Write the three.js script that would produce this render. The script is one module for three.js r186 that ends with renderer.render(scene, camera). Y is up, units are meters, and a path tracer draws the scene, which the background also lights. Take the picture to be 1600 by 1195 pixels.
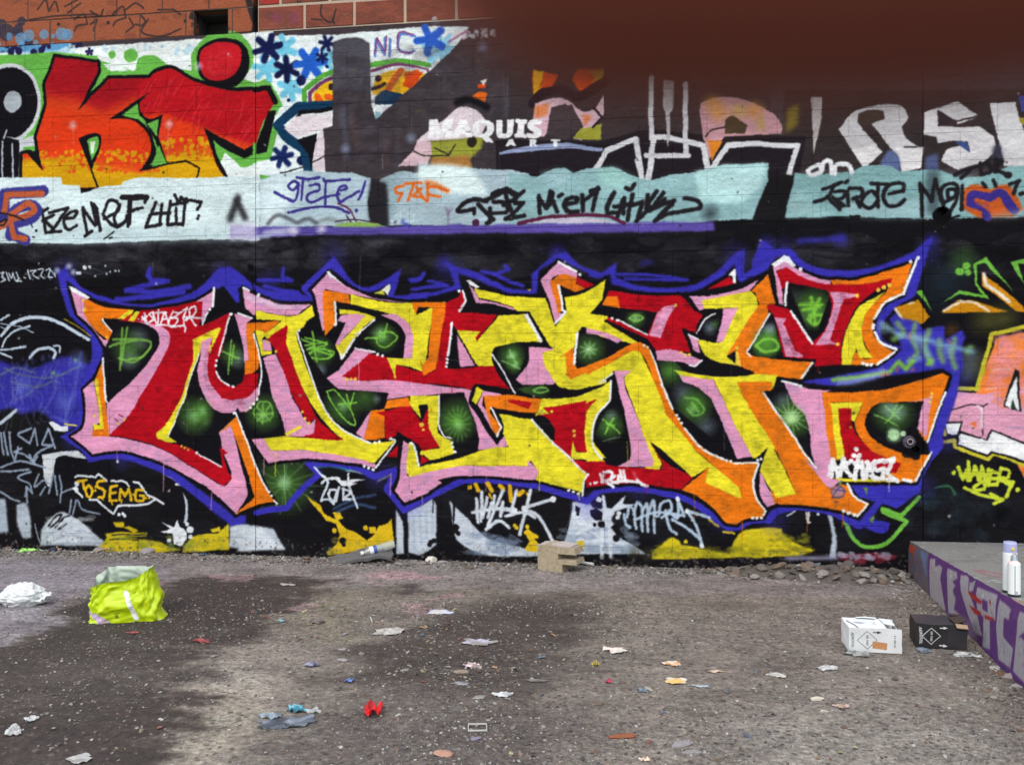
import * as THREE from 'three';
import { mergeGeometries, mergeVertices } from 'three/addons/utils/BufferGeometryUtils.js';
import { ImprovedNoise } from 'three/addons/math/ImprovedNoise.js';
import { MarchingCubes } from 'three/addons/objects/MarchingCubes.js';
import { RoundedBoxGeometry } from 'three/addons/geometries/RoundedBoxGeometry.js';

// ---------------------------------------------------------------- camera
const scene = new THREE.Scene();
const F = 1387, CAM_Y = 1.37;                        // focal length in photo pixels (1600 wide), eye height
const camera = new THREE.PerspectiveCamera(2 * Math.atan(597.5 / F) * 180 / Math.PI, 1600 / 1195, 0.004, 400);
camera.position.set(0, CAM_Y, 0);
camera.lookAt(0, CAM_Y, -10);
camera.focus = 6.2;
camera.userData.fStop = camera.getFocalLength() / 2.5;  // a lens opening of 2.5 mm, as a phone has
camera.updateMatrixWorld(true);

// ---------------------------------------------------------------- sky: flat overcast
{
  const W = 64, H = 32, data = new Float32Array(W * H * 4);
  for (let j = 0; j < H; j++) for (let i = 0; i < W; i++) {
    const up = Math.sin(((j + 0.5) / H - 0.5) * Math.PI), k = up < 0 ? 0.42 : (1 + 2 * up) / 3 * 0.62 + 0.36, o = (j * W + i) * 4;
    data[o] = 0.95 * k; data[o + 1] = 1.0 * k; data[o + 2] = 1.07 * k; data[o + 3] = 1;
  }
  const sky = new THREE.DataTexture(data, W, H, THREE.RGBAFormat, THREE.FloatType);
  sky.mapping = THREE.EquirectangularReflectionMapping; sky.magFilter = THREE.LinearFilter; sky.needsUpdate = true;
  scene.background = sky; scene.environment = sky;
}
const sun = new THREE.DirectionalLight(0xfff4e6, 0.9);
sun.position.set(-3.5, 9, 6); sun.target.position.set(0, 0, -5);
sun.castShadow = true; sun.shadow.radius = 40; sun.shadow.mapSize.set(2048, 2048);
Object.assign(sun.shadow.camera, { left: -9, right: 9, top: 9, bottom: -9, near: 0.5, far: 40 });
scene.add(sun, sun.target);

const renderer = new THREE.WebGLRenderer({ antialias: true });
renderer.toneMapping = THREE.LinearToneMapping;
renderer.toneMappingExposure = 1.85;
renderer.shadowMap.enabled = true; renderer.shadowMap.type = THREE.PCFSoftShadowMap;
renderer.setSize(1024, 764);

// ---------------------------------------------------------------- helpers
let seed = 7;
const rnd = () => { seed = (seed + 0x6d2b79f5) | 0; let t = Math.imul(seed ^ (seed >>> 15), 1 | seed); t = (t + Math.imul(t ^ (t >>> 7), 61 | t)) ^ t; return ((t ^ (t >>> 14)) >>> 0) / 4294967296; };
const R = (a, b) => a + (b - a) * rnd();
const perlin = new ImprovedNoise();
const fbm = (x, y, z = 0, n = 4) => { let s = 0, a = 0.5; for (let i = 0; i < n; i++) { s += a * perlin.noise(x, y, z + i * 7.3); x *= 2.03; y *= 2.03; z *= 2.03; a *= 0.5; } return s; };
const names = new Map();
const numbered = (n) => { const k = names.get(n) ?? 0; names.set(n, k + 1); return k ? n + '_' + String(k).padStart(3, '0') : n; };
function tag(o, label, category, group, kind) {
  if (label) o.userData.label = label;
  if (category) o.userData.category = category;
  if (group) o.userData.group = group;
  if (kind) o.userData.kind = kind;
  return o;
}
function lit(o) { o.castShadow = o.receiveShadow = true; return o; }
function top(name, geometry, material) { const o = lit(new THREE.Mesh(geometry, material)); o.name = numbered(name); scene.add(o); return o; }
function root(name, x = 0, y = 0, z = 0, turn = 0) { const o = new THREE.Group(); o.name = numbered(name); o.position.set(x, y, z); o.rotation.y = turn; scene.add(o); return o; }
function part(name, geometry, material, parent) { const o = lit(new THREE.Mesh(geometry, material)); o.name = name; parent.add(o); return o; }
const std = (color, roughness = 0.85, more = {}) => new THREE.MeshStandardMaterial({ color: new THREE.Color(...color), roughness, ...more });

// the wall stands turned a little, its right end nearer; a photo pixel <-> a place on it or on the ground
const D0 = 6.73, TURN = 8.1 * Math.PI / 180, CT = Math.cos(TURN), ST = Math.sin(TURN);
function onWall(px, py) { const xr = (px - 800) / F, u = xr * D0 / (CT + xr * ST); return [u, CAM_Y - (py - 597.5) / F * (D0 - u * ST)]; }
function onGround(px, py, h = 0) { const d = F * (CAM_Y - h) / (py - 597.5); return [(px - 800) / F * d, -d]; }
const wallToWorld = (u, v, out = 0) => [u * CT + out * -ST, v, -D0 + u * ST + out * CT];
// ---------------------------------------------------------------- the paint on the wall, drawn on one canvas in wall metres
const U0 = -4.5, U1 = 4.03, V0 = -0.12, V1 = 4.14, PX = 2048 / (U1 - U0), CW = 2048, CH = Math.round((V1 - V0) * PX);
const wallCanvas = document.createElement('canvas'); wallCanvas.width = CW; wallCanvas.height = CH;
let ctx = wallCanvas.getContext('2d');
let OX = 0, OY = 0, SC = 1;                           // where the tracing's own grid lies on the photo
const tile = (x, y, s) => { OX = x; OY = y; SC = s; };
let place = (x, y) => { const [u, v] = onWall(OX + x * SC, OY + y * SC); return [(u - U0) * PX, (V1 - v) * PX]; };
let wide = (w) => w * SC * PX / 206;
// '10,20 ~30,40 ...': straight corners, ~ marks a point that the outline passes through smoothly
function outline(text, closed) {
  const p = text.trim().split(/\s+/).map((t) => { const s = t[0] === '~', [x, y] = (s ? t.slice(1) : t).split(',').map(Number); return { x, y, s }; });
  const n = p.length, at = (i) => closed ? p[(i + n) % n] : p[Math.max(0, Math.min(n - 1, i))], out = [];
  for (let i = 0; i < (closed ? n : n - 1); i++) {
    const a = at(i), b = at(i + 1);
    if (!a.s && !b.s) { out.push(place(a.x, a.y)); continue; }
    const z = at(i - 1), c = at(i + 2), t = (m, q, w, end) => m.s ? [(w.x - q.x) / 2, (w.y - q.y) / 2] : [b.x - a.x, b.y - a.y];
    const ta = t(a, z, b), tb = t(b, a, c), steps = 8;
    const L = Math.hypot(b.x - a.x, b.y - a.y), lim = (v) => { const l = Math.hypot(...v); return l > L ? [v[0] * L / l, v[1] * L / l] : v; };
    const [ax, ay] = lim(ta), [bx, by] = lim(tb);
    for (let k = 0; k < steps; k++) {
      const s = k / steps, h1 = 2 * s ** 3 - 3 * s * s + 1, h2 = s ** 3 - 2 * s * s + s, h3 = -2 * s ** 3 + 3 * s * s, h4 = s ** 3 - s * s;
      out.push(place(h1 * a.x + h2 * ax + h3 * b.x + h4 * bx, h1 * a.y + h2 * ay + h3 * b.y + h4 * by));
    }
  }
  if (!closed) out.push(place(p[n - 1].x, p[n - 1].y));
  return out;
}
function path(pts, closed) { ctx.beginPath(); pts.forEach(([x, y], i) => (i ? ctx.lineTo(x, y) : ctx.moveTo(x, y))); if (closed) ctx.closePath(); }
function soften(pts, soft, w = 0) {                   // a blurred edge, worked out only where it lies
  const q = wide(soft), m = q * 3 + wide(w) + 2, xs = pts.map((p) => p[0]), ys = pts.map((p) => p[1]), x = Math.min(...xs) - m, y = Math.min(...ys) - m;
  ctx.beginPath(); ctx.rect(x, y, Math.max(...xs) + m - x, Math.max(...ys) + m - y); ctx.clip(); ctx.filter = 'blur(' + q + 'px)';
}
function fill(color, text, soft = 0, alpha = 1) { ctx.save(); ctx.globalAlpha = alpha; const pts = outline(text, true); if (soft) soften(pts, soft); path(pts, true); ctx.fillStyle = color; ctx.fill(); ctx.restore(); }
function line(color, w, text, soft = 0, alpha = 1) {
  ctx.save(); ctx.globalAlpha = alpha; const pts = outline(text, false); if (soft) soften(pts, soft, w);
  path(pts, false); ctx.strokeStyle = color; ctx.lineWidth = wide(w); ctx.lineCap = ctx.lineJoin = 'round'; ctx.stroke(); ctx.restore();
}
function lines(color, w, list, soft = 0, alpha = 1) { for (const t of list.split('|')) line(color, w, t, soft, alpha); }
function dots(color, r, text, alpha = 1) { for (const t of text.trim().split(/\s+/)) { const [x, y] = place(...t.split(',').map(Number)); ctx.globalAlpha = alpha; ctx.beginPath(); ctx.arc(x, y, wide(r), 0, 7); ctx.fillStyle = color; ctx.fill(); ctx.globalAlpha = 1; } }
function glow(color, r, text, alpha = 1) {
  for (const t of text.trim().split(/\s+/)) {
    const [x, y] = place(...t.split(',').map(Number)), q = wide(r), g = ctx.createRadialGradient(x, y, 0, x, y, q);
    const c = (a) => 'rgba(' + color + ',' + a * alpha + ')';
    g.addColorStop(0, c(1)); g.addColorStop(0.45, c(0.55)); g.addColorStop(1, c(0)); ctx.fillStyle = g; ctx.fillRect(x - q, y - q, 2 * q, 2 * q);
  }
}
function inside(text, draw) { ctx.save(); path(outline(text, true), true); ctx.clip(); draw(); ctx.restore(); }
function blotch(color, box, n, r0, r1, alpha = 1, stretch = 1) {
  const [x0, y0, x1, y1] = box; ctx.save(); ctx.globalAlpha = alpha; ctx.fillStyle = color;
  for (let i = 0; i < n; i++) { const [x, y] = place(R(x0, x1), R(y0, y1)), r = wide(R(r0, r1)); ctx.beginPath(); ctx.ellipse(x, y, r * stretch, r, R(-0.3, 0.3), 0, 7); ctx.fill(); }
  ctx.restore();
}
const A = 400 / 1593;
const K = '#131217', YEL = '#f0e430', ORA = '#f27c16', RED = '#b80d1d', PNK = '#e49bc0', BLU = '#3833b0', WHI = '#f3f7fb', DOT = '#f4d348', GRN = '#6cc33f';

// -- ground coat: black below, plum grey above
tile(0, 0, 1);
fill('#141317', '-80,340 1700,330 1700,960 -80,960');
fill('#423a3e', '-80,40 1700,-20 1700,300 -80,300');
blotch('#34333b', [-40, 372, 1640, 425], 260, 3, 14, 0.25, 2.4);
blotch('#56545c', [-40, 374, 700, 415], 130, 3, 10, 0.16, 2.2);
blotch('#0c0b10', [-40, 380, 1640, 700], 300, 5, 22, 0.25, 2.4);
blotch('#22262e', [-40, 620, 1640, 870], 200, 5, 22, 0.2, 2.2);

// -- upper left: the red and orange letters on white and green
tile(0, 0, A);
fill('#eef8f6', '-300,330 0,330 500,292 1220,243 1700,190 1700,1140 -300,1140');
fill('#62a8dc', '-200,210 200,165 440,230 430,320 0,330 -200,330', 6, 0.9);
blotch('#bfe0ee', [300, 280, 1200, 330], 26, 8, 26, 0.8);
fill('#1d1c40', '90,70 160,60 170,120 110,130'); fill('#1d1c40', '0,80 50,120 30,200 -60,200');
for (const [x, y, r] of [[295, 195, 60], [85, 285, 62], [240, 350, 60], [285, 265, 40], [478, 262, 32], [555, 320, 24]]) for (let k = 0; k < 5; k++) dots('#22204a', r * 0.42, (x + Math.cos(k * 1.26 + x) * r * 0.7) + ',' + (y + Math.sin(k * 1.26 + x) * r * 0.7) + ' ' + x + ',' + y);
fill('#69b84c', '-200,360 340,322 600,345 620,380 ~730,400 ~830,440 ~860,360 ~960,345 ~1030,400 1090,425 1190,440 1185,330 ~1290,215 ~1430,185 ~1545,260 ~1580,380 1510,490 1600,520 1600,1040 1500,1040 1400,950 1330,1115 -200,1115');
dots('#69b84c', 26, '695,340'); dots('#69b84c', 48, '810,345');
fill('#e6f2f0', '1400,960 1500,1050 1600,1010 1600,1140 1340,1140'); fill('#e6f2f0', '640,400 720,390 800,440 690,440');
// the ball and its post
for (const [c, x, y] of [['#cfd4da', 240, 268], [K, 215, 242]]) { ctx.save(); ctx.fillStyle = c; const [a, b] = place(50, 640); ctx.beginPath(); ctx.ellipse(a, b, wide(x), wide(y), 0, 0, 7); ctx.fill(); ctx.restore(); }
fill('#cfd4da', '-60,840 140,860 215,840 225,905 140,915 132,1120 -60,1120'); fill(K, '-60,830 118,870 112,1120 -60,1120');
lines('#b9c4d2', 12, '12,880 12,1100|72,890 76,1110|20,860 38,810');
ctx.save(); { const [a, b] = place(76, 632); ctx.fillStyle = '#a7b0b8'; ctx.beginPath(); ctx.ellipse(a, b, wide(66), wide(73), 0.2, 0, 7); ctx.fill(); } ctx.restore();
// letters
const kShape = '280,520 345,355 605,390 610,440 480,690 675,490 930,485 ~960,455 ~1060,430 1200,500 ~1400,560 1593,560 1665,558 1712,640 ~1650,760 1600,890 1520,935 1270,795 ~1310,920 ~1350,1030 1400,1112 1222,1112 1235,1048 1150,1005 1040,1020 985,860 1005,715 ~930,740 ~880,700 ~870,640 930,570 680,740 ~820,745 ~920,840 ~930,960 870,1060 1040,1022 1150,1008 1232,1050 1222,1112 600,1170 135,1160 135,960 180,950 255,1060 225,850 290,640';
line(K, 46, kShape + ' 280,520');
line(K, 52, '1290,810 1400,900 1520,960 1600,920 1680,760 1712,650'); line(K, 40, '1290,800 ~1330,960 1400,1110');
line(K, 46, '600,460 480,690'); line(K, 60, '900,520 690,735'); line(K, 40, '925,860 ~950,960 880,1055');
inside(kShape, () => {
  fill('#dd431c', '-100,200 1800,200 1800,1200 -100,1200');
  fill('#a3141f', '200,300 960,300 960,560 640,700 450,610 280,600', 30); fill('#e23c17', '200,650 480,690 680,740 990,700 1300,790 1300,960 200,960', 26);
  fill('#b8151f', '860,400 1720,400 1720,960 1250,790 1000,700 860,730', 14);
  for (let i = 0; i < 130; i++) { const x = R(920, 1640), y = R(450, 860) + (x - 920) * 0.12; line(rnd() < 0.5 ? '#d8434a' : '#8e1019', R(3, 8), x + ',' + y + ' ' + (x - R(20, 60)) + ',' + (y + R(50, 120)), 0, 0.5); }
  fill('#d9a412', '-100,1010 250,985 430,985 700,1040 880,1080 930,1020 1060,960 1290,920 1420,1112 1420,1240 -100,1240', 10);
  for (let i = 0; i < 260; i++) { const x = R(240, 1340), up = x > 1000 ? 930 : 1010, y = up + R(-70, 60); dots(y > up + R(-25, 25) ? '#e0551a' : '#d9a412', R(5, 17), x + ',' + y, 0.8); }
});
fill(K, '485,862 ~560,832 ~622,845 ~620,920 565,1065'); fill('#69b84c', '540,870 ~600,850 ~612,900 570,1000'); fill('#dff0dc', '560,880 595,880 580,950 568,960');
line(K, 14, '565,1050 605,1168'); line(K, 12, '870,1060 1045,1018 1150,1002 1238,1048 1224,1108'); fill(K, '160,948 232,930 262,1060');
fill(K, '1005,715 985,860 1040,1015 1010,1010 960,870 900,760'); fill('#69b84c', '910,770 985,740 975,850'); fill('#69b84c', '760,718 855,645 865,715 900,750'); fill('#69b84c', '985,900 1035,1015 940,1035');
fill(K, '1222,400 ~1240,300 ~1360,238 ~1500,260 ~1555,380 ~1500,510 ~1370,550 ~1250,480'); fill('#c31d28', '1238,400 ~1255,310 ~1360,262 ~1480,280 ~1502,370 ~1460,460 ~1360,505 ~1265,470');
for (let i = 0; i < 26; i++) { const a = R(0, 6.2), r = R(20, 100); line('#da4a50', 6, (1370 + Math.cos(a) * r) + ',' + (385 + Math.sin(a) * r) + ' ~' + (1370 + Math.cos(a + 0.4) * r) + ',' + (385 + Math.sin(a + 0.4) * r) + ' ' + (1370 + Math.cos(a + 0.8) * r) + ',' + (385 + Math.sin(a + 0.8) * r), 0, 0.35); }
glow('236,220,240', 40, '450,780 1048,775 1232,412', 0.7); line('#d0b8c8', 8, '452,780 455,900', 3, 0.3); line('#d0b8c8', 8, '1046,780 1043,990', 3, 0.3);

// -- upper middle: stars, arc, plum roller patches
tile(400, 0, A);
fill('#ecf8f8', '30,225 500,215 1100,160 1330,170 1250,290 950,560 740,745 460,1080 30,1120');
fill('#69b84c', '-20,520 75,490 165,650 95,760 130,830 90,990 -20,1010'); fill('#b8151f', '-20,572 70,556 118,640 40,760 0,890 -20,890'); line(K, 34, '-10,556 75,545 120,635'); fill(K, '75,690 128,685 ~95,800 62,945 0,962 0,900');
const star = (c, x, y, r, n = 6) => { for (let k = 0; k < n; k++) { const a = k * 6.283 / n + x; line(c, r * 0.56, x + ',' + y + ' ' + (x + Math.cos(a) * r) + ',' + (y + Math.sin(a) * r), 3); } };
star('#74cbe6', 170, 300, 75); star('#74cbe6', 62, 425, 72); star('#74cbe6', 215, 545, 72); star('#74cbe6', 440, 370, 60); star('#8fd0ea', 1150, 300, 95);
star('#151d4c', 72, 300, 78); star('#131a40', 190, 430, 72); star('#2460cc', 335, 395, 88); star('#151d4c', 440, 270, 44); star('#151d4c', 412, 355, 36); dots('#151d4c', 32, '280,502'); dots('#151d4c', 12, '202,620 440,415');
star('#2a5ec8', 1085, 245, 85, 5); star('#17275f', 160, 975, 62); dots('#151d4c', 34, '285,1000');
lines('#6a86cc', 18, '740,350 745,245 800,340 805,235|830,350 835,240|985,225 ~900,215 ~885,310 ~950,330 985,315'); lines('#8b3b72', 9, '735,335 752,235 805,325 815,225|975,215 ~890,205 ~890,320 ~975,325');
line('#57a83e', 34, '300,640 300,560 ~400,480 480,445'); line('#57a83e', 34, '715,405 ~880,380 1070,405'); line('#743a66', 26, '335,640 335,580 ~400,520 480,480'); line('#743a66', 22, '720,440 ~880,400 1065,440');
fill('#f1c11f', '350,640 355,580 ~420,520 482,500 482,620'); fill('#e4e8ea', '740,470 ~880,410 1065,440 1050,470 ~880,430 745,490'); fill('#f1b51c', '720,590 745,470 ~880,435 1062,465 935,582');
for (const p of ['380,600 400,630', '440,600 475,610', '940,470 1000,455 990,510 930,520', '820,560 870,480 900,440']) line('#e8601c', 40, p); fill('#d94a1a', '920,450 1040,450 1000,520 960,560 925,520'); line('#2a1a20', 22, '725,555 ~770,540 800,520'); dots('#2a1a20', 22, '760,490 470,540');
fill('#17324f', '735,610 ~800,560 930,590 860,650 740,650'); line('#123a58', 62, '480,655 260,665 130,780 ~200,860 300,930 325,1070'); line(K, 26, '465,680 275,700 225,790');
fill('#e2d9df', '170,800 250,725 465,700 472,785 250,862'); fill(K, '250,870 380,830 340,1060 325,960'); fill('#e0d3da', '370,880 395,820 440,800 430,1062 350,1062'); line(K, 8, '350,1010 440,960');
const plum = '#3f383d';
fill(plum, '478,262 ~560,238 ~650,242 705,270 715,640 740,745 860,640 950,560 1250,285 1345,190 1700,180 1700,1112 430,1075 418,800 478,780'); fill('#50505a', '478,262 ~560,238 ~650,242 705,270 705,560 478,560', 8, 0.8);
fill('#8cc0cc', '740,690 775,700 775,720 738,745'); fill('#dcdce4', '790,660 835,660 785,705');
blotch('#5b5560', [480, 300, 1500, 1040], 170, 6, 40, 0.13, 1.8); blotch('#2a252a', [480, 300, 1700, 1040], 190, 6, 42, 0.16, 1.8); for (let i = 0; i < 46; i++) { const x = R(490, 1560), y = R(300, 900); line(['#2a252a', '#5f5964', '#3a3c48', '#6a4a44'][i % 4], R(8, 40), x + ',' + y + ' ' + (x + R(-30, 30)) + ',' + (y + R(40, 220)), 8, 0.22); } for (let i = 0; i < 26; i++) { const x = R(500, 1400), y = R(330, 900); line(['#8a4a2a', '#8a8a3a', '#b07a86', '#3a5a6a'][i % 4], R(4, 12), x + ',' + y + ' ' + (x + R(10, 40)) + ',' + (y + R(-10, 10)), 4, 0.22); } lines('#7f8da8', 22, '545,650 560,1000|530,690 530,760|1560,500 1560,720', 14, 0.35); glow('150,170,205', 46, '555,930 960,860 1408,290 1120,118', 0.6);
line('#2c2930', 10, '480,960 ~800,950 ~1000,980 1350,960', 3, 0.8); line('#2c2930', 10, '480,640 1000,620', 4, 0.5); line('#2c2930', 14, '860,600 850,930', 8, 0.4);
fill('#e5691f', '1340,600 ~1390,568 1440,580 1425,635'); fill('#d94a1a', '1380,520 1430,520 1430,545 1380,545'); fill('#e8e4e2', '1395,500 1440,490 1415,530'); line(K, 44, '1250,640 ~1330,620 1440,670', 8, 0.9);
fill('#dccfd6', '1170,745 ~1270,665 ~1380,690 1440,760 1400,860 1000,880 1020,850'); fill('#9a9e3a', '1080,880 1420,855 1400,930 1330,985 1090,990', 6); fill('#d9bac4', '1000,870 1090,880 1090,960 1060,1030 880,1035 980,940'); fill('#a9763a', '1080,985 1330,960 1345,1060 1090,1040', 6); dots('#2b2420', 34, '1345,885'); lines('#34302a', 9, '1110,920 1200,960 1240,900|980,940 ~1050,970 1200,965');
for (let i = 0; i < 70; i++) { const x = R(1180, 1490), y = 222 - (x - 1180) * 0.06 + R(-26, 26); dots('#e6e2e6', R(4, 15), x + ',' + y, R(0.3, 0.9)); } line('#8b3b72', 14, '1200,260 1310,195', 3, 0.7);
// the stencilled name
function word(text, x, y, w, h, color, font = 'bold 100px sans-serif', turn = 0) {
  const [a, b] = place(x, y), [c, d] = place(x + w, y), [, e] = place(x, y + h); ctx.save(); ctx.translate(a, b); ctx.rotate(Math.atan2(d - b, c - a) + turn); ctx.font = font;
  const m = ctx.measureText(text); ctx.scale((c - a) / m.width, (e - b) / 74); ctx.fillStyle = color; ctx.strokeStyle = color; ctx.lineWidth = 7; ctx.lineJoin = 'round'; ctx.fillText(text, 0, 74); ctx.strokeText(text, 0, 74); ctx.restore();
}
// -- upper right, behind the finger in the picture
tile(800, 0, A);
fill('#393235', '-20,150 1610,100 1610,900 -20,900'); blotch('#3a3034', [0, 350, 1590, 900], 130, 10, 50, 0.2, 1.6);
fill('#e2521b', '122,445 200,445 290,470 245,545 132,600'); fill('#efb01e', '130,430 165,445 200,440 190,500 160,560 200,520 150,590 135,600'); fill('#e2521b', '370,500 ~420,428 570,425 572,500 440,590'); fill('#d9a21e', '470,440 575,425 570,515 500,540 520,470');
line('#1d1a24', 60, '130,640 ~200,575 ~320,565 ~420,600 575,510');
fill('#d8b3c0', '130,750 145,640 ~300,608 ~440,690 520,675 570,590 578,700 545,770 560,740 430,870 380,862 445,790 ~390,690 330,648 245,668 240,800 200,850 130,850'); fill('#dd7a3c', '140,660 230,640 220,720 140,740', 6, 0.8); fill('#dd7a3c', '440,700 500,720 450,790', 6, 0.8); fill('#443a3e', '245,668 370,652 440,770 345,872 215,832'); fill('#9a9a38', '430,800 560,770 555,872 380,860'); line('#1d1a24', 14, '510,670 562,730 505,790');
fill('#221d22', '-100,870 560,880 780,810 880,800 1190,840 1220,990 1320,850 1640,840 1640,1130 -100,1130');
fill('#8f9cc0', '-80,950 ~100,908 ~330,890 570,925 560,945 ~300,925 -80,965'); lines('#d5d7db', 34, '525,1050 590,940 770,862 812,1120|850,1120 885,850 ~1000,860 1190,905 1222,1050|1245,1050 1345,900 1600,895'); fill('#2a2126', '1180,640 1300,600 1593,680 1593,700');
fill('#c4949c', '1175,645 ~1290,600 ~1450,620 1600,690 1600,838 1320,850 1230,990 1190,860 1170,700'); glow('214,150,70', 80, '1290,700 1510,690 1250,640', 0.8); glow('190,160,70', 70, '1410,690 1570,770', 0.8); fill('#4a3d2c', '1330,740 ~1370,722 1465,780 1450,832 1325,832'); fill('#d9822a', '1215,870 1310,870 1245,1000'); line('#2b2224', 9, '1205,850 ~1250,810 1330,790');
lines('#cfcfd4', 30, '868,480 866,860|1082,520 1082,945|835,968 1100,968'); fill('#b4b0b4', '940,500 1010,500 1005,680 985,700 985,850 966,925 955,700 940,660'); dots('#3a2a2c', 14, '1380,1270');
tile(1200, 0, A);
fill('#352d2f', '100,560 1650,560 1650,1040 100,1060'); blotch('#2d2727', [100, 600, 1600, 1000], 90, 10, 44, 0.25, 1.5);
fill('#c4949c', '-20,690 ~40,710 ~90,790 85,832 -20,835'); fill('#7a6a2c', '120,690 200,640 190,780 110,830', 10); fill('#221d22', '-20,840 245,850 200,1070 -20,1080'); lines('#d5d7db', 32, '-20,898 190,905 130,1090');
fill('#b9b2b2', '270,600 340,600 335,720 285,965'); const silver = '#c6c5c8';
fill(silver, '600,1045 440,800 ~530,700 ~690,650 ~830,655 ~872,730 835,790 ~860,850 970,935 960,1040 835,1075 820,985 640,770 725,745 ~715,690 ~640,680 565,710 560,760 ~640,860 712,945'); fill('#dcdadb', '520,930 640,910 712,945 600,1045'); fill('#dedcde', '800,920 972,918 960,1040 835,1075'); line('#302a2c', 8, '850,915 930,915');
fill('#3b3430', '565,710 ~640,680 ~720,700 720,745 640,770 600,790 560,760');
fill(silver, '1060,670 1190,630 1305,720 1180,745 1150,735 1060,680'); fill('#d4d3d6', '975,700 1060,665 1060,785 1320,790 1410,850 ~1415,940 1330,1020 ~1200,1060 1080,1000 ~1120,930 1200,905 1260,950 1250,880 1160,875 1060,890 1050,850 975,840'); fill('#d8d7d9', '1180,755 1300,735 1180,770'); fill('#2a2730', '1065,680 1150,735 1120,770 1060,780'); fill('#3c4f86', '1165,880 1240,880 1258,950 1195,905'); 
fill('#d2d2d6', '1380,640 1545,635 1560,720 1640,900 1640,1040 1475,1035 1435,870'); fill('#3f4a9a', '1565,600 1640,600 1640,700 1580,690'); fill('#9a8f3a', '1560,730 1640,740 1640,800 1575,770'); fill('#39394a', '1400,920 1440,890 1470,1000 1400,1010', 8);
fill('#5d6d9a', '700,1000 ~760,935 ~820,990 820,1075 700,1050', 6); fill('#56659a', '985,980 1060,950 1070,1160 985,1150', 8, 0.8);

tile(0, 0, 1);
word('MAQUIS', 668, 187, 180, 27, '#f2f4f7'); word('A', 791, 218, 15, 10, '#e8ecf0'); word('R', 826, 218, 13, 10, '#e8ecf0'); word('T', 862, 218, 13, 10, '#e8ecf0');
lines('#4b4449', 1, '701,203 706,203|727,206 735,206');

// -- the pale roller band and its tags
tile(0, 250, A);
fill('#dcf0f2', '-300,110 375,108 382,152 497,158 500,214 ~640,165 750,152 770,128 ~900,108 1100,112 ~1300,108 1560,98 1610,100 1610,500 ~1300,492 500,520 -300,515'); fill('#bcd6dd', '-300,400 1600,420 1600,500 500,520 -300,515', 20, 0.5);
tile(400, 250, A);
fill('#b3cbd6', '20,100 ~300,70 470,75 600,80 718,110 715,180 690,250 718,405 20,420'); fill('#dcf0f4', '20,100 190,80 330,110 180,300 150,420 20,420', 30, 0.9); fill('#a9c1cb', '770,120 ~900,70 1010,80 1010,30 1330,50 1593,60 1700,85 1700,410 800,405'); fill('#e0f4f4', '1010,30 ~1200,28 1340,52 1420,150 1440,230 1150,200 1000,110', 14); fill('#7f9aa2', '770,120 900,80 880,300 830,400 800,400', 16, 0.4);
fill('#57a83e', '20,90 90,105 30,120'); line('#2c2f36', 10, '150,80 300,45');
tile(800, 250, A);
fill('#93bcc0', '-20,75 150,105 ~240,60 ~320,48 380,80 ~480,50 ~640,48 ~740,90 800,115 870,125 ~1000,90 1140,75 ~1300,35 1500,18 1600,20 1600,120 1500,370 1270,375 1000,410 -20,405'); fill('#bfe8e8', '1140,70 1300,35 1590,25 1540,180 1420,270 1170,260', 10, 0.9); fill('#a2d2cc', '520,60 640,50 760,110 700,170 560,150', 16, 0.9); fill('#a8cdd6', '180,80 300,60 380,90 330,150 200,140', 16, 0.9); fill('#7aa0a4', '900,260 1300,260 1280,370 900,380', 20, 0.5); glow('30,34,40', 70, '1235,330', 0.7);
lines('#d5d7db', 30, '780,0 808,105|868,0 848,110');
tile(1200, 250, A);
fill('#83aeb0', '170,80 300,90 530,70 ~620,30 ~760,40 820,75 960,60 1080,60 1200,110 1350,100 1500,40 1700,30 1700,350 1000,370 560,352 105,358'); fill('#a3c4cc', '490,250 1000,240 1000,360 480,352', 18, 0.7); fill('#9ec4c8', '1100,110 1300,100 1230,300 1180,350 1090,350', 20, 0.7); fill('#a5c6c8', '120,200 200,190 400,350 110,356', 14, 0.5); lines('#5c8284', 8, '210,90 960,95|105,265 560,260|330,100 330,350', 3, 0.5);
fill('#1b191c', '0,60 165,100 105,360 -98,374 0,125', 3); fill('#22242c', '985,60 1070,50 1075,330 985,340', 14, 0.55); lines('#e2e6ea', 26, '330,75 ~270,95 ~255,60 ~320,30 335,70 ~350,15 ~390,10 400,80|420,85 ~430,30 ~500,30 525,80', 2); fill('#1b191c', '505,345 580,345 575,375 505,375');
fill('#c25a24', '1310,360 1215,300 ~1215,200 ~1270,155 ~1350,165 1390,185 ~1450,155 ~1510,165 ~1570,260 1590,310 1530,350', 3); line('#3b2f86', 48, '1365,355 1355,300 1265,270 ~1275,215 1380,235 ~1450,205 1510,280 1540,310'); line('#cf5a26', 26, '1300,250 1400,320 1470,310', 4, 0.8);
fill('#b9c2cc', '1380,345 1600,310 1600,350 1380,365', 16, 0.6);

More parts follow.
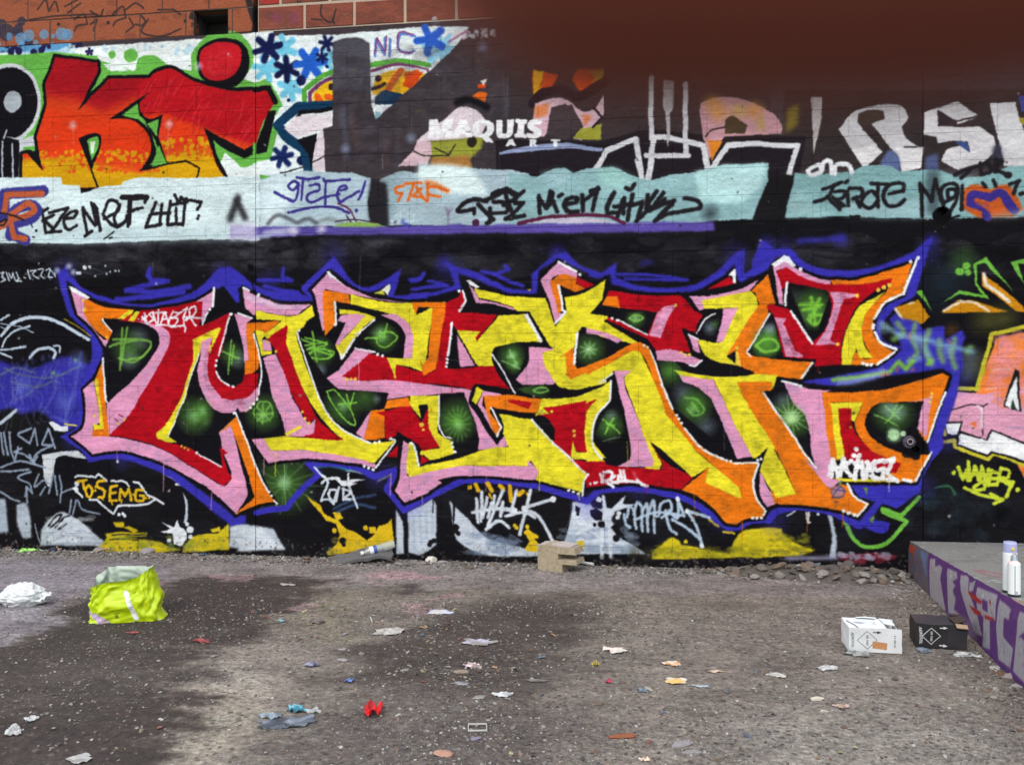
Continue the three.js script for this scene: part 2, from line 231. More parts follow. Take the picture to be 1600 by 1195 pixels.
// wave and purple band under the pale band
tile(400, 260, 0.2);
lines('#4a4c52', 30, '90,450 ~170,380 320,440 ~400,410 480,450', 8, 0.8); line('#55544f', 26, '500,430 ~580,410 680,440', 14, 0.6); fill('#262529', '905,90 960,110 1020,130 1040,470 890,470 870,240', 12);
lines('#6f3a52', 16, '640,290 ~720,330 780,430'); lines('#3a2834', 10, '700,380 740,440|620,430 ~760,415 940,440'); fill('#8fb65e', '580,480 ~700,440 ~900,440 1020,470 1000,485');
fill('#5b4ea4', '-200,470 560,470 1000,475 1610,450 1610,540 1000,555 550,540 -200,560', 5); fill('#c5c7e4', '60,500 300,470 330,520 200,540 40,540', 12, 0.8); glow('226,226,240', 60, '510,490 300,500', 0.9); fill('#aab4d0', '-10,530 110,530 110,560 -10,570', 8, 0.8); lines('#3849b0', 34, '1150,430 ~1190,480 1220,540|1330,490 1330,545', 10, 0.8); lines('#c8d8e0', 14, '1080,380 ~1130,360 ~1110,440 1050,420|1180,370 ~1230,370 ~1220,430 1160,430', 2, 0.7); glow('70,50,90', 20, '1085,435', 0.9); lines('#7a5a86', 14, '1500,330 1500,450|1480,320 1500,370|1530,320 1500,380', 6, 0.6);
tile(700, 270, 0.2625);
fill('#5f4fa8', '-400,320 -100,322 400,305 1000,300 1580,290 1590,345 900,370 300,360 -400,375', 5); line('#5c2440', 22, '420,300 ~560,270 ~800,250 ~960,262 1050,300'); fill('#c8c2d4', '460,300 ~620,275 ~850,268 1010,300'); dots('#4a2440', 22, '165,296');
fill('#1a191d', '-900,372 1700,350 1700,378 -900,390', 6);
// text: black, violet and orange strokes
tile(40, 280, 0.1875); const INK = '#211f23';
lines(INK, 30, '130,250 165,450|125,280 180,240|135,340 230,300|150,340 230,420|165,450 215,440|190,280 350,240|350,240 205,440|205,440 290,430|310,330 400,320 ~430,270 ~370,275 ~310,350 ~350,420 425,390|470,240 510,450|510,450 550,430|490,470 545,430|475,250 575,380|540,200 590,370|590,260 620,430|560,210 ~590,250|650,270 ~690,180 ~760,190 ~770,260 650,330|640,290 ~700,370 760,400 ~830,350 ~840,300|790,150 ~900,170 1010,150|860,160 850,390|850,270 970,240|990,190 1010,150|1080,190 1000,400|1000,400 1130,375|785,215 ~735,320 ~765,395 ~825,350|1060,290 1200,280|1130,210 1120,380|1200,180 1180,380|1180,380 1310,375|1250,240 1250,370|1330,160 1310,380|1240,130 1260,180|1280,190 1290,150 1320,170|1210,210 1340,190|1340,170 1460,190 1430,250', 2);
line(INK, 48, '800,150 900,150 1010,150'); line(INK, 40, '870,170 860,370'); line(INK, 40, '560,220 590,300'); dots(INK, 14, '85,430 1440,305 1430,330'); lines(INK, 12, '645,500 735,435|690,490 720,480|40,370 50,400|55,485 75,485'); 
tile(0, 250, A); lines('#303036', 44, '1470,250 1520,360|1480,230 1430,370', 10, 0.95); fill('#d2cde8', '1430,400 1593,390 1593,500 1430,500', 12, 0.85);
line('#3e3c8c', 78, '20,390 25,210 270,195', 2); line('#3e3c8c', 76, '60,470 75,400 ~190,360 ~230,310 ~180,280 ~90,310 60,370 90,470 155,500', 2); lines('#bd5d3a', 42, '25,320 40,215 260,210|60,340 ~170,270 ~215,310 ~150,350 60,370 85,480 150,490|0,420 30,400'); lines(INK, 12, '0,330 ~60,340 150,375|0,390 ~40,370 20,410 0,410');
tile(400, 260, 0.2); const VIO = '#3d3688';
lines(VIO, 22, '340,150 ~300,110 ~250,150 ~290,185 335,130 ~320,230 ~290,275 ~220,240 145,200|320,85 ~400,100 490,85|370,100 355,265|420,150 ~480,140 ~490,190 ~420,210 ~395,250 ~430,280 540,240 650,220|520,95 540,130 540,300|530,115 730,100|645,190 ~700,180 ~700,150 ~650,170 ~635,240 655,285 800,195|855,115 ~830,190 795,260|250,360 ~420,325 ~560,315 ~640,325 720,360'); dots(VIO, 15, '783,348');
lines('#e0661e', 22, '1150,150 ~1090,170 1090,210 1140,210 1110,270|1160,135 1290,125|1230,140 1190,265|1290,170 1220,235 1290,240|1250,160 1310,250 1330,270|1340,130 1340,270|1340,160 1420,160 1500,190|1350,220 1440,240', 3); line('#e0661e', 40, '1330,120 1400,140 1500,190', 10, 0.7);
tile(700, 270, 0.2625);
lines(INK, 26, '155,240 155,215 ~60,230 ~80,190 ~150,160 230,170|180,190 270,280|230,160 ~300,130 ~330,110|250,210 250,290 230,300|270,170 ~340,180 ~350,230 260,240|300,110 ~380,120 ~400,150 330,190|340,130 ~370,200 385,240|450,110 ~400,150 400,180 450,180 ~390,240 340,275 455,255|540,140 550,240|540,150 590,210|610,110 590,210|610,130 650,230|660,140 680,130|700,190 760,180 ~770,150 ~720,155 ~690,190 ~720,230 770,230|800,130 800,225|800,170 ~880,110 ~890,90 860,220|990,120 ~950,200 950,240 1010,235|1040,160 1010,260|1050,150 1045,240|990,200 1100,180|1100,130 ~1080,220 1070,280|1100,190 1160,170 1130,270|1060,90 ~1090,100 1110,70|1190,130 ~1190,200 1250,200 ~1290,160|1240,110 1180,210|1280,120 1230,200|1350,165 1180,230 1120,290|1340,180 1230,290 ~1330,240 ~1500,210 ~1490,170 1410,150', 2);
line(INK, 40, '270,130 350,100 400,130'); line(INK, 34, '620,120 600,190'); line(INK, 34, '850,110 890,100');
tile(1250, 240, 0.21875);
lines(INK, 26, '165,255 300,205|110,345 ~200,310 250,220|200,310 285,400|240,310 300,380|250,270 ~320,270 ~310,310 260,330 320,370|330,210 345,200|340,270 350,370|355,250 ~440,250 ~440,300 380,320|400,310 430,380|470,290 ~440,350 ~500,390 ~560,330 ~520,270 470,290|510,215 630,215|560,220 560,380|640,290 740,270 ~740,220 ~650,220 ~600,290 ~630,370 ~700,370 745,330|860,210 880,450|870,230 940,340|970,180 940,340|970,180 1010,330|1060,310 ~1060,260 ~1110,260 1110,310 1030,350|1030,380 ~1010,270 ~1060,215 ~1120,230 ~1120,330 1060,440|1160,230 1160,400|1310,210 1330,240|1390,190 1400,230|1110,150 ~1180,115 1265,90|1150,175 1215,120|1290,70 1300,150 ~1370,120 1340,60 1280,90|1360,100 1460,140|1400,40 1400,130|1400,60 ~1450,60 1410,95|1500,220 1570,190|1560,200 1530,290|1580,290 1600,280', 2); dots(INK, 24, '1487,150');
// -- lower band: older white, yellow and green bits, drawn before the big piece
tile(0, 600, A);
const PALE = '#c3cfdc';
fill('#33309c', '-300,-250 60,-120 220,-100 ~400,-170 560,-120 ~560,60 500,250 420,290 330,240 ~250,170 130,190 ~60,150 -60,190 -300,150', 10); 
lines('#7a86cc', 10, '60,120 ~200,40 280,-80|260,180 ~330,60 360,-70|400,240 ~440,80 480,-60 500,-200|120,60 ~140,-60 170,-120|330,200 420,240', 8, 0.6); lines('#6f8f5a', 8, '20,-100 ~120,-60 ~260,-40 ~380,-60 500,-120|60,-20 ~200,20 ~330,-20|0,-60 ~100,-100 220,-70', 4, 0.7); glow('110,130,215', 90, '400,120 140,20 480,-150', 0.55); glow('120,190,90', 20, '465,-150 330,-70', 0.8);
blotch('#5a5fc0', [60, -180, 520, 220], 90, 8, 30, 0.22, 0.6); for (let i = 0; i < 60; i++) { const x = R(0, 500), y = R(-200, 220); line(['#9aa6e0', '#1f1d70', '#7fa06a', '#c8d2ee'][i % 4], R(2, 6), x + ',' + y + ' ~' + (x + R(-40, 20)) + ',' + (y + R(20, 60)) + ' ' + (x + R(-70, 30)) + ',' + (y + R(60, 150)), 2, 0.3); }
fill('#dfe5ea', '300,240 330,235 380,260 420,255 420,295 340,290');
lines('#b7c4d2', 22, '0,245 95,165'); 
fill('#cfd6da', '258,440 ~380,420 480,412 545,470 ~460,460 ~390,450 ~340,490 330,570 ~300,640 270,580'); fill('#131217', '335,520 ~350,460 ~410,448 545,475 510,590 ~400,600 345,580');
lines('#93a3b8', 15, '0,300 20,440|20,300 45,440|55,300 65,420 85,470|85,420 130,400|90,470 110,390|190,280 ~110,310 ~140,340 180,370 215,280|215,290 230,380|260,380 330,380 ~230,430 200,470|260,370 300,280 340,400|180,440 ~200,480 230,450|90,420 ~150,440 210,490|0,520 ~120,480 280,520', 2, 0.95); lines('#93a3b8', 13, '190,545 ~110,580 180,620 200,680|200,680 160,640 150,700|240,560 ~210,640 ~270,600 300,620|280,640 250,690|330,560 300,680|340,570 350,690|370,570 380,640 370,740|380,680 470,640|0,545 ~80,540 180,530|0,670 ~60,710 120,730|160,640 165,740|440,720 430,800|470,720 450,810|480,720 ~510,780 620,810', 2, 0.95);
fill('#a9b6c4', '-60,710 30,715 50,925 -60,930', 6); fill('#b4c0cc', '100,750 ~160,745 ~190,850 190,955 140,960 ~105,880', 6); fill('#bcc6d0', '245,1005 ~265,890 ~370,800 ~480,840 ~580,930 690,1010', 4); lines('#8594a6', 14, '280,960 ~380,900 560,930|300,990 ~420,940 600,970|260,1000 640,990', 5, 0.6); lines('#16161a', 12, '300,880 ~340,830 ~380,815 ~360,850 310,890|340,890 ~400,830 430,820|360,900 410,870', 1); lines('#9aa8b8', 8, '215,870 ~235,960 250,1000'); blotch('#e8edf2', [270, 830, 560, 990], 40, 6, 18, 0.25, 2.6);
fill('#c9b51e', '610,1020 660,960 650,930 780,920 915,925 905,945 760,950 ~880,965 1000,985 1060,1020 1130,1030 1000,1050 600,1045', 3); lines('#19181c', 8, '690,940 900,935|680,965 860,970'); fill('#cdb41f', '700,860 770,858 765,890 800,880 860,910 830,925 780,895 720,890', 2); fill('#cdb921', '1190,950 1290,930 1350,930 1420,868 1425,1035 1130,1045 1150,1000', 2); fill('#cdb921', '1305,905 1365,890 1370,915 1320,925'); glow('90,120,60', 50, '1180,1000 900,1020 1060,1010', 0.6); blotch('#7b8b2c', [640, 950, 1400, 1035], 60, 5, 16, 0.3, 2);
fill('#e2e8ee', '990,920 1055,900 1000,858 1080,892 1098,845 1115,885 ~1155,910 1160,960 ~1130,1005 1080,1000 1068,930'); fill(PALE, '1135,670 ~1165,740 ~1170,820 1160,865 1140,860 ~1155,780', 2); dots('#dfe6ee', 24, '1180,905'); dots('#dfe6ee', 14, '1180,950 1050,975 1165,870'); line('#dfe6ee', 14, '1020,560 ~1080,595 1140,620'); line('#dfe6ee', 18, '1095,625 1130,620'); dots('#dfe6ee', 10, '725,480');
fill('#b9c4d0', '1430,890 ~1500,870 1700,900 1770,1030 1425,1020', 4); blotch('#e4eaef', [1440, 890, 1640, 1000], 30, 6, 20, 0.3, 2.2); line('#e8d94a', 9, '400,245 600,285');
// white dash frame and yellow words
lines('#dde4ea', 15, '465,580 480,570 570,575 590,580 610,560 640,585 660,600|690,600 730,605 760,600 780,610 800,635|830,610 860,615 880,640 905,680|910,690 960,710 1015,745|455,650 510,700|555,720 600,720 620,740 700,810 ~740,760 860,755|860,755 920,745 960,720'); dots('#dde4ea', 12, '735,815 770,820 760,810'); dots('#dde4ea', 18, '475,620 470,655');
const wedge = '#e3b71f';
lines(wedge, 19, '482,606 536,598|512,604 522,655|550,630 ~530,655 ~540,696 ~560,698 ~570,660 550,630|648,602 ~608,608 ~604,640 ~648,660 ~642,702 610,704|688,640 680,722|690,640 725,632|685,680 718,676|682,722 725,724|745,722 748,655 775,698 798,652 812,722|886,660 ~846,664 ~840,724 ~886,726 890,696 866,696'); dots(wedge, 9, '590,640 588,660 825,690 905,710 925,712'); lines(wedge, 10, '690,720 695,750|760,720 755,740|620,700 640,720');

tile(400, 600, A);
glow('86,150,52', 230, '170,620', 0.75); glow('190,235,190', 60, '175,615', 0.85); for (let k = 0; k < 12; k++) { const a = k * 0.5236 + 0.1; line('#8fc97a', 6, '175,620 ' + (175 + Math.cos(a) * 250) + ',' + (620 + Math.sin(a) * 190), 3, 0.4); } line('#a8d8a0', 7, '175,460 180,780', 2, 0.6); line('#74b35a', 6, '40,500 ~170,440 ~290,520', 3, 0.4);
fill('#e0bb22', '308,685 345,720 ~400,750 420,800 440,820 520,855 ~560,900 620,920 690,970 735,930 765,880 820,870 845,835 862,1010 ~700,1030 450,1070 440,1050 500,1000 522,940 500,870 430,850 400,800 350,750'); fill('#e0bb22', '470,800 520,800 545,840 500,850'); fill('#e0bb22', '700,890 740,885 745,930 700,925'); dots('#e0bb22', 16, '490,910 680,895'); dots('#17161a', 22, '540,975'); dots('#17161a', 14, '545,1000'); blotch('#b8a52a', [460, 960, 850, 1040], 30, 5, 15, 0.4, 2); glow('70,80,60', 60, '470,1060 800,1040', 0.6);
lines('#3e5a86', 16, '480,780 ~600,720 740,690|500,800 ~620,750 740,770', 4, 0.85);
fill('#c8d2de', '870,780 912,860 920,1055 872,1060', 3); fill('#c3cedb', '942,800 1100,715 1122,760 1122,1000 ~1030,1060 948,1045', 3); lines('#8fa2b8', 12, '980,830 985,1030|1020,800 1030,1000|1060,780 1065,960|1095,760 1100,920', 6, 0.6); line('#1a191e', 7, '1100,715 1100,800'); dots('#1a191e', 16, '1090,985 1110,975 1080,1000');
fill('#c6d0dc', '1205,725 ~1280,800 ~1400,930 ~1500,985 1760,1040 1760,1075 1450,1070 ~1330,1030 1240,960', 3); fill('#17161a', '1225,730 1240,740 1235,890 1225,830'); dots('#17161a', 26, '1240,895'); dots('#17161a', 16, '1260,930 1245,915'); blotch('#7d90a8', [1300, 930, 1650, 1060], 50, 6, 18, 0.35, 3); fill('#d3dce6', '0,900 ~90,950 180,1030 -120,1040', 5);
line('#3a93c8', 26, '340,515 ~450,500 600,535', 6, 0.9); line('#c8d8e0', 8, '560,540 680,560', 2, 0.8); line('#c8ccc0', 10, '760,600 860,555', 3, 0.7);
tile(800, 600, A);
fill('#17161a', '-60,640 360,720 ~370,800 ~330,920 260,1000 100,1000 -60,900'); line('#5a6470', 5, '375,740 ~350,860 280,960', 2, 0.6);
fill('#cdd8e4', '382,735 480,745 500,770 560,780 560,690 575,690 590,770 620,775 710,690 690,745 775,745 640,795 ~625,850 ~690,960 840,1055 300,1060 ~350,900', 2); blotch('#8ea0b6', [320, 890, 760, 1050], 80, 6, 20, 0.35, 3); blotch('#e9eff5', [380, 780, 640, 1000], 60, 6, 16, 0.35, 2); fill('#17161a', '485,790 520,770 565,800 565,845 520,850 490,820'); fill('#17161a', '395,760 425,770 420,800 400,800'); dots('#17161a', 10, '410,810 515,875'); dots('#17161a', 22, '560,872 650,960'); fill('#17161a', '545,870 575,855 580,880 550,890'); fill('#17161a', '615,890 650,870 720,985 660,950'); dots('#e6edf4', 17, '540,720'); lines('#dbe4ee', 22, '560,900 560,1080|610,900 615,1075', 4, 0.9);
fill('#e3bf22', '70,920 100,900 160,950 140,965 190,1010 150,1050 80,1030 110,980'); fill('#e3c322', '400,985 440,975 450,1020 390,1020'); fill('#d8bb2a', '320,1010 400,990 400,1030', 3); dots('#e3bf22', 12, '95,885 20,880 30,895'); fill('#d6c322', '870,1050 ~930,1000 ~990,955 ~1040,970 1060,1000 ~1120,1010 1190,1030 1360,1055 ~1395,960 ~1460,905 ~1593,895 1680,900 1700,1075 1000,1090 870,1090', 3); dots('#d6c322', 12, '1085,980'); blotch('#8a861f', [880, 1010, 1600, 1080], 90, 5, 18, 0.3, 2.4); line('#d9be2a', 26, '1240,840 1285,875', 2); lines('#d9be2a', 14, '1320,920 1380,930'); glow('60,64,50', 60, '850,1060 760,1050', 0.7);
tile(1200, 600, A);
fill('#d3bf22', '-20,895 ~60,900 ~130,960 220,1010 300,1030 200,1070 -20,1075', 4); blotch('#7f7c20', [0, 930, 260, 1060], 50, 5, 16, 0.4, 2.2); lines('#ccd4de', 9, '240,800 250,865 265,860|120,820 170,795', 1); line('#cbd6e0', 12, '255,800 250,860'); fill('#b3c0ce', '370,810 400,815 ~425,930 425,1085 385,1080 ~400,920', 3); dots('#cdd6df', 9, '310,810'); fill('#9a94b8', '120,1075 440,1070 440,1092 90,1098', 8, 0.9); blotch('#7c2233', [450, 1060, 780, 1110], 50, 6, 18, 0.7, 1.4); blotch('#a49ab0', [440, 1050, 760, 1090], 30, 5, 16, 0.6, 1.4); blotch('#26303a', [850, 640, 1500, 960], 50, 10, 60, 0.25, 0.8); lines('#3f8a56', 10, '1045,645 ~1130,640 1170,690', 3, 0.8); lines('#2c3a4a', 5, '980,735 1170,735|1035,740 1035,960|1180,760 1185,960', 3, 0.5); glow('8,8,10', 70, '1450,810', 0.9);
line('#6fb843', 24, '485,855 ~540,970 ~620,1015 ~740,990 865,855 715,800 715,780 835,820 945,705');
// wedges, arrows and the neighbour's letters to the right
tile(1300, 400, 0.1875);
glow('60,110,40', 150, '1100,40', 0.6); glow('38,58,74', 300, '940,240', 0.5); glow('120,120,50', 160, '1280,540 1180,900 1440,520', 0.45); glow('140,90,30', 80, '1000,620', 0.4); glow('110,130,190', 110, '1140,970 1150,840', 0.4);
fill('#c98715', '510,440 720,360 820,500 ~760,560 620,610 ~580,520'); line('#e8dcc8', 22, '530,440 ~590,540 615,605', 2); lines('#e8d8c0', 14, '640,395 690,385', 3); 
const lime = '#6fb843'; fill(lime, '690,290 750,285 840,465 780,380'); fill(lime, '910,410 1060,280 1260,325 1195,230 1180,70 1290,10 1330,60 1520,300 1280,60 1210,80 1215,220 1310,360 1060,310'); dots(lime, 30, '1125,80 1070,128'); dots(lime, 25, '1135,140'); fill(lime, '1490,50 1650,10 1640,70 1560,60 1610,240');
fill('#d08a18', '1255,130 1310,180 1600,410 1620,470 1540,460 1260,250'); line('#efe6d8', 26, '1275,150 1290,235 1480,380', 3); fill('#c98715', '910,470 1050,365 1180,370 1470,465 1000,470', 3); line('#efe0cc', 18, '940,455 1070,375 1180,385 1310,455', 3);
fill('#17161a', '1380,640 1640,580 1640,1500 1250,1500 1200,1140');
fill('#ee7f3c', '1375,690 1620,630 1640,1900 1240,1190 1200,1140'); fill('#ef8f50', '1380,690 1600,640 1600,1000 1300,1000', 20, 0.5); blotch('#e98f9c', [1330, 650, 1600, 1190], 40, 10, 50, 0.35, 1.6); lines('#f3c4cc', 10, '1320,945 1500,940|1280,1110 1600,1090', 3, 0.7);
line('#c8bf33', 32, '1640,580 1340,655 1210,1110 1020,1100 1000,1190 930,1440 945,1490'); line('#c8bf33', 30, '930,1555 1020,1535 1030,1590 1310,1690 1340,1640 1640,1750');
fill('#e2a0bb', '1050,1130 1260,1150 1600,1090 1640,1100 1640,1570 1330,1450 1290,1530 1060,1450 1080,1390 970,1390 1010,1250'); blotch('#ee8048', [1300, 1100, 1640, 1240], 20, 12, 40, 0.4, 1.4); fill('#ee7a40', '1150,1390 1200,1380 1210,1440', 4); lines('#1d1b20', 9, '1000,1285 ~1150,1240 1270,1250 1300,1230|1265,1250 1262,1500'); line('#f2dfe6', 20, '1210,1255 1255,1270 1255,1430', 4, 0.8); line('#8a86b8', 10, '1450,1430 1600,1430', 6, 0.6);
fill('#1d1b20', '940,1380 1095,1380 1060,1490 960,1500'); fill('#eef2f4', '950,1400 1080,1392 1045,1490 965,1480'); fill('#1d1b20', '1045,1460 1290,1530 1330,1450 1660,1570 1660,1740 1340,1640 1300,1670 1045,1580'); fill('#f3f6f7', '1065,1475 1300,1540 1340,1465 1660,1590 1660,1715 1330,1620 1300,1650 1055,1565');
fill('#1d1b20', '1530,940 1560,960 1580,1300 1430,1250 1470,1130'); fill('#eef3f3', '1540,1000 1565,1290 1540,1280 1510,1190 1490,1270 1445,1240'); fill('#23402e', '1510,1195 1535,1280 1495,1265');
glow('40,14,22', 60, '900,1540', 0.8);

// -- the violet outer line of the big piece, its flames and scribbles
tile(80, 400, 0.1875);
fill(BLU, '40,130 130,90 ~150,160 190,190 ~250,260 ~400,330 ~650,395 ~850,395 ~1100,330 ~1240,260 1400,90 1500,90 1620,180 1640,260 1545,190 1575,385 1540,390 1440,250 ~1250,350 ~1100,400 ~850,425 ~600,410 ~400,370 ~250,300 150,220 120,200 ~160,400 190,460 ~330,560 ~410,720 ~420,850 ~370,980 250,1110 ~300,1300 ~270,1450 160,1500 ~300,1590 350,1640 ~520,1625 ~760,1680 ~1010,1780 ~1300,2000 1520,2170 1620,2160 1620,2230 1500,2250 ~1250,2050 ~1000,1860 ~750,1740 ~550,1690 310,1720 ~240,1620 70,1500 ~200,1430 ~240,1300 210,1150 ~300,950 ~340,800 ~300,640 150,500 120,430', 5);
lines(BLU, 46, '815,110 800,160 840,205 970,205 620,285 ~850,300 1150,255|540,360 ~750,345 1100,300', 6);
tile(360, 400, 0.1875);
fill(BLU, '0,100 160,215 ~330,290 560,300 650,340 590,280 590,250 780,80 860,0 900,60 ~1000,190 ~1110,260 ~1250,220 1430,100 1360,330 1640,310 1640,360 ~1300,360 1320,310 1330,240 ~1200,290 ~1080,285 ~960,210 840,100 690,230 640,280 720,380 ~500,375 ~250,340 0,230', 5);
lines(BLU, 34, '440,100 430,170 510,205 230,200|280,250 ~420,290 560,305|1600,160 1560,200 1510,205', 6); dots('#0e0e14', 30, '170,100'); dots('#0e0e14', 16, '150,80 180,190 195,290'); line('#0e0e14', 14, '175,200 205,330');
tile(640, 400, 0.1875);
fill(BLU, '0,310 ~200,300 380,240 330,120 280,40 ~400,90 ~540,130 ~700,205 ~850,270 1020,280 1010,150 1200,0 1300,-40 ~1420,70 1620,150 1620,190 ~1450,120 1250,20 1080,120 1060,310 ~850,315 ~700,260 ~540,190 400,140 430,270 ~200,330 0,360', 6);
lines(BLU, 30, '120,140 90,190 0,200|20,275 320,245 160,210|600,130 720,150 830,110 790,80|700,150 ~840,210 940,245', 6); glow('56,51,176', 90, '280,60 1230,0', 0.6);
tile(920, 400, 0.1875);
fill(BLU, '0,110 100,150 230,50 225,170 ~400,245 ~620,265 ~860,240 ~1050,140 1200,0 1300,-60 1300,150 1480,0 1560,-60 1500,80 1270,220 1240,190 1220,70 ~1080,190 ~880,290 ~620,310 ~400,290 190,230 180,150 90,190 0,170', 6);
lines(BLU, 26, '240,150 ~500,160 820,195 ~560,200 300,190', 5); line(BLU, 40, '440,60 520,50', 14, 0.5);
tile(1180, 400, 0.1875);
fill(BLU, '-30,40 60,-140 160,-60 ~300,-60 ~450,70 ~700,120 ~1000,90 1330,-40 1480,-180 1440,0 1385,160 1330,330 ~1180,430 ~1070,560 ~1060,680 1130,740 1220,760 1290,640 1330,540 1370,560 1420,640 1500,720 1640,780 1640,920 1380,960 ~1060,1010 ~700,1080 360,1050 640,1010 1020,930 1230,780 ~1040,740 ~985,600 ~1060,440 1220,340 1360,40 ~1000,150 ~700,190 ~450,150 290,40 180,0 110,110 -30,180', 5);
lines('#15141a', 16, '530,-60 ~750,-30 1000,-50|400,-100 700,-60 1000,-90|480,-10 ~700,20 900,0', 5, 0.8); line(BLU, 44, '370,-120 740,-150', 12, 0.7); glow('56,51,176', 90, '100,-110 720,-130 1470,-130', 0.6);
tile(1300, 400, 0.1875);
fill(BLU, '480,520 540,480 560,520 680,540 740,560 760,620 860,590 940,580 950,700 1050,640 1090,620 1120,680 1080,760 1100,900 1080,1000 1020,1240 920,1500 840,1640 800,1580 990,1080 990,980 900,920 700,960 600,800', 6);
lines('#7fb25a', 40, '540,560 ~600,640 520,700|700,560 ~680,700 ~720,800 650,880|810,620 ~780,760 ~830,900|900,700 ~900,800 ~930,880|1030,690 ~1000,820 1030,930|1130,800 1160,760', 10, 0.75); lines('#86b8c8', 36, '420,560 ~560,660 ~700,680 ~900,730 1180,800|640,880 740,850|780,760 840,880', 12, 0.7); lines('#7fbf40', 32, '10,1035 ~200,1010 ~400,980 480,970 560,880 620,940 680,880|800,900 830,870', 7, 0.9); lines('#9fb4d8', 40, '60,1060 ~250,1030 440,960', 14, 0.7); lines('#cf6a4a', 16, '660,690 650,640|540,960 560,930|660,950 690,940|990,720 970,700|410,1000 480,985', 6, 0.7); glow('150,190,200', 70, '730,700 980,790 430,600', 0.6);
tile(1200, 600, A);
fill(BLU, '510,625 960,600 945,660 ~880,720 800,775 690,740 590,840 765,862 ~740,920 ~680,930 ~600,890 470,840 570,865 690,740 560,700', 2); fill(BLU, '1080,380 1100,395 1020,480 960,600 945,680 860,700 900,600 1000,430 1010,380', 2); fill(BLU, '1120,20 1160,20 1090,330 1100,385 1020,395 1000,370', 2);
fill('#6f9a3c', '590,640 620,645 615,690'); fill('#6f9a3c', '630,850 665,815 655,865');
for (const [x, t] of [[400, '0,800 ~100,785 190,768 ~280,660 395,560 320,490 ~500,495 ~640,530 740,575 875,530 812,655 920,785 ~1100,690 1290,598 1600,606'], [800, '0,607 ~200,650 465,730 ~560,662 ~800,655 ~1050,705 ~1200,790 1350,895 1415,890 ~1480,850 1600,840'], [1200, '0,850 ~60,795 ~200,768 ~400,800 575,882 690,745']]) { tile(x, 600, A); line(BLU, 40, t, 1); }

// mist thrown past the outline by the can
tile(0, 0, 1); for (const [x, y] of [[100, 425], [345, 425], [420, 440], [520, 400], [700, 420], [870, 395], [1150, 400], [1225, 385], [1450, 395], [110, 690], [190, 720], [350, 800], [590, 745], [640, 790], [800, 755], [920, 790], [1000, 765], [1130, 815], [1210, 815], [1340, 810], [1440, 760], [1480, 690], [1500, 600]]) { glow('62,56,180', R(18, 34), x + ',' + y, 0.35); for (let i = 0; i < 22; i++) { const a = R(0, 6.2), r = 30 * rnd() ** 0.7; dots('#4a44bb', R(0.4, 1), (x + Math.cos(a) * r) + ',' + (y + Math.sin(a) * r), 0.6); } }
// -- the big piece: colour fields on a black ground that shows between them as the outline
let field = [];
const L = (color, text) => field.push([color, text, OX, OY, SC]);
tile(80, 400, 0.1875);
L(PNK, '165,290 310,350 270,375 270,480 ~340,590 ~420,690 475,700 445,755 ~330,590 210,480');
L(ORA, '290,358 ~450,425 690,448 640,530 440,515 410,540 505,630 470,710 ~390,640 ~320,560 268,480 272,375');
L(RED, '740,455 ~960,430 1250,370 1258,490 ~1240,580 1490,470 1420,800 1370,900 1380,980 ~1440,1050 1520,1095 1620,1030 1640,1290 ~1450,1220 ~1300,1120 1260,900 1300,700 1180,690 1180,880 1080,1190 960,1400 880,1500 960,1550 1150,1600 1420,1760 1500,1830 1500,1870 1430,1915 ~1200,1770 ~950,1620 ~700,1530 475,1495 ~640,1330 ~790,1080 ~900,900 ~980,700 ~960,620 880,590 820,570 560,540');
L(PNK, '560,535 ~680,540 820,565 ~920,590 ~985,650 ~970,760 ~890,920 ~790,1090 ~640,1330 480,1490 465,1420 455,1230 500,1190 ~650,1060 ~780,920 ~890,760 ~890,650 ~820,590 ~700,545');
L(PNK, '1190,388 1355,290 1345,425 1300,450 1265,570 1245,540 1255,380');
L(PNK, '1245,700 1340,672 1318,760 ~1300,900 ~1325,1060 ~1420,1180 1500,1200 1640,1160 1640,1300 1580,1305 1560,1255 1530,1305 ~1400,1300 ~1290,1200 ~1235,1080 1215,950 1240,820');
L(YEL, '1180,690 1400,590 1412,605 1345,755 1325,765 1345,672 1255,705 1235,815 1215,850 1120,1180 970,1500 1050,1555 ~960,1550 ~880,1520 868,1475 940,1420 ~1080,1180 1175,880');
L(PNK, '260,1115 355,1040 380,1200 400,1390 345,1420 345,1500 475,1500 ~700,1540 ~950,1625 ~1200,1775 ~1430,1915 1500,1870 1500,1800 1430,1640 1410,1520 1395,1470 1493,1380 1640,1980 1545,2155 ~1400,2020 ~1250,1900 ~900,1715 ~600,1625 340,1650 ~260,1575 160,1505 ~250,1440 ~285,1300 275,1180');
L(RED, '1402,1590 1470,1640 1430,1660 ~1470,1790 1505,1860 1440,1900 1380,1840 1300,1760 1420,1740');
L(ORA, '400,930 428,880 445,1195 480,1500 345,1505 345,1440 410,1440 375,1150 358,1035');
L(YEL, '357,1035 385,1020 405,1200 435,1440 352,1447 345,1400 362,1400 400,1410 385,1200');
L(YEL, '550,525 640,450 695,450 600,530'); L(YEL, '632,545 700,460 742,460 690,548');
tile(360, 400, 0.1875);
L(ORA, '-98,1475 45,1335 170,1650 ~260,1870 365,2052 ~200,2077 42,2162 195,2000 ~130,1770 0,1415');
L(PNK, '30,480 180,520 128,560 150,870 112,885 ~105,760 60,580'); L(PNK, '100,270 220,330 ~400,395 672,405 560,490 ~400,490 250,460 190,495 125,430');
L(ORA, '128,560 410,540 300,640 200,615 188,650 ~240,850 225,940 180,980 118,985 118,880 150,870'); L(RED, '118,985 225,975 225,1080 ~150,1180 0,1200 -80,1190 -90,1060 30,1095 ~90,1060');
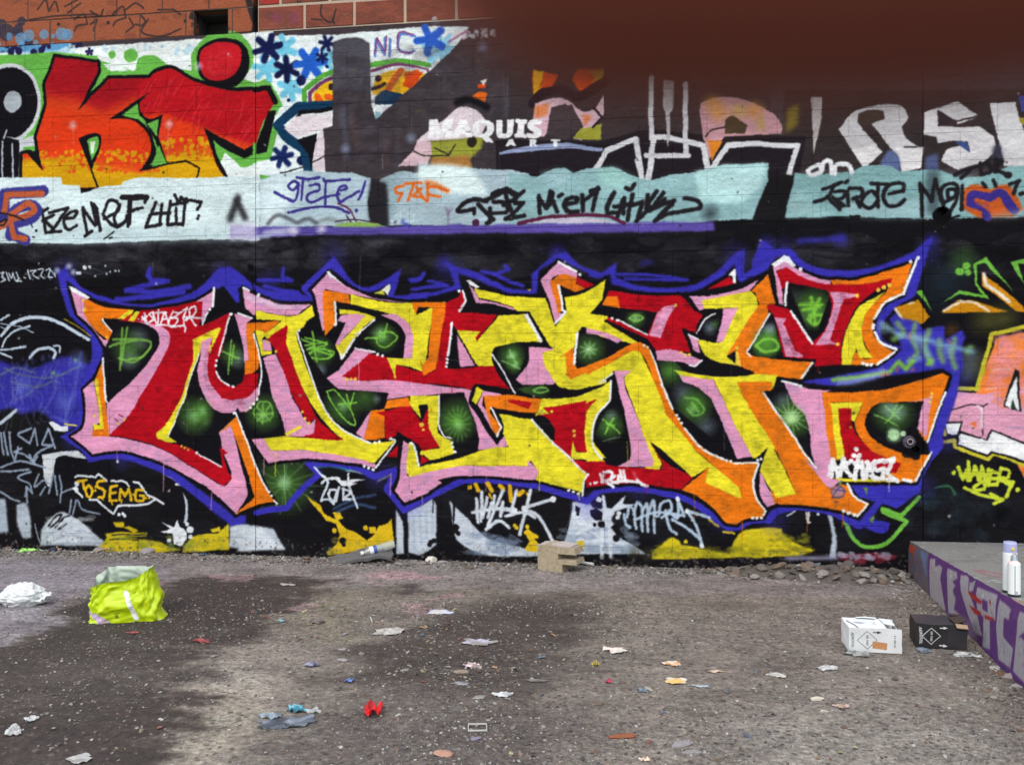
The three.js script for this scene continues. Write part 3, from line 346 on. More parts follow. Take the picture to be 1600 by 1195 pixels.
L(PNK, '-100,1200 0,1200 ~130,1180 228,1085 245,1150 215,1190 150,1290 80,1300 60,1255 40,1300 -60,1290');
L(YEL, '205,450 ~380,490 ~570,490 680,408 700,500 ~640,540 ~610,590 562,620 550,680 ~620,900 740,1190 ~840,1360 ~1000,1490 1150,1560 ~1280,1550 1370,1535 1200,1727 ~900,1660 ~600,1620 330,1620 280,1520 450,1500 ~700,1520 940,1530 ~830,1440 ~700,1280 600,1100 540,950 465,740 470,570 310,690 270,660 205,630 200,612 300,640 420,540 210,525');
L(YEL, '200,618 270,625 290,660 262,690 270,795 345,797 340,822 260,832 235,740');
L(PNK, '275,850 375,815 440,960 520,1195 ~600,1330 660,1400 705,1355 690,1480 580,1505 458,1500 420,1330 345,1170'); L(PNK, '290,690 330,720 345,795 270,790 265,700');
L(RED, '310,690 470,570 465,740 ~540,950 640,1195 ~750,1390 940,1532 ~820,1532 580,1505 690,1477 708,1355 650,1385 ~560,1250 500,1130 380,800');
L(PNK, '170,1527 280,1520 330,1622 ~600,1622 ~900,1657 1205,1732 1215,1767 ~1000,1727 ~700,1687 ~500,1697 310,1727'); L(YEL, '450,1477 590,1407 592,1425 470,1500');
L(PNK, '680,280 810,140 ~900,210 ~1050,290 ~1200,350 1510,387 ~1300,372 1000,322 790,280 770,300 800,590 765,625 740,500 700,320');
L(ORA, '770,285 985,315 1000,402 860,370 870,560 858,590 782,668 775,500');
L(YEL, '1000,322 ~1250,375 1515,392 1550,490 1690,418 1650,700 1615,970 1500,925 1380,905 1375,995 1365,1000 1300,842 1430,850 1510,855 1525,690 ~1490,570 ~1370,490 ~1200,450 1000,405');
L(PNK, '1440,850 1512,855 1527,690 ~1490,570 ~1370,485 1250,490 ~1390,560 ~1460,660 1450,760');
L(RED, '930,1005 1150,818 1300,840 1370,1010 1380,905 1620,975 1630,1070 ~1300,1035 1050,1042');
L(PNK, '1040,765 1200,808 1150,820 930,1005 1060,1042 ~1350,1035 1600,1062 2010,1118 1985,1190 1960,1140 1750,1145 1500,1170 1300,1190 1320,1140 890,1108 800,1018 900,950');
L(PNK, '920,490 1140,480 970,660 900,745 870,740 960,560 890,540'); L(YEL, '900,435 1130,480 1212,512 ~1100,600 925,855 870,740 900,745 1125,492 910,480');
L(ORA, '1310,1197 1480,1180 1500,1257 1285,1270'); L(ORA, '1165,1290 1285,1270 1285,1515 1200,1537 1110,1527'); L(PNK, '1050,1477 1165,1287 1110,1527'); L(RED, '1210,1302 1500,1250 1590,1390 1660,1230 1680,1300 1760,1580 1600,1630 1560,1567 1390,1457 1380,1497 1290,1527 1285,1330');
L(PNK, '1435,1535 1480,1567 1475,1827 1640,1830 1760,1880 1640,1980 1450,2052 1370,1957 1410,1837'); L(YEL, '1480,1557 1520,1557 1575,1757 1640,1760 1640,1812 1500,1837 1475,1787'); L(RED, '1305,1667 1390,1577 1390,1677');
tile(640, 400, 0.1875);
L(ORA, '10,385 300,385 305,420 270,640 215,950 120,1000 80,860 110,905 150,850 190,430 70,420 52,490');
L(RED, '305,390 ~400,340 420,300 445,300 470,380 415,465 730,490 580,680 552,715 550,660 592,638 390,612 350,560 300,940 410,940 705,915 740,1000 840,1112 ~700,1085 550,1062 510,1112 ~300,1075 0,1052 0,950 120,1000 215,958 270,650');
L(YEL, '388,615 590,630 550,680 555,715 740,500 960,480 1112,715 ~900,722 ~720,760 690,800 690,860 705,915 570,922 450,720'); L(PNK, '388,640 550,915 418,920');
L(PNK, '490,230 545,290 580,365 850,420 890,452 ~700,405 560,395'); L(YEL, '535,262 ~800,330 1130,350 1215,590 1310,460 1285,345 ~1450,310 1640,195 1600,370 1510,480 1645,505 1620,545 1970,760 1600,670 ~1450,590 1400,640 1370,770 1260,830 1110,800 1200,770 1160,742 1000,462 900,460 850,415 575,350');
L(PNK, '1090,200 1240,45 1400,150 1390,200 ~1300,155 ~1200,175 1175,220 1240,470 1280,480 1215,560 1150,350'); L(ORA, '1175,212 ~1280,150 1390,190 1380,230 1470,272 1380,300 1265,250 1240,250 1270,460 1235,475'); L(RED, '1390,175 1545,240 1470,275 1385,225');
L(PNK, '1000,755 1210,770 1110,802 ~1140,920 1225,1045 1200,1072 940,1072 885,1030 ~985,900');
L(YEL, '1110,802 1260,832 1370,762 1300,990 1345,1032 1640,880 1640,1060 ~1500,1092 ~1350,1112 ~1250,1092 1210,1050 1125,920'); L(ORA, '1235,850 1370,762 1370,900 1400,940 1640,850 1640,890 1345,1035 1305,990 1300,825');
L(YEL, '0,1167 240,1157 240,1467 ~300,1517 345,1537 372,1647 170,1707 85,1627 255,1597 ~190,1497 155,1400 148,1235 75,1242 95,1357 0,1240'); L(RED, '90,1657 165,1707 95,1735');
L(PNK, '450,1130 500,1107 490,1227 725,1580 790,1497 830,1587 ~700,1607 570,1617 580,1527 ~550,1407');
L(YEL, '745,1315 1015,1365 1480,1817 1440,1970 ~1250,1917 1045,1870 1075,1797 1000,1705 980,1757 ~700,1747 ~400,1757 0,1840 -20,1800 0,1557 20,1557 85,1757 ~400,1687 570,1627 ~700,1597 820,1597 780,1470 785,1405');
L(PNK, '-20,1845 ~400,1755 985,1752 980,1705 1078,1792 1042,1870 ~700,1837 ~450,1832 ~250,1857 ~100,1937 -20,2000');
L(YEL, '560,1085 612,1115 550,1237 518,1207'); L(PNK, '612,1117 ~750,1147 830,1200 610,1165 600,1240 720,1400 742,1415 700,1460 560,1237'); L(ORA, '615,1162 830,1155 1100,1192 1050,1310 ~870,1297 685,1262 665,1300 760,1420 725,1500 695,1450 640,1310'); L(RED, '820,1197 1022,1217 990,1272 830,1227');
L(YEL, '1100,1192 ~1350,1177 1640,1077 1670,1200 ~1570,1290 ~1530,1430 ~1540,1560 1640,1687 1340,1697 1365,1535 1390,1637 1475,1637 1450,1467 ~1480,1317 1572,1190 ~1300,1237 1110,1265 1175,1307 1045,1332'); L(RED, '1110,1265 ~1300,1237 1572,1190 ~1480,1327 1450,1467 1475,1637 1390,1627 1365,1537 1340,1697 1640,1717 1640,1910 1480,1930 1500,1837 1330,1697 1205,1557 1210,1437 ~1150,1347 1060,1325 1175,1310');
tile(920, 400, 0.1875);
L(RED, '170,285 ~450,325 770,330 880,450 955,490 ~900,570 890,635 780,598 850,805 ~700,790 560,785 490,690 150,535 160,510 490,658 570,470 260,432 235,340 150,335'); L(ORA, '150,335 240,340 258,432 108,408'); L(PNK, '570,475 ~620,420 735,402 640,560 600,680 505,660');
L(PNK, '555,790 ~700,782 860,830 950,870 900,920 ~750,885 575,868'); L(RED, '985,280 1170,165 1215,230'); L(PNK, '-20,600 ~150,640 285,705 240,728 ~100,660 -20,640');
L(ORA, '-20,945 ~250,790 ~390,722 ~480,745 520,810 660,1195 ~700,1280 ~800,1440 ~1000,1630 1200,1717 1400,1717 1372,1887 ~1400,2017 1475,2130 1450,2177 ~1330,2187 1270,2207 1230,2237 1150,2227 ~1050,2117 ~900,1997 780,1947 1000,1757 970,1887 1270,2017 1250,1927 ~950,1667 ~760,1487 650,1327 550,1067 480,880 430,800 ~350,800 ~200,880 -20,990');
L(YEL, '-20,1000 200,880 ~370,790 430,800 ~500,950 555,1067 650,1327 ~800,1500 ~900,1627 1255,1927 1275,2017 1220,2007 970,1887 1000,1757 860,1847 ~680,1680 ~560,1580 510,1547 605,1727 590,1787 460,1767 540,1737 ~420,1387 310,1067 300,1000 355,955 210,955 198,985 -20,1095'); L(PNK, '215,955 355,955 297,1000 310,1100 ~400,1337 545,1717 530,1757 240,1757 ~350,1667 ~310,1367 240,1067');
L(YEL, '-20,1180 180,1040 190,1067 180,1197 ~60,1347 ~30,1497 ~60,1647 140,1717 -20,1707'); L(RED, '-20,1230 70,1187 -20,1310'); L(RED, '-20,1717 240,1757 460,1767 600,1787 612,1727 510,1547 ~620,1700 870,1847 775,1947 ~500,1907 ~250,1897 -20,1930');
L(YEL, '712,952 ~1000,998 1300,1000 1430,985 1565,990 1530,1112 1520,1050 1240,1050 1290,1167 1550,1587 1600,1827 1640,2007 1560,2007 1420,1787 1500,1597 1390,1687 1360,1667 1200,1367 1040,1030 765,1000'); L(PNK, '760,995 1035,1028 1200,1367 1365,1672 1240,1687 1020,1187 ~900,1092 790,1050'); L(ORA, '1240,1050 1520,1050 1530,1115 1450,1127 1640,1387 1640,1797 1550,1587 1290,1167');
L(ORA, '1350,300 1490,150 1560,400 1490,410 1500,480 1320,790 1370,830 1640,870 1640,985 ~1450,985 1250,920 1240,780 1150,840 1250,640 1420,400 1390,310'); L(PNK, '840,340 1000,335 ~1250,280 1412,200 1345,292 950,370 972,438 930,455'); L(YEL, '945,370 1345,292 1400,340 1412,420 1260,640 1150,840 1225,905 1240,790 1265,920 ~1000,850 905,690 1050,722 1110,715 1245,430 970,440'); L(PNK, '1120,440 1250,430 1110,718 1058,712 1112,560'); L(PNK, '830,650 905,690 942,812 880,790'); L(PNK, '1420,1807 1440,1817 1565,2067 1490,2100 ~1430,1987');
tile(1180, 400, 0.1875);
L(PNK, '150,90 240,15 360,110 ~500,180 640,205 630,242 ~400,205 260,95 175,130 225,260 240,410 200,400'); L(RED, '178,138 260,92 ~450,205 640,237 ~900,235 1142,188 1150,230 ~1000,290 ~850,420 ~770,580 725,740 720,905 500,920 512,860 240,840 160,500 98,430 120,400 280,440 480,730 ~600,580 ~640,400 600,285 270,215 230,285');
L(ORA, '635,200 ~850,200 1315,55 1230,315 ~1080,390 ~1000,510 ~985,650 ~1060,740 1165,800 1015,910 800,907 840,790 ~900,850 975,855 ~890,650 ~920,500 ~1000,380 1092,300 1145,188 ~900,235 650,240'); L(YEL, '1090,290 ~1000,380 ~920,500 ~890,620 ~920,760 990,852 870,845 845,765 800,907 722,907 ~740,700 ~800,530 870,410');
L(PNK, '620,300 840,310 850,330 742,360 630,690 640,710 715,735 500,745 ~600,590 ~655,400'); L(PNK, '160,510 265,520 240,560 335,790 400,822 390,840 258,838 ~200,620');
L(ORA, '-10,845 495,885 390,1025 ~250,1010 -10,985'); L(YEL, '-20,990 190,990 150,1112 140,1050 -20,1050'); L(ORA, '-60,1050 140,1050 150,1112 60,1120 500,1787 610,1927 740,1900 770,1917 ~830,2017 935,2067 850,2172 ~700,2117 ~400,2077 170,2067 115,1937 185,2017 345,1982 165,1587 -60,1250'); L(PNK, '240,1045 380,1082 ~480,1110 640,1115 560,1140 610,1517 650,1707 640,1857 720,1867 640,1937 600,1917 400,1687 510,1767 480,1667 ~430,1367 ~300,1197');
L(ORA, '560,1130 ~900,1132 ~1200,1085 1560,970 1620,1000 1590,1087 1450,1497 1420,1547 1360,1467 1455,1187 1400,1210 ~1200,1217 ~1000,1240 ~920,1367 ~960,1497 ~1080,1587 1260,1647 1450,1657 1340,1880 1000,1887 1220,1747 1170,1707 ~1000,1667 ~850,1467 830,1397 905,1217 630,1217 690,1707 640,1707 600,1467'); L(PNK, '1255,1222 1400,1195 1485,1160 1425,1520 1350,1440 1410,1200');
L(YEL, '628,1222 905,1217 860,1317 830,1387 802,1372 805,1277 690,1272 750,1687 688,1707'); L(RED, '690,1272 805,1272 800,1377 ~850,1487 ~1000,1637 1225,1727 1180,1807 750,1687'); L(YEL, '650,1850 1200,1872 1190,1885 740,1880'); L(YEL, '-80,1250 160,1577 168,1627 345,1982 180,2017 40,1787 115,1600 105,1570 -20,1690'); 
L(PNK, '40,1800 130,1970 165,2065 100,2095 ~45,1940');
for (const [c, t, x, y, s] of field) { tile(x, y, s); path(outline(t, true), true); ctx.strokeStyle = K; ctx.lineWidth = wide(52); ctx.lineJoin = 'round'; ctx.stroke(); }
tile(80, 400, 0.1875); 
for (const [x, t] of [[80, '440,520 ~650,530 ~850,620 ~890,700 ~830,850 ~560,1140 455,1215 420,830 510,640'], [80, '1160,1067 1260,1100 ~1400,1297 1530,1307 1380,1467 1415,1757 970,1507'], [360, '580,600 760,570 1030,700 800,1020 1310,1145 1285,1270 1050,1487 ~800,1297 560,700'], [360, '240,830 445,1482 170,1520 60,1300 225,1100'], [920, '620,1067 800,1067 1030,1217 1240,1690 ~1000,1627 ~690,1247'], [920, '200,1197 240,1167 350,1667 200,1727 40,1497'], [640, '260,1157 450,1142 580,1507 570,1637 345,1547 245,1397'], [640, '1020,1357 1205,1437 1190,1557 1330,1700 1480,1817'], [1180, '280,220 640,290 480,730'], [1180, '115,490 245,840 0,840 -60,690'], [1180, '940,1297 1250,1227 1410,1197 1250,1637 940,1447']]) { tile(x, 400, 0.1875); fill(K, t); }
for (const [c, t, x, y, s] of field) { tile(x, y, s); fill(c, t); }
// uneven cover of the roller: thin scuffed strokes in the flat fields
for (const [c, t, x, y, s] of field) {
  tile(x, y, s); const q = t.split(/\s+/).map((w) => w.replace('~', '').split(',').map(Number)), xs = q.map((p) => p[0]), ys = q.map((p) => p[1]);
  const x0 = Math.min(...xs), x1 = Math.max(...xs), y0 = Math.min(...ys), y1 = Math.max(...ys), n = Math.min(420, (x1 - x0) * (y1 - y0) / 950);
  const dark = { [YEL]: '#6d7418', [ORA]: '#8a5416', [RED]: '#6d0914', [PNK]: '#8d86ad' }[c], light = { [YEL]: '#fbf37a', [ORA]: '#ff9540', [RED]: '#e0283a', [PNK]: '#f3b6d2' }[c];
  inside(t, () => { for (let i = 0; i < n; i++) { const a = R(x0, x1), b = R(y0, y1), w = R(8, 46); line(rnd() < 0.55 ? dark : light, R(2, 11), a + ',' + b + ' ' + (a + w) + ',' + (b + R(-9, 9)), 0, R(0.05, 0.24)); } });
}
// green lights in the black windows
const g1 = '100,172,62', g2 = '170,225,165', g3 = '150,175,190';
function shine(spots, r, text) { inside(text, () => { for (const [x, y, k] of spots) { glow(g1, r * (k ?? 1), x + ',' + y, 0.75); glow(g2, r * 0.42 * (k ?? 1), x + ',' + y, 0.6); } }); }
tile(80, 400, 0.1875);
const winA = '440,520 ~650,530 ~850,620 ~890,700 ~830,850 ~560,1140 455,1215 420,830 510,640';
inside(winA, () => { glow(g3, 120, '730,690 650,860', 0.5); glow(g1, 200, '640,760', 0.55); lines('#79b348', 22, '590,600 570,950|630,600 600,760 580,900|510,700 ~700,690 ~830,720 ~760,840 640,860|480,755 ~600,720 720,700|560,850 ~700,880 ~830,760', 2, 0.8); });
inside('1500,500 1560,650 1620,900 1600,1060 1520,1100 ~1400,1000 1380,920 1410,820', () => { glow(g3, 100, '1560,860', 0.5); glow(g1, 130, '1500,820', 0.6); lines('#7fbf4c', 16, '1500,700 1470,980|1520,740 1500,900|1430,800 1560,850', 2, 0.8); });
shine([[1190, 1330, 1.3], [1260, 1290, 0.8]], 150, '1160,1067 1220,1067 1530,1307 1380,1467 1415,1757 970,1507'); glow('100,150,80', 60, '1290,1380', 0.4);
tile(360, 400, 0.1875);
inside('300,950 445,1482 170,1520 60,1300 225,1100', () => { glow(g1, 190, '275,1310', 0.8); glow(g2, 60, '265,1330', 0.6); lines('#8ccf54', 14, '270,1230 265,1400|200,1320 360,1310|215,1250 330,1370|330,1250 220,1380|240,1210 ~330,1230 ~350,1330 ~260,1380 ~190,1310 240,1210', 3, 0.7); });
inside('580,600 760,570 780,665 870,740 1000,740 800,1020 ~640,800 570,650', () => { glow(g1, 160, '740,800', 0.7); glow(g3, 70, '750,950', 0.6); lines('#83cc45', 15, '590,690 ~700,740 ~620,780 ~800,740 ~700,700 620,680|640,820 ~720,780 ~860,800 ~800,860 ~660,840 ~700,790 ~850,830 ~780,770|680,630 720,880|620,740 800,720', 2, 0.9); });
inside('1030,700 1200,490 1460,660 1420,850 1030,750', () => { glow(g1, 150, '1270,680', 0.75); glow(g2, 80, '1250,650', 0.6); lines('#83cc45', 14, '1120,690 1290,670|1200,690 ~1300,630 ~1390,680 ~1290,760 ~1220,720 1250,620|1310,550 1280,660', 2, 0.85); });
inside('760,1067 870,1067 890,1110 1310,1145 1285,1270 1160,1290 1050,1487 ~800,1297', () => { glow(g1, 200, '920,1270', 0.6); glow(g1, 150, '1120,1180', 0.5); glow(g3, 50, '1215,1195', 0.5); glow(g2, 60, '940,1250', 0.5); lines('#86cf4a', 13, '800,1130 ~860,1120 ~1000,1280 ~1040,1410 ~960,1370 ~830,1200 800,1130|960,1150 1000,1260|900,1240 1050,1220|1030,1140 1000,1240', 1, 0.9); });
tile(640, 400, 0.1875);
inside('260,1157 450,1142 580,1507 570,1637 345,1547 245,1397', () => { glow(g1, 210, '390,1370', 0.85); glow(g2, 60, '410,1410', 0.6); for (let i = 0; i < 16; i++) { const a = i * 0.393; line('#7fc552', 8, '400,1400 ' + (400 + Math.cos(a) * 110) + ',' + (1400 + Math.sin(a) * 150), 3, 0.5); } });
shine([[850, 830], [880, 910, 0.7]], 130, '700,760 ~850,730 1000,750 880,1060 720,870'); lines('#9fd58a', 12, '770,870 920,940|830,780 890,900', 3, 0.7);
shine([[1500, 780]], 150, '1400,640 1640,660 1640,850 1400,940'); for (let i = 0; i < 9; i++) { const a = i * 0.7; line('#bfe8b4', 7, '1490,780 ' + (1490 + Math.cos(a) * 75) + ',' + (780 + Math.sin(a) * 75), 3, 0.6); }
inside('890,1110 1000,1075 1200,1080 1600,1080 1300,1180 1100,1187', () => { glow(g1, 110, '1080,1120 960,1115', 0.45); line('#7fbf5a', 13, '1030,1120 ~1090,1095 ~1160,1120 ~1090,1145 1030,1120', 2, 0.9); });
tile(920, 400, 0.1875);
shine([[390, 525]], 100, '30,470 570,465 500,655'); line('#8fd060', 14, '330,520 ~390,495 ~460,520 ~390,550 330,520', 3, 0.8);
inside('930,470 1120,440 1055,710 910,680', () => { glow(g3, 70, '1010,600', 0.6); glow(g1, 50, '1060,570', 0.4); });
inside('580,870 720,880 1000,1180 1100,1195 1240,1690 690,1247 620,1067', () => { glow(g1, 140, '680,960', 0.7); glow(g3, 110, '780,1140 980,1420', 0.45); glow(g1, 170, '880,1250', 0.85); glow(g2, 50, '860,1280', 0.4); lines('#7fcf52', 16, '800,1180 ~900,1200 ~970,1290 ~880,1330 820,1270|860,1220 920,1300', 4, 0.7); });
inside('200,1197 240,1167 350,1667 200,1727 40,1497', () => { glow(g1, 150, '170,1410', 0.75); glow(g3, 60, '190,1330', 0.5); lines('#86cf4a', 13, '110,1350 260,1480|210,1350 130,1480|150,1400 220,1420', 2, 0.85); lines('#9cc0a8', 7, '110,1540 260,1510', 2, 0.6); });
inside('1360,480 1520,470 1640,860 1340,830', () => { glow(g3, 70, '1520,610', 0.7); glow(g1, 150, '1480,720', 0.8); line('#86d04a', 20, '1390,740 ~1480,690 ~1570,720 ~1570,780 ~1460,790 1390,740', 4, 0.9); });
tile(1180, 400, 0.1875);
inside('115,490 245,840 0,840 -60,690', () => { glow(g3, 60, '120,620', 0.6); glow(g1, 130, '100,730', 0.8); line('#86d04a', 18, '10,740 ~90,690 ~180,720 ~180,780 ~80,790 10,740', 4, 0.9); });
inside('280,220 640,290 480,730', () => { glow(g1, 190, '480,440', 0.9); glow('80,90,92', 80, '330,330 380,520', 0.4); lines('#80c83e', 26, '380,400 560,400|400,450 540,420|470,340 500,560|540,350 460,540|440,530 ~500,570 590,490|450,500 560,490', 4, 0.85); });
inside('60,1127 260,1127 ~430,1347 500,1707 400,1627', () => { glow(g1, 190, '300,1350', 0.85); glow('215,250,215', 80, '305,1345', 0.95); glow(g3, 90, '230,1210', 0.45); for (let i = 0; i < 16; i++) { const a = i * 0.393 + 0.2, q = i % 2 ? 190 : 120; line('#b5e88a', 7, '300,1347 ' + (300 + Math.cos(a) * q) + ',' + (1347 + Math.sin(a) * q), 2, 0.6); } });
inside('940,1297 ~1050,1227 ~1250,1227 1410,1197 1340,1447 1250,1627 ~1050,1567 ~940,1447', () => { glow(g1, 190, '1150,1310', 0.7); glow(g3, 90, '1110,1280 1190,1300', 0.6); lines('#8fd06a', 10, '990,1320 1200,1410|1230,1250 1080,1400|1080,1250 1210,1350|1180,1240 1130,1360', 2, 0.8); glow('190,240,180', 75, '1160,1495', 1); dots('#b8e6ae', 46, '1158,1492', 0.7); dots('#c9eec2', 22, '1237,1480', 0.9); });
// white edges, dots
const hi = (w, list) => lines(WHI, w, list);
tile(80, 400, 0.1875);
fill(WHI, '145,250 175,255 320,345 300,360 170,295'); hi(22, '1355,270 1345,420'); hi(16, '1300,470 1280,500 1258,570|430,540 500,630'); hi(18, '1482,510 1395,830|1376,960 ~1410,1030 1480,1080|425,855 450,1190 458,1215'); hi(12, '1225,820 1105,1190 970,1507'); hi(14, '1232,1655 1412,1757'); dots(WHI, 13, '1375,872 1370,912 1515,1092 1492,485 1210,1640 1318,447 427,532'); dots(DOT, 13, '262,368 270,450 1325,752 1325,775 1318,798'); dots(DOT, 12, '605,1360 552,1395 455,680 1080,1587 1108,1600 1135,1612 356,1332'); lines('#7a1020', 10, '560,1320 595,1340|525,1360 550,1375');
tile(360, 400, 0.1875);
hi(17, '45,1305 170,1647 ~260,1867 315,1965|62,478 175,518|195,650 ~245,850 ~252,1000 232,1150|555,640 ~620,850 740,1190 ~840,1357 ~970,1467 1165,1560|868,380 880,570|1372,1545 1210,1765'); hi(14, '1510,1555 1540,1620 1572,1757|1040,765 1200,805|1320,1525 1370,1530|362,2040 390,2065'); dots(WHI, 13, '28,1310 320,1965 340,2000 215,1192 190,1227 165,1262 1205,1557 1240,1552 1338,1522 1225,822 1267,832 1110,1757 1150,1767 1190,1780 1505,1560 20,1090 572,620 8,485 872,572'); line(WHI, 22, '925,850 1035,690|1060,640 1210,525'.split('|')[0]); hi(16, '1070,640 1200,530'); fill(WHI, '900,745 925,840 960,800 940,855 915,858'); fill(WHI, '800,130 825,125 ~880,190 960,250 900,220 830,180'); fill('#e9ecd8', '1190,310 1265,285 1325,235 1335,270 1310,328 1285,300'); fill('#c5c63a', '1190,310 1265,290 1290,325'); hi(12, '1040,655 1055,640|1055,670 1085,635'); dots(DOT, 13, '305,715 378,795 598,1300 625,1352 652,1390 970,1028 1005,1028 1040,1028 1372,1005'); line(WHI, 20, '105,265 150,285'); dots(WHI, 16, '232,325'); fill('#d9d2e4', '100,300 220,340 420,400 660,420 400,440 130,360', 10, 0.6); dots(YEL, 20, '1595,1640 1595,1407');
tile(640, 400, 0.1875);
fill(WHI, '470,200 500,195 585,255 560,265 500,235'); hi(20, '440,290 468,375 415,455|352,560 322,830'); hi(28, '975,492 1092,712'); hi(14, '692,812 880,1142|245,1157 245,1397 ~290,1497 345,1520'); hi(20, '1245,250 1275,450 1302,465 1215,560|1242,45 1390,130|1400,640 1372,900'); hi(18, '1018,1367 1060,1420 ~1200,1560 1470,1810|1488,1827 ~1450,1897 1442,1997'); hi(16, '682,1270 745,1390 765,1420 730,1507'); hi(14, '0,1557 30,1567 55,1650 82,1747'); dots(WHI, 13, '315,860 310,890 305,922 408,292 1418,155 1325,1952 1365,1967 1405,1980 352,1560 358,1595 375,1635 1490,1825'); dots(DOT, 13, '98,1405 118,1450 1367,1462 1372,1497 1190,1292'); fill('#c9a93a', '975,275 1015,270 1005,290');
tile(920, 400, 0.1875);
hi(18, '185,1040 178,1200 ~60,1350 ~28,1500 ~45,1610 110,1690|605,1067 700,1275|800,1437 ~950,1607 1130,1700|1415,1725 ~1372,1870 ~1400,2017 1475,2127 1460,2160'); hi(14, '510,790 560,900 650,1190|250,540 490,655|1510,480 1345,760 1320,800 1350,830|835,652 915,690|840,910 885,920 950,870|1210,1727 1400,1720'); hi(12, '1050,480 ~960,540 900,640|205,975 90,1055'); fill(WHI, '1160,160 1215,108 1232,110 1222,228 1200,225 1195,165'); dots(WHI, 12, '195,525 237,540 730,1327 747,1357 770,1392 1150,1705 1185,1710 1410,1700 1438,1690 1370,2182 1405,2182 1440,2182 100,1050 135,1040 460,745 490,765'); dots(DOT, 13, '728,410 1240,765 772,805 808,825 845,822'); fill(DOT, '1230,790 1245,790 1265,915 1215,905'); fill(YEL, '165,520 130,548 150,500');
tile(1180, 400, 0.1875);
fill(WHI, '140,70 240,-10 290,0 345,80 310,85 250,45 170,90'); hi(20, '265,220 255,410|300,460 480,730|1162,800 1020,908|482,890 390,1015'); hi(22, '1355,25 1238,310 ~1080,390 ~1000,520|1000,640 ~1050,720 1178,780'); hi(18, '228,1042 365,1075|70,1137 410,1637 510,1770|770,1897 ~830,2007 940,2067 850,2165|1470,1637 1340,1875|1590,1137 1440,1547'); dots(WHI, 15, '1300,45 990,575 985,605 900,895 935,905 972,908 1365,15 380,105 740,2125 780,2142 825,2157 380,1082 1245,1867 1275,1872 1300,1877'); dots(DOT, 16, '1030,280 1077,260 1122,243 850,325 692,738'); dots(DOT, 11, '798,1427 1475,1150 1470,1185 1462,1220');
fill('#131217', '1240,1560 1270,1470 1310,1440 1390,1500 1440,1590 1400,1620 1370,1660 1300,1690 1255,1660', 6); dots('#131217', 30, '1265,1650 1340,1670 1300,1450');
line('#564a86', 10, '640,1960 ~680,1920 ~740,1940 ~740,2000 ~660,2010 640,1960', 1); dots('#8b7fb6', 44, '690,1965', 0.75); lines('#473c7a', 9, '630,1940 760,1960|640,2020 720,1910|660,2040 690,2050', 1, 0.9); fill('#8fae6a', '690,1890 730,1860 720,1920', 3, 0.8);

// -- tags over the piece
tile(200, 470, 0.0875);
lines('#eff0f6', 38, '190,330 190,330|250,290 340,420|290,220 330,400|250,350 340,270|430,190 ~370,230 ~420,290 450,340 360,400|430,200 490,400|540,160 520,400|450,210 680,210|650,200 570,400|660,220 720,430|600,330 690,320|800,180 700,400|800,190 ~900,220 ~820,290 740,300|760,300 ~880,320 ~820,430 720,440|900,230 1050,130|1050,130 980,300 990,430|480,440 ~620,430 ~800,460 ~980,440 ~1020,480 1010,560|1110,280 ~1090,160 ~1180,110 ~1200,200 ~1120,300 1020,340|1120,300 1210,450|1000,290 1320,310|1030,360 1110,300', 3);
tile(720, 730, 0.2625);
lines('#e6b420', 26, '90,105 105,140|160,100 185,140|230,110 250,130|290,110 300,200|370,145 345,160', 2); lines('#e6b420', 14, '45,115 45,128|60,112 60,125|395,155 395,165|170,160 180,185|335,130 325,165');
lines('#d5dee8', 20, '95,190 100,330|125,150 120,320|70,270 ~200,250 330,260|155,180 130,300|200,170 190,240|250,140 160,360|300,250 200,250|330,140 300,270|415,140 350,400|380,240 550,190|380,250 ~460,290 ~520,380 560,460|270,290 ~380,270 440,300|150,370 ~230,320 290,360|180,210 165,300|250,210 240,290', 2); dots('#e6edf4', 20, '380,245 550,192 320,260'); dots('#e3bf22', 12, '395,355 455,415');
lines('#b3c9de', 17, '970,280 ~985,340 1010,360|990,300 ~1000,230 ~1030,260 1045,365|1030,280 ~1050,210 ~1080,240 1080,380|1080,260 ~1110,220 1115,380|1110,290 ~1150,200 1155,390|1150,290 ~1180,290 ~1190,220 ~1240,200 ~1250,260 1200,300|1220,260 ~1250,370 1285,395|1290,190 ~1290,300 ~1240,260|1290,200 1330,290|1050,310 ~1150,270 1330,285|1260,310 ~1350,360 1430,440|1345,260 ~1400,340 1435,470|1345,262 1480,300', 2); dots('#e0e8f0', 13, '940,275 935,300 1345,262 1290,190 1435,470'); 
lines('#f2f4f8', 17, '830,40 850,90|850,30 840,90|850,30 ~900,30 ~890,70 850,80 905,115|920,50 ~890,80 ~930,90 ~940,50|950,20 960,80|970,20 980,85 1050,90|900,90 990,80', 1); line('#f2f4f8', 22, '1050,80 ~1080,105 1105,110', 2); line('#e8c8d0', 12, '1030,30 1055,85', 6, 0.5); dots('#f2f4f8', 8, '775,102 800,95 810,93');
tile(360, 600, 0.1875);
lines('#cfd9e4', 22, '760,830 ~790,800 ~810,830 ~770,940 760,970|760,965 ~820,960 860,1000|830,880 ~820,920 860,990 ~880,890 830,880|900,860 880,980|930,870 ~1000,900 940,960 1000,960|990,860 1060,1030|940,870 940,970', 1); fill('#e6ecf0', '740,740 790,760 800,780 900,770 920,800 970,800 975,740 990,740 990,795 1130,790 1010,820 1060,825 1000,850 920,850 880,800 800,800 760,770', 1); line('#e6ecf0', 14, '700,690 760,760', 2);
tile(1180, 600, 0.1875);
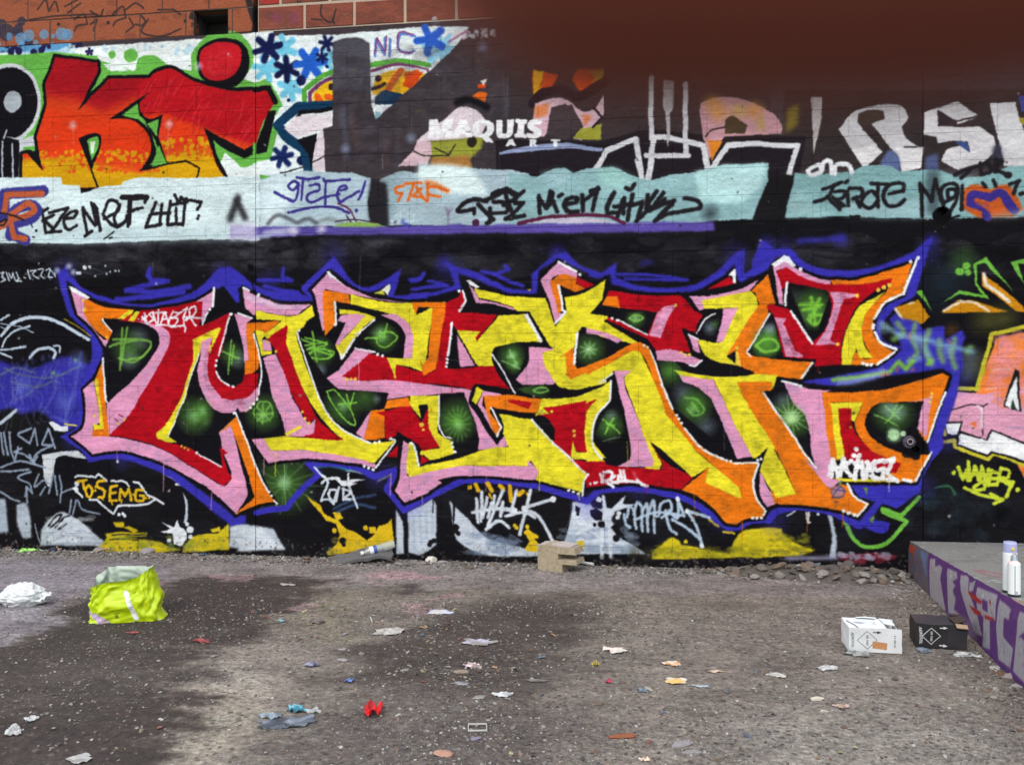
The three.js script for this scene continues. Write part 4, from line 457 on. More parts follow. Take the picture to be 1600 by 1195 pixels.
lines('#fbfbfc', 34, '620,690 640,770|650,630 620,760|650,630 690,770|640,720 690,700|740,620 710,760|740,620 780,740|740,620 715,765|800,640 742,695 800,765|860,600 830,790|830,660 900,720|890,650 900,790|940,650 930,780|930,650 1000,790|1010,640 ~960,690 ~970,770 1040,790|1060,640 ~1000,660 ~1010,720 1080,700 1060,790|1080,650 1160,620 1100,740|1100,740 1190,810|1000,790 1180,800|1040,640 1160,640', 1); dots('#fbfbfc', 20, '845,545 820,595 870,595');
tile(1200, 600, A);
lines('#cfdd3a', 20, '1185,520 1220,590 1235,540 1250,600 1250,485|1260,600 1290,510 1310,600|1270,570 1310,560|1320,600 1330,510 1355,620 1370,530|1390,540 1375,630|1395,550 1440,560|1385,590 1430,590|1375,630 1430,620|1450,525 1432,628|1450,530 ~1500,540 ~1492,582 1446,588 1505,628|1440,600 1530,610 1490,700|1230,645 ~1330,690 1460,715|1285,640 ~1340,610 ~1350,650 ~1290,660 1285,640|1390,680 1470,715 1410,745', 1); dots('#cfdd3a', 13, '1160,550 1558,657');
tile(0, 400, 0.13387);
lines('#c9d6e2', 18, '10,200 ~40,190 20,240 60,280 10,300|70,190 100,290|100,200 130,260 150,190 170,280|190,190 220,260 180,290 250,295|320,170 350,260|350,180 ~420,160 ~380,210 440,260|440,150 ~500,150 ~470,220 500,260|530,160 ~580,150 ~560,240 600,250|590,170 640,240|280,250 300,260', 2); glow('190,200,235', 60, '660,170 800,120 850,190', 0.9); dots('#d8e2ea', 28, '985,135'); dots('#c9d6e2', 22, '900,205 930,205 1045,125'); dots('#aebbc8', 15, '1225,115 1280,190 1340,180 1380,178 1100,235 1240,215'); lines('#6b7b88', 7, '960,190 1060,200|1080,140 1180,180|1180,190 1280,190|1100,220 1240,200', 3, 0.6); blotch('#b9c6d4', [0, 190, 640, 280], 40, 6, 18, 0.4);
line('#c3d3e4', 44, '10,930 ~130,790 ~330,720 ~560,730 ~760,820 1030,980', 2); lines('#b9c9da', 28, '20,1060 ~80,950 ~180,870 340,810|0,1100 ~150,1080 290,1060|0,1140 130,1190|0,740 100,690'); lines('#a9bacb', 16, '0,780 150,810 ~260,830 380,895|0,820 60,850', 2); line('#b9c9da', 40, '340,1190 ~440,1090 ~560,1070 ~640,1120 620,1190'); line('#b9c9da', 26, '620,1050 ~690,1060 690,1130'); line('#b49e2e', 14, '740,740 ~900,820 1050,935', 2);

// patchy cover: broad thin clouds of the coat below
for (const [c, t, x, y, s] of field) {
  tile(x, y, s); const q = t.split(/\s+/).map((w) => w.replace('~', '').split(',').map(Number)), xs = q.map((p) => p[0]), ys = q.map((p) => p[1]), box = [Math.min(...xs), Math.min(...ys), Math.max(...xs), Math.max(...ys)];
  const under = { [YEL]: '#85821c', [ORA]: '#94541a', [RED]: '#60060f', [PNK]: '#9a86b0' }[c] ?? '#555555', n = (box[2] - box[0]) * (box[3] - box[1]) / 6500;
  inside(t, () => { for (let i = 0; i < n; i++) { const [a, b] = [R(box[0], box[2]), R(box[1], box[3])]; for (let k = 0; k < 9; k++) line(under, R(3, 8), (a + R(-20, 10)) + ',' + (b + k * 6) + ' ' + (a + R(20, 60)) + ',' + (b + k * 6 + R(-4, 4)), 0, R(0.08, 0.3)); } });
}
// runs of thin paint under the letters and flakes where the coat has come away
tile(0, 0, 1);
for (const [x, y, c] of [[412, 700, PNK], [430, 708, YEL], [610, 740, PNK], [660, 745, PNK], [760, 728, PNK], [842, 735, YEL], [905, 765, YEL], [1010, 745, RED], [1085, 770, ORA], [1160, 815, ORA], [1262, 800, ORA], [1318, 800, ORA], [182, 700, PNK], [255, 725, PNK], [330, 770, PNK], [705, 598, RED], [1280, 560, RED], [980, 690, YEL], [560, 560, WHI], [1390, 745, WHI]]) line(c, R(0.8, 1.7), x + ',' + y + ' ' + (x + R(-0.6, 0.6)) + ',' + (y + R(14, 44)), 0, 0.75);
for (let i = 0; i < 150; i++) { const x = R(0, 1600), y = R(80, 850), r = R(0.8, 2.6), w = []; for (let k = 0; k < 7; k++) w.push((x + Math.cos(k * 0.9) * r * R(0.5, 1.5)) + ',' + (y + Math.sin(k * 0.9) * r * R(0.5, 1.3))); fill(['#b7b0a8', '#8e8680', '#5d5753', '#2a272a'][i % 4], w.join(' '), 0, 0.8); }
// -- spray round the two knocked-out holes
tile(0, 0, 1); dots('#0d0c10', 13, '1473,336'); dots('#0d0c10', 15, '1430,697'); dots('#5c5460', 9, '1421,690'); line('#0d0c10', 2.5, '1478,345 1500,337');
// -- grain of the coats, pale scratched edges of the block courses, runs and dirt splashes at the foot
tile(0, 0, 1); place = (x, y) => [x, y]; wide = (w) => w;
for (let i = 0; i < 900; i++) { const x = R(0, CW), y = R(90, CH), q = R(4, 60); line(rnd() < 0.5 ? '#ffffff' : '#000000', R(0.5, 1.6), x + ',' + y + ' ' + (x + q) + ',' + (y + R(-1, 1)), 0, R(0.02, 0.09)); }
for (let v = 0.14; v < 4.0; v += 0.2) for (let x = 0; x < CW;) { const q = R(20, 200), y = (V1 - v) * PX; if (rnd() < 0.45) line('#f2eef0', R(0.5, 1.2), x + ',' + (y + R(-1, 1)) + ' ' + (x + q) + ',' + (y + R(-1, 1)), 0, R(0.06, 0.24)); x += q * R(0.6, 1.6); }
for (let i = 0; i < 60; i++) { const x = R(0, CW), y = R(120, CH * 0.8); line(rnd() < 0.6 ? '#1a191d' : '#c9d2da', R(0.6, 1.6), x + ',' + y + ' ' + (x + R(-1, 1)) + ',' + (y + R(15, 90)), 0, R(0.08, 0.3)); }
for (let i = 0; i < 1500; i++) { const d = R(0, 1) ** 2.4 * 34, x = R(0, CW); dots(['#6b625c', '#4c4643', '#857b72'][i % 3], R(0.6, 2.6), x + ',' + (CH - 0.12 * PX - d), R(0.3, 0.8)); }
{
  // the hand's wobble: every edge is pushed about a little, then softened as spray is
  { const src = ctx.getImageData(0, 0, CW, CH), dst = ctx.createImageData(CW, CH), a = new Uint32Array(src.data.buffer), b = new Uint32Array(dst.data.buffer);
    for (let y = 0; y < CH; y++) for (let x = 0; x < CW; x++) {
      const u = Math.round(x + 1.9 * perlin.noise(x * 0.03, y * 0.03, 1) + 0.8 * perlin.noise(x * 0.15, y * 0.15, 5)), v = Math.round(y + 1.9 * perlin.noise(x * 0.03, y * 0.03, 8) + 0.8 * perlin.noise(x * 0.15, y * 0.15, 12));
      b[y * CW + x] = a[Math.max(0, Math.min(CH - 1, v)) * CW + Math.max(0, Math.min(CW - 1, u))];
    }
    ctx.putImageData(dst, 0, 0); ctx.filter = 'blur(0.8px)'; ctx.drawImage(wallCanvas, 0, 0); ctx.filter = 'none'; }
  const img = ctx.getImageData(0, 0, CW, CH), d = img.data, lut = new Uint8ClampedArray(256);
  for (let i = 0; i < 256; i++) { const l = Math.pow(i / 255, 2.2) * 0.80; lut[i] = Math.round(255 * Math.pow(l, 1 / 2.2)); }
  for (let y = 0; y < CH; y++) for (let x = 0; x < CW; x++) {
    const o = (y * CW + x) * 4, n = 1 + 0.1 * perlin.noise(x * 0.012, y * 0.03, 14) + 0.08 * perlin.noise(x * 0.05, y * 0.16, 3) + 0.06 * perlin.noise(x * 0.21, y * 0.33, 9) + R(-0.035, 0.035);
    for (let c = 0; c < 3; c++) d[o + c] = lut[d[o + c]] * n;
  }
  ctx.putImageData(img, 0, 0);
}
const paintMap = new THREE.CanvasTexture(wallCanvas); paintMap.colorSpace = THREE.SRGBColorSpace; paintMap.anisotropy = 8;
// ---------------------------------------------------------------- the wall itself
function noiseTexture(n, f, repeatX, repeatY, lo = 0, hi = 255, oct = 5) {   // tileable grey noise
  const data = new Uint8Array(n * n * 4);
  for (let y = 0; y < n; y++) for (let x = 0; x < n; x++) {
    const a = x / n, b = y / n, p = (u, v) => fbm(u * f, v * f, 1.7, oct), w = (p(a, b) * (1 - a) + p(a - 1, b) * a) * (1 - b) + (p(a, b - 1) * (1 - a) + p(a - 1, b - 1) * a) * b;
    const v = lo + (hi - lo) * Math.max(0, Math.min(1, 0.5 + w * 1.1 + (rnd() - 0.5) * 0.12)), o = (y * n + x) * 4;
    data[o] = data[o + 1] = data[o + 2] = v; data[o + 3] = 255;
  }
  const t = new THREE.DataTexture(data, n, n); t.wrapS = t.wrapT = THREE.RepeatWrapping; t.magFilter = THREE.LinearFilter; t.repeat.set(repeatX, repeatY); t.needsUpdate = true; return t;
}
const grain = noiseTexture(512, 18, 1, 1);
const grainAt = (x, y) => { const t = grain.clone(); t.repeat.set(x, y); t.needsUpdate = true; return t; };
const wallGrain = grainAt((U1 - U0) / 0.6, (V1 - V0) / 0.6);
const paintMat = new THREE.MeshPhysicalMaterial({ map: paintMap, roughness: 0.9, specularIntensity: 0.1, bumpMap: wallGrain, bumpScale: 0.005 });

// a block seen from the front: face, four worn arrises, sides
function slabGeometry(u0, v0, w, h, depth, c, out, uvOf) {
  const pos = [], uv = [], q = (a, b, d, e) => { for (const p of [a, b, d, a, d, e]) { pos.push(...p); uv.push(...uvOf(p[0], p[1])); } };
  const j = () => R(0.5, 1.5) * c, g = 0.0004, x0 = u0 + g, x1 = u0 + w - g, y0 = v0 + g, y1 = v0 + h - g;
  const F4 = [[x0 + j(), y0 + j(), out], [x1 - j(), y0 + j(), out], [x1 - j(), y1 - j(), out], [x0 + j(), y1 - j(), out]];
  const M4 = [[x0, y0, out - c], [x1, y0, out - c], [x1, y1, out - c], [x0, y1, out - c]], B4 = M4.map(([x, y]) => [x, y, out - depth]);
  q(...F4);
  for (let i = 0; i < 4; i++) { const k = (i + 1) % 4; q(M4[i], M4[k], F4[k], F4[i]); q(B4[i], B4[k], M4[k], M4[i]); }
  const geo = new THREE.BufferGeometry(); geo.setAttribute('position', new THREE.Float32BufferAttribute(pos, 3)); geo.setAttribute('uv', new THREE.Float32BufferAttribute(uv, 2)); geo.computeVertexNormals(); return geo;
}
const paintUV = (u, v) => [(u - U0) / (U1 - U0), (v - V0) / (V1 - V0)];
const wall = root('graffiti_wall', 0, 0, -D0, -TURN);
tag(wall, 'long block wall under orange brickwork, covered in layers of colourful graffiti', 'wall');
{
  const list = [], JOINTS = [-2.05, 2.956], EDGE = [U0, ...JOINTS, U1];
  let course = 0;
  for (let v = -0.06; v < 4.12; course++) {
    const h = course ? 0.2 : 0.2, shift = course % 2 ? 0.25 : 0;
    for (let s = 0; s < 3; s++) {
      const a = EDGE[s] + (s ? 0.002 : 0), b = EDGE[s + 1] - (s < 2 ? 0.002 : 0), anchor = s === 0 ? JOINTS[0] : EDGE[s];
      const cuts = [a]; for (let k = -12; k < 14; k++) { const c = anchor + k * 0.5 + shift; if (c > a + 0.08 && c < b - 0.08) cuts.push(c); } cuts.push(b);
      for (let i = 0; i + 1 < cuts.length; i++) list.push([cuts[i], v, cuts[i + 1] - cuts[i], h]);
    }
    v += h;
  }
  // how large each block shows in the picture
  const shown = ([u, v, w, h]) => {
    const cx = u + w / 2, cy = v + h / 2, [X, Y, Z] = wallToWorld(cx, cy), px = 800 + X / -Z * F, py = 597.5 - (Y - CAM_Y) / -Z * F;
    if (px < -30 || px > 1630 || py < 10 || py > 905) return 0;
    if (px > 900 && py < 110) return 0;
    return w * h / (Z * Z) * (px < 20 || px > 1590 ? 0.4 : 1);
  };
  list.sort((a, b) => shown(b) - shown(a));
  const holes = [[1473, 335, 0.036], [1431, 695, 0.03]].map(([x, y, r]) => [...onWall(x, y), r]), rest = [];
  list.forEach((b, i) => {
    const out = R(-0.0012, 0.0012), hole = holes.find(([u, v]) => u > b[0] && u < b[0] + b[2] && v > b[1] && v < b[1] + b[3]);
    let geo;
    if (hole) { hole[1] = Math.max(b[1] + 0.046, Math.min(b[1] + b[3] - 0.046, hole[1])); hole[0] = Math.max(b[0] + 0.05, Math.min(b[0] + b[2] - 0.05, hole[0]));                                       // a block with a knocked-out hole
      const s = new THREE.Shape([[b[0] + 0.001, b[1] + 0.001], [b[0] + b[2] - 0.001, b[1] + 0.001], [b[0] + b[2] - 0.001, b[1] + b[3] - 0.001], [b[0] + 0.001, b[1] + b[3] - 0.001]].map((p) => new THREE.Vector2(...p)));
      const cut = []; for (let k = 0; k < 14; k++) { const a = k / 14 * 6.283, r = hole[2] * (1 + 0.35 * Math.sin(k * 2.7) * rnd()); cut.push(new THREE.Vector2(hole[0] + Math.cos(a) * r, hole[1] + Math.sin(a) * r * 0.8)); }
      s.holes.push(new THREE.Path(cut));
      geo = new THREE.ExtrudeGeometry(s, { depth: 0.1, bevelEnabled: false, UVGenerator: {
        generateTopUV: (g, p, a, c, d) => [a, c, d].map((k) => new THREE.Vector2(...paintUV(p[k * 3], p[k * 3 + 1]))),
        generateSideWallUV: (g, p, a, c, d, e) => [a, c, d, e].map((k) => new THREE.Vector2(...paintUV(p[k * 3], p[k * 3 + 1]))) } });
      geo.translate(0, 0, -0.1);
    } else geo = slabGeometry(...b, 0.1, 0.0024, out, paintUV);
    if (shown(b) && i < 296) part('concrete_block', geo, paintMat, wall); else rest.push(geo.index ? geo.toNonIndexed() : geo);
  });
  part('concrete_block', mergeGeometries(rest), paintMat, wall).userData.kind = 'stuff';
}
// brickwork above: orange hollow bricks in mortar, a crack where two bays meet, one brick knocked out
const BV0 = 4.14, BV1 = 5.34;
{
  const c = document.createElement('canvas'); c.width = 2048; c.height = 290; ctx = c.getContext('2d');
  const k = 2048 / (U1 - U0), kv = 290 / (BV1 - BV0);
  place = (x, y) => { const [u, v] = onWall(OX + x * SC, OY + y * SC); return [(u - U0) * k, (BV1 - v) * kv]; }; wide = (w) => w * SC * k / 206;
  ctx.fillStyle = '#a2532f'; ctx.fillRect(0, 0, 2048, 290); ctx.fillStyle = '#8f4732'; ctx.fillRect((-2.05 - U0) * k, 0, 2048, 290);
  tile(0, 0, A);
  for (const [x0, x1, col] of [[-300, 1560, ['#b05a30', '#96492a', '#bd6a3c']], [1580, 3300, ['#97442f', '#84382a', '#a35038', '#8c5a4a']]]) for (let i = 0; i < 420; i++) line(col[i % col.length], R(8, 40), R(x0, x1) + ',' + R(-500, 260) + ' ' + R(x0, x1) + ',' + R(-500, 260), 10, 0.05);
  blotch('#4a2418', [-300, -500, 3300, 280], 300, 4, 26, 0.2, 2); blotch('#c98a62', [-300, -500, 3300, 280], 160, 3, 14, 0.16, 2); blotch('#2a1a16', [1590, -300, 2600, 200], 60, 10, 46, 0.14, 2.5);
  lines('#2b1712', 13, '230,60 ~280,0 300,70 ~340,10 360,70|400,40 480,0|420,80 500,20|460,120 ~520,90 540,150 ~480,160 460,190|560,70 ~620,100 640,60|700,90 ~760,40 780,110 ~720,130 700,160|780,60 ~840,20 890,50|800,110 830,160 780,200|870,90 ~900,130 880,160 840,150|920,120 ~880,200 ~1000,225 1120,180|1120,90 1080,60 ~980,60|560,150 600,120 580,190|140,130 330,100 ~420,95 600,90', 1, 0.8); dots('#2b1712', 12, '670,140 360,150 1150,130');
  lines('#241512', 12, '2000,30 ~2000,100 ~2060,140 2090,60|2070,120 2080,150|1940,120 2000,125|1890,20 1850,10', 1, 0.8); fill('#b02a22', '1600,-20 1740,-20 1740,20 1640,30'); glow('150,50,140', 60, '1720,110 1830,110', 0.4); fill('#d8c8c4', '1590,190 2700,150 2900,170 2900,230 1590,230', 10, 0.5); dots('#c8cad4', 16, '2705,115 2850,125 2700,120', 0.6); fill('#2a2224', '500,270 1240,225 1600,190 1600,260 500,300', 6, 0.9); fill('#69b84c', '1290,230 ~1360,195 1440,190 1520,215 1520,240', 4); for (let i = 0; i < 60; i++) dots('#15100f', R(6, 26), R(1185, 1420) + ',' + R(70, 225), R(0.4, 0.95)); line('#120d0c', 40, '1535,-40 ~1560,60 1590,150 1570,240', 4); line('#2a1a14', 30, '1580,210 1700,200', 8, 0.7); blotch('#23203f', [-300, 60, 180, 320], 14, 20, 60, 0.8); blotch('#62a8dc', [-300, 200, 440, 320], 16, 14, 44, 0.7);
  { const img = ctx.getImageData(0, 0, 2048, 290), d = img.data; for (let i = 0; i < d.length; i += 4) { const n = R(0.76, 0.96); for (let q = 0; q < 3; q++) d[i + q] *= n; } ctx.putImageData(img, 0, 0); }
  const t = new THREE.CanvasTexture(c); t.colorSpace = THREE.SRGBColorSpace; t.anisotropy = 8;
  const brickMat = new THREE.MeshStandardMaterial({ map: t, roughness: 0.9, bumpMap: grainAt((U1 - U0) / 0.35, 1.2 / 0.35), bumpScale: 0.004 });
  const uvOf = (u, v) => [(u - U0) / (U1 - U0), (v - BV0) / (BV1 - BV0)], rest = [];
  for (let row = 0; row < 6; row++) {
    const v = BV0 + row * 0.2, odd = row % 2;
    const put = (a, b, gap, out) => {
      const geo = slabGeometry(a + gap / 2, v + gap / 2, b - a - gap, 0.2 - gap, 0.09, 0.004, out + R(-0.003, 0.003), uvOf);
      const [X, Y, Z] = wallToWorld((a + b) / 2, v + 0.1), px = 800 + X / -Z * F, py = 597.5 - (Y - CAM_Y) / -Z * F;
      if (row < 2 && px > -20 && px < 960 && py > -20) part('brick', geo, brickMat, wall); else rest.push(geo);
    };
    const left = []; for (let u = -2.05 - 0.195 - odd * 0.2; u > U0; u -= 0.395) left.push(u); left.reverse();
    const cutsL = [U0, ...left, -2.07];
    for (let i = 0; i + 1 < cutsL.length; i++) {
      const [a, b] = [cutsL[i], cutsL[i + 1]]; if (b - a < 0.05) continue;
      if (row === 0 && a < -2.4 && b > -2.4) { put(a, -2.572, 0.006, 0); put(-2.285, b, 0.006, 0); continue; }   // the knocked-out brick
      put(a, b, 0.007, 0);
    }
    const cutsR = [-2.035]; for (let u = -2.05 + 0.405 - odd * 0.2; u < U1; u += 0.405) cutsR.push(u); cutsR.push(U1);
    for (let i = 0; i + 1 < cutsR.length; i++) put(cutsR[i], cutsR[i + 1], 0.021, 0.003);
  }
  part('brick', mergeGeometries(rest), brickMat, wall).userData.kind = 'stuff';
  const mortar = std([0.42, 0.34, 0.26], 0.95, { bumpMap: grainAt(14, 3), bumpScale: 0.004 }), darkMortar = std([0.07, 0.045, 0.035], 0.95);
  const strip = (u0, u1, v0, v1, z0, z1) => { const g = new THREE.BoxGeometry(u1 - u0, v1 - v0, z1 - z0); g.translate((u0 + u1) / 2, (v0 + v1) / 2, (z0 + z1) / 2); return g; };
  part('mortar', strip(-2.03, U1, BV0 + 0.001, BV1 - 0.003, -0.05, -0.003), mortar, wall);
  part('mortar', mergeGeometries([strip(U0, -2.573, BV0 + 0.001, BV1 - 0.003, -0.05, -0.005), strip(-2.284, -2.075, BV0 + 0.001, BV1 - 0.003, -0.05, -0.005), strip(-2.573, -2.284, BV0 + 0.2, BV1 - 0.003, -0.05, -0.005)]), darkMortar, wall);
  const core = std([0.05, 0.045, 0.045], 0.95);
  part('wall_core', mergeGeometries([strip(U0, -2.575, -0.3, BV1 - 0.002, -0.32, -0.0905), strip(-2.28, U1, -0.3, BV1 - 0.002, -0.32, -0.0905), strip(-2.575, -2.28, -0.3, BV0 - 0.01, -0.32, -0.0905), strip(-2.575, -2.28, BV0 + 0.19, BV1 - 0.002, -0.32, -0.0905), strip(-2.575, -2.28, BV0 - 0.01, BV0 + 0.19, -0.32, -0.26)]), core, wall);
  // a short pipe end in the lower hole
  const [pu, pv] = onWall(1422, 690), pipe = new THREE.LatheGeometry([[0.014, -0.09], [0.014, 0.012], [0.018, 0.016], [0.022, 0.012], [0.022, -0.09]].map((p) => new THREE.Vector2(...p)), 20);
  pipe.rotateX(Math.PI / 2); pipe.rotateY(-0.2); pipe.translate(pu, pv, 0.012); pipe.scale(1, 1, 1);
  part('pipe_end', pipe, std([0.32, 0.3, 0.31], 0.55, { metalness: 0.4 }), wall);
}
// the wall goes on past both edges of the view, block courses under more paint
{
  const c = document.createElement('canvas'); c.width = 512; c.height = 512; ctx = c.getContext('2d'); place = (x, y) => [x, y]; wide = (w) => w; tile(0, 0, 1);
  ctx.fillStyle = '#1c1b20'; ctx.fillRect(0, 0, 512, 512); fill('#453c41', '0,100 512,100 512,220 0,220'); fill('#a9bfc6', '0,205 ~120,198 ~260,212 ~400,200 512,207 512,262 0,266', 1); fill('#8c4630', '0,0 512,0 512,104 0,104');
  for (let i = 0; i < 26; i++) { const x = R(0, 512), y = R(290, 470); line([BLU, PNK, YEL, ORA, GRN, PALE][i % 6], R(6, 26), x + ',' + y + ' ~' + (x + R(-50, 50)) + ',' + (y + R(-60, 60)) + ' ' + (x + R(-90, 90)) + ',' + (y + R(-60, 60)), 0, 0.8); }
  for (let i = 0; i < 12; i++) { const x = R(20, 490), y = R(215, 255); line(INK, 4, x + ',' + y + ' ~' + (x + 12) + ',' + (y - 18) + ' ' + (x + 22) + ',' + (y + 12)); }
  { const img = ctx.getImageData(0, 0, 512, 512), d = img.data; for (let i = 0; i < d.length; i += 4) { const n = R(0.8, 0.96); for (let q = 0; q < 3; q++) d[i + q] *= n; } ctx.putImageData(img, 0, 0); }
  const t = new THREE.CanvasTexture(c); t.colorSpace = THREE.SRGBColorSpace; t.wrapS = THREE.RepeatWrapping;
  const m = new THREE.MeshStandardMaterial({ map: t, roughness: 0.78, bumpMap: grainAt(8, 8), bumpScale: 0.003 }), geos = [];
  for (const [a, b] of [[-9, U0], [U1, 8.5]]) for (let row = 0; row < 27; row++) for (let u = a - (row % 2) * 0.25; u < b - 0.02; u += 0.5) {
    const u0 = Math.max(u, a), u1 = Math.min(u + 0.5, b); if (u1 - u0 > 0.03) geos.push(slabGeometry(u0, -0.06 + row * 0.2, u1 - u0, 0.2, 0.3, 0.0035, 0, (x, y) => [x / 4.5, y / 5.4]));
  }
  part('concrete_block', mergeGeometries(geos), m, wall).userData.kind = 'stuff';
}
// ---------------------------------------------------------------- the ground: trodden concrete with dirt, gravel and stains
const GX0 = -5.2, GX1 = 4.6, GZ0 = -8.0, GZ1 = -2.4, GK = 2048 / (GX1 - GX0), GH = Math.round((GZ1 - GZ0) * GK);
const groundMask = (x, z) => fbm(x * 0.9 + 3, z * 0.9 - 5, 4.4, 4);
{
  const c = document.createElement('canvas'); c.width = 2048; c.height = GH; ctx = c.getContext('2d');
  tile(0, 0, 1); const flat = (x, z) => [(x - GX0) * GK, (z - GZ0) * GK];
  place = (x, y) => flat(...onGround(OX + x * SC, Math.max(780, OY + y * SC))); wide = (w) => w * GK / 290;
  ctx.fillStyle = '#7d746c'; ctx.fillRect(0, 0, 2048, GH);
  fill('#857d7c', '-300,862 1700,880 1700,925 ~1300,930 ~900,925 ~600,915 ~300,925 -300,960', 18);
  fill('#89838a', '-300,870 240,880 ~260,905 ~130,925 ~70,985 ~0,1020 -300,1040', 15);
  fill('#3a302d', '-300,1025 ~10,1012 ~70,975 ~130,935 ~230,925 ~320,903 ~430,900 ~520,910 ~480,935 ~440,960 ~410,1000 ~300,1012 ~330,1040 ~310,1075 ~320,1130 ~270,1160 ~250,1230 -300,1260', 18);
  fill('#5b5350', '-60,1040 ~120,1020 ~260,1045 ~230,1090 ~60,1100', 44, 0.5);
  fill('#3d3431', '520,1035 ~560,1005 ~640,985 ~720,945 ~850,930 ~960,960 ~900,1010 ~860,1090 ~700,1090 ~560,1080 ~500,1060', 31, 0.9); fill('#4b4341', '600,915 ~650,912 ~680,920 ~640,925', 9);
  fill('#4c4442', '430,1140 ~560,1100 ~720,1095 ~900,1100 ~980,1150 ~900,1230 400,1230', 40, 0.7);
  fill('#7c736b', '960,960 ~1200,935 ~1430,950 ~1500,1010 ~1600,1080 1700,1200 900,1230 ~900,1080', 48, 0.55);
  fill('#8f8a83', '1100,1150 ~1300,1110 ~1600,1130 1700,1230 1050,1240', 44, 0.7);
  fill('#9d9488', '300,1050 ~360,1035 ~440,1045 ~470,1075 ~430,1100 ~400,1160 ~420,1230 240,1230 ~300,1150', 24, 0.85); fill('#b3aca2', '330,1055 ~400,1045 ~420,1065 ~350,1075', 22, 0.8); fill('#8d8a77', '330,1120 ~390,1125 ~350,1180 ~290,1190', 31, 0.6);
  fill('#7d775f', '500,925 ~560,930 ~560,960 ~500,985 ~470,970', 35, 0.6); fill('#7b7a58', '480,985 ~520,980 ~520,1005 ~485,1005', 26, 0.5); fill('#8a7f78', '400,1010 ~520,1000 ~560,1020 ~500,1050 ~470,1090 ~420,1080', 26, 0.7);
  const dusty = '#a5858a';
  for (const p of ['560,893 ~620,895 ~680,900 ~670,906 ~600,902 550,898', '555,905 ~600,906 ~590,911', '430,953 450,950 ~470,944 468,950 ~450,957', '478,944 497,945 495,953 482,950', '464,955 ~490,957 ~498,962 480,958', '620,955 ~680,930 ~690,950 ~640,965', '330,898 400,900 395,905 335,905', '500,962 510,963 500,966', '610,966 625,968 612,969', '230,912 260,906 258,911 235,916']) fill(dusty, p, 2, 0.75);
  lines('#b9b3a6', 6, '578,960 582,974|1040,880 1120,882', 1, 0.6); lines('#3e3735', 5, '150,985 235,988|300,985 420,975|640,1010 700,1003', 2, 0.7);
  // ragged rims: every stain is pushed about by noise
  { const src = ctx.getImageData(0, 0, 2048, GH), dst = ctx.createImageData(2048, GH), a = new Uint32Array(src.data.buffer), b = new Uint32Array(dst.data.buffer);
    for (let y = 0; y < GH; y++) for (let x = 0; x < 2048; x++) {
      const n1 = perlin.noise(x * 0.012, y * 0.02, 1), n2 = perlin.noise(x * 0.045, y * 0.07, 6), n3 = perlin.noise(x * 0.16, y * 0.2, 3);
      const u = Math.max(0, Math.min(2047, Math.round(x + 46 * n1 + 26 * n2 + 12 * n3))), v = Math.max(0, Math.min(GH - 1, Math.round(y + 30 * perlin.noise(x * 0.014, y * 0.02, 9) + 20 * n2 * (n1 > 0 ? 1 : -1) + 9 * n3)));
      b[y * 2048 + x] = a[v * 2048 + u];
    }
    ctx.putImageData(dst, 0, 0); }
  // fine dirt, speckle and pale chips
  place = (x, y) => [x, y]; wide = (w) => w;
  blotch('#2f2927', [0, 0, 2048, GH], 900, 3, 22, 0.1, 2.2); blotch('#a89f96', [0, 0, 2048, GH], 700, 3, 20, 0.07, 2.2); blotch('#b9b2aa', [0, 0, 2048, GH], 3000, 0.6, 1.6, 0.5); blotch('#241f1e', [0, 0, 2048, GH], 7000, 0.6, 2.6, 0.5); blotch('#8f877f', [0, 0, 2048, GH], 6000, 0.7, 2.6, 0.4);
  for (let i = 0; i < 60; i++) { let x = R(0, 2048), y = R(0, GH), a = R(0, 6.2), s = x + ',' + y; for (let k = 0; k < 12; k++) { a += R(-0.5, 0.5); x += Math.cos(a) * 14; y += Math.sin(a) * 9; s += ' ' + x + ',' + y; } line('#3a3432', R(0.6, 1.6), s, 0.3, 0.5); }
  const img = ctx.getImageData(0, 0, 2048, GH), d = img.data, lut = new Uint8ClampedArray(512);
  for (let i = 0; i < 512; i++) lut[i] = Math.round(255 * Math.pow(Math.pow(i / 255, 2.2) * 0.84, 1 / 2.2));
  for (let y = 0; y < GH; y++) for (let x = 0; x < 2048; x++) {
    const o = (y * 2048 + x) * 4, n = 1 + 0.24 * fbm(x * 0.018, y * 0.018, 2, 4) + 0.2 * perlin.noise(x * 0.09, y * 0.09, 11) + 0.26 * perlin.noise(x * 0.23, y * 0.23, 5) + R(-0.17, 0.17);
    for (let q = 0; q < 3; q++) d[o + q] = lut[Math.max(0, Math.min(511, Math.round(d[o + q] * n)))];
  }
  ctx.putImageData(img, 0, 0);
  const t = new THREE.CanvasTexture(c); t.colorSpace = THREE.SRGBColorSpace; t.anisotropy = 8;
  const mat = new THREE.MeshStandardMaterial({ map: t, roughness: 0.92, bumpMap: grainAt((GX1 - GX0) / 0.5, (GZ1 - GZ0) / 0.5), bumpScale: 0.012 });
  // the trodden floor in view, slightly uneven
  const geo = new THREE.PlaneGeometry(GX1 - GX0, GZ1 - GZ0, 280, 160); geo.rotateX(-Math.PI / 2); geo.translate((GX0 + GX1) / 2, 0, (GZ0 + GZ1) / 2);
  const p = geo.attributes.position;
  for (let i = 0; i < p.count; i++) { const x = p.getX(i), z = p.getZ(i), e = Math.min(x - GX0, GX1 - x, z - GZ0, GZ1 - z), k = Math.min(1, e / 0.5); p.setY(i, k * (0.012 * fbm(x * 1.3, z * 1.3, 0.5, 3) + 0.007 * fbm(x * 6, z * 6, 2.5, 3))); }
  geo.computeVertexNormals();
  tag(top('ground', geo, mat), null, null, null, 'structure');
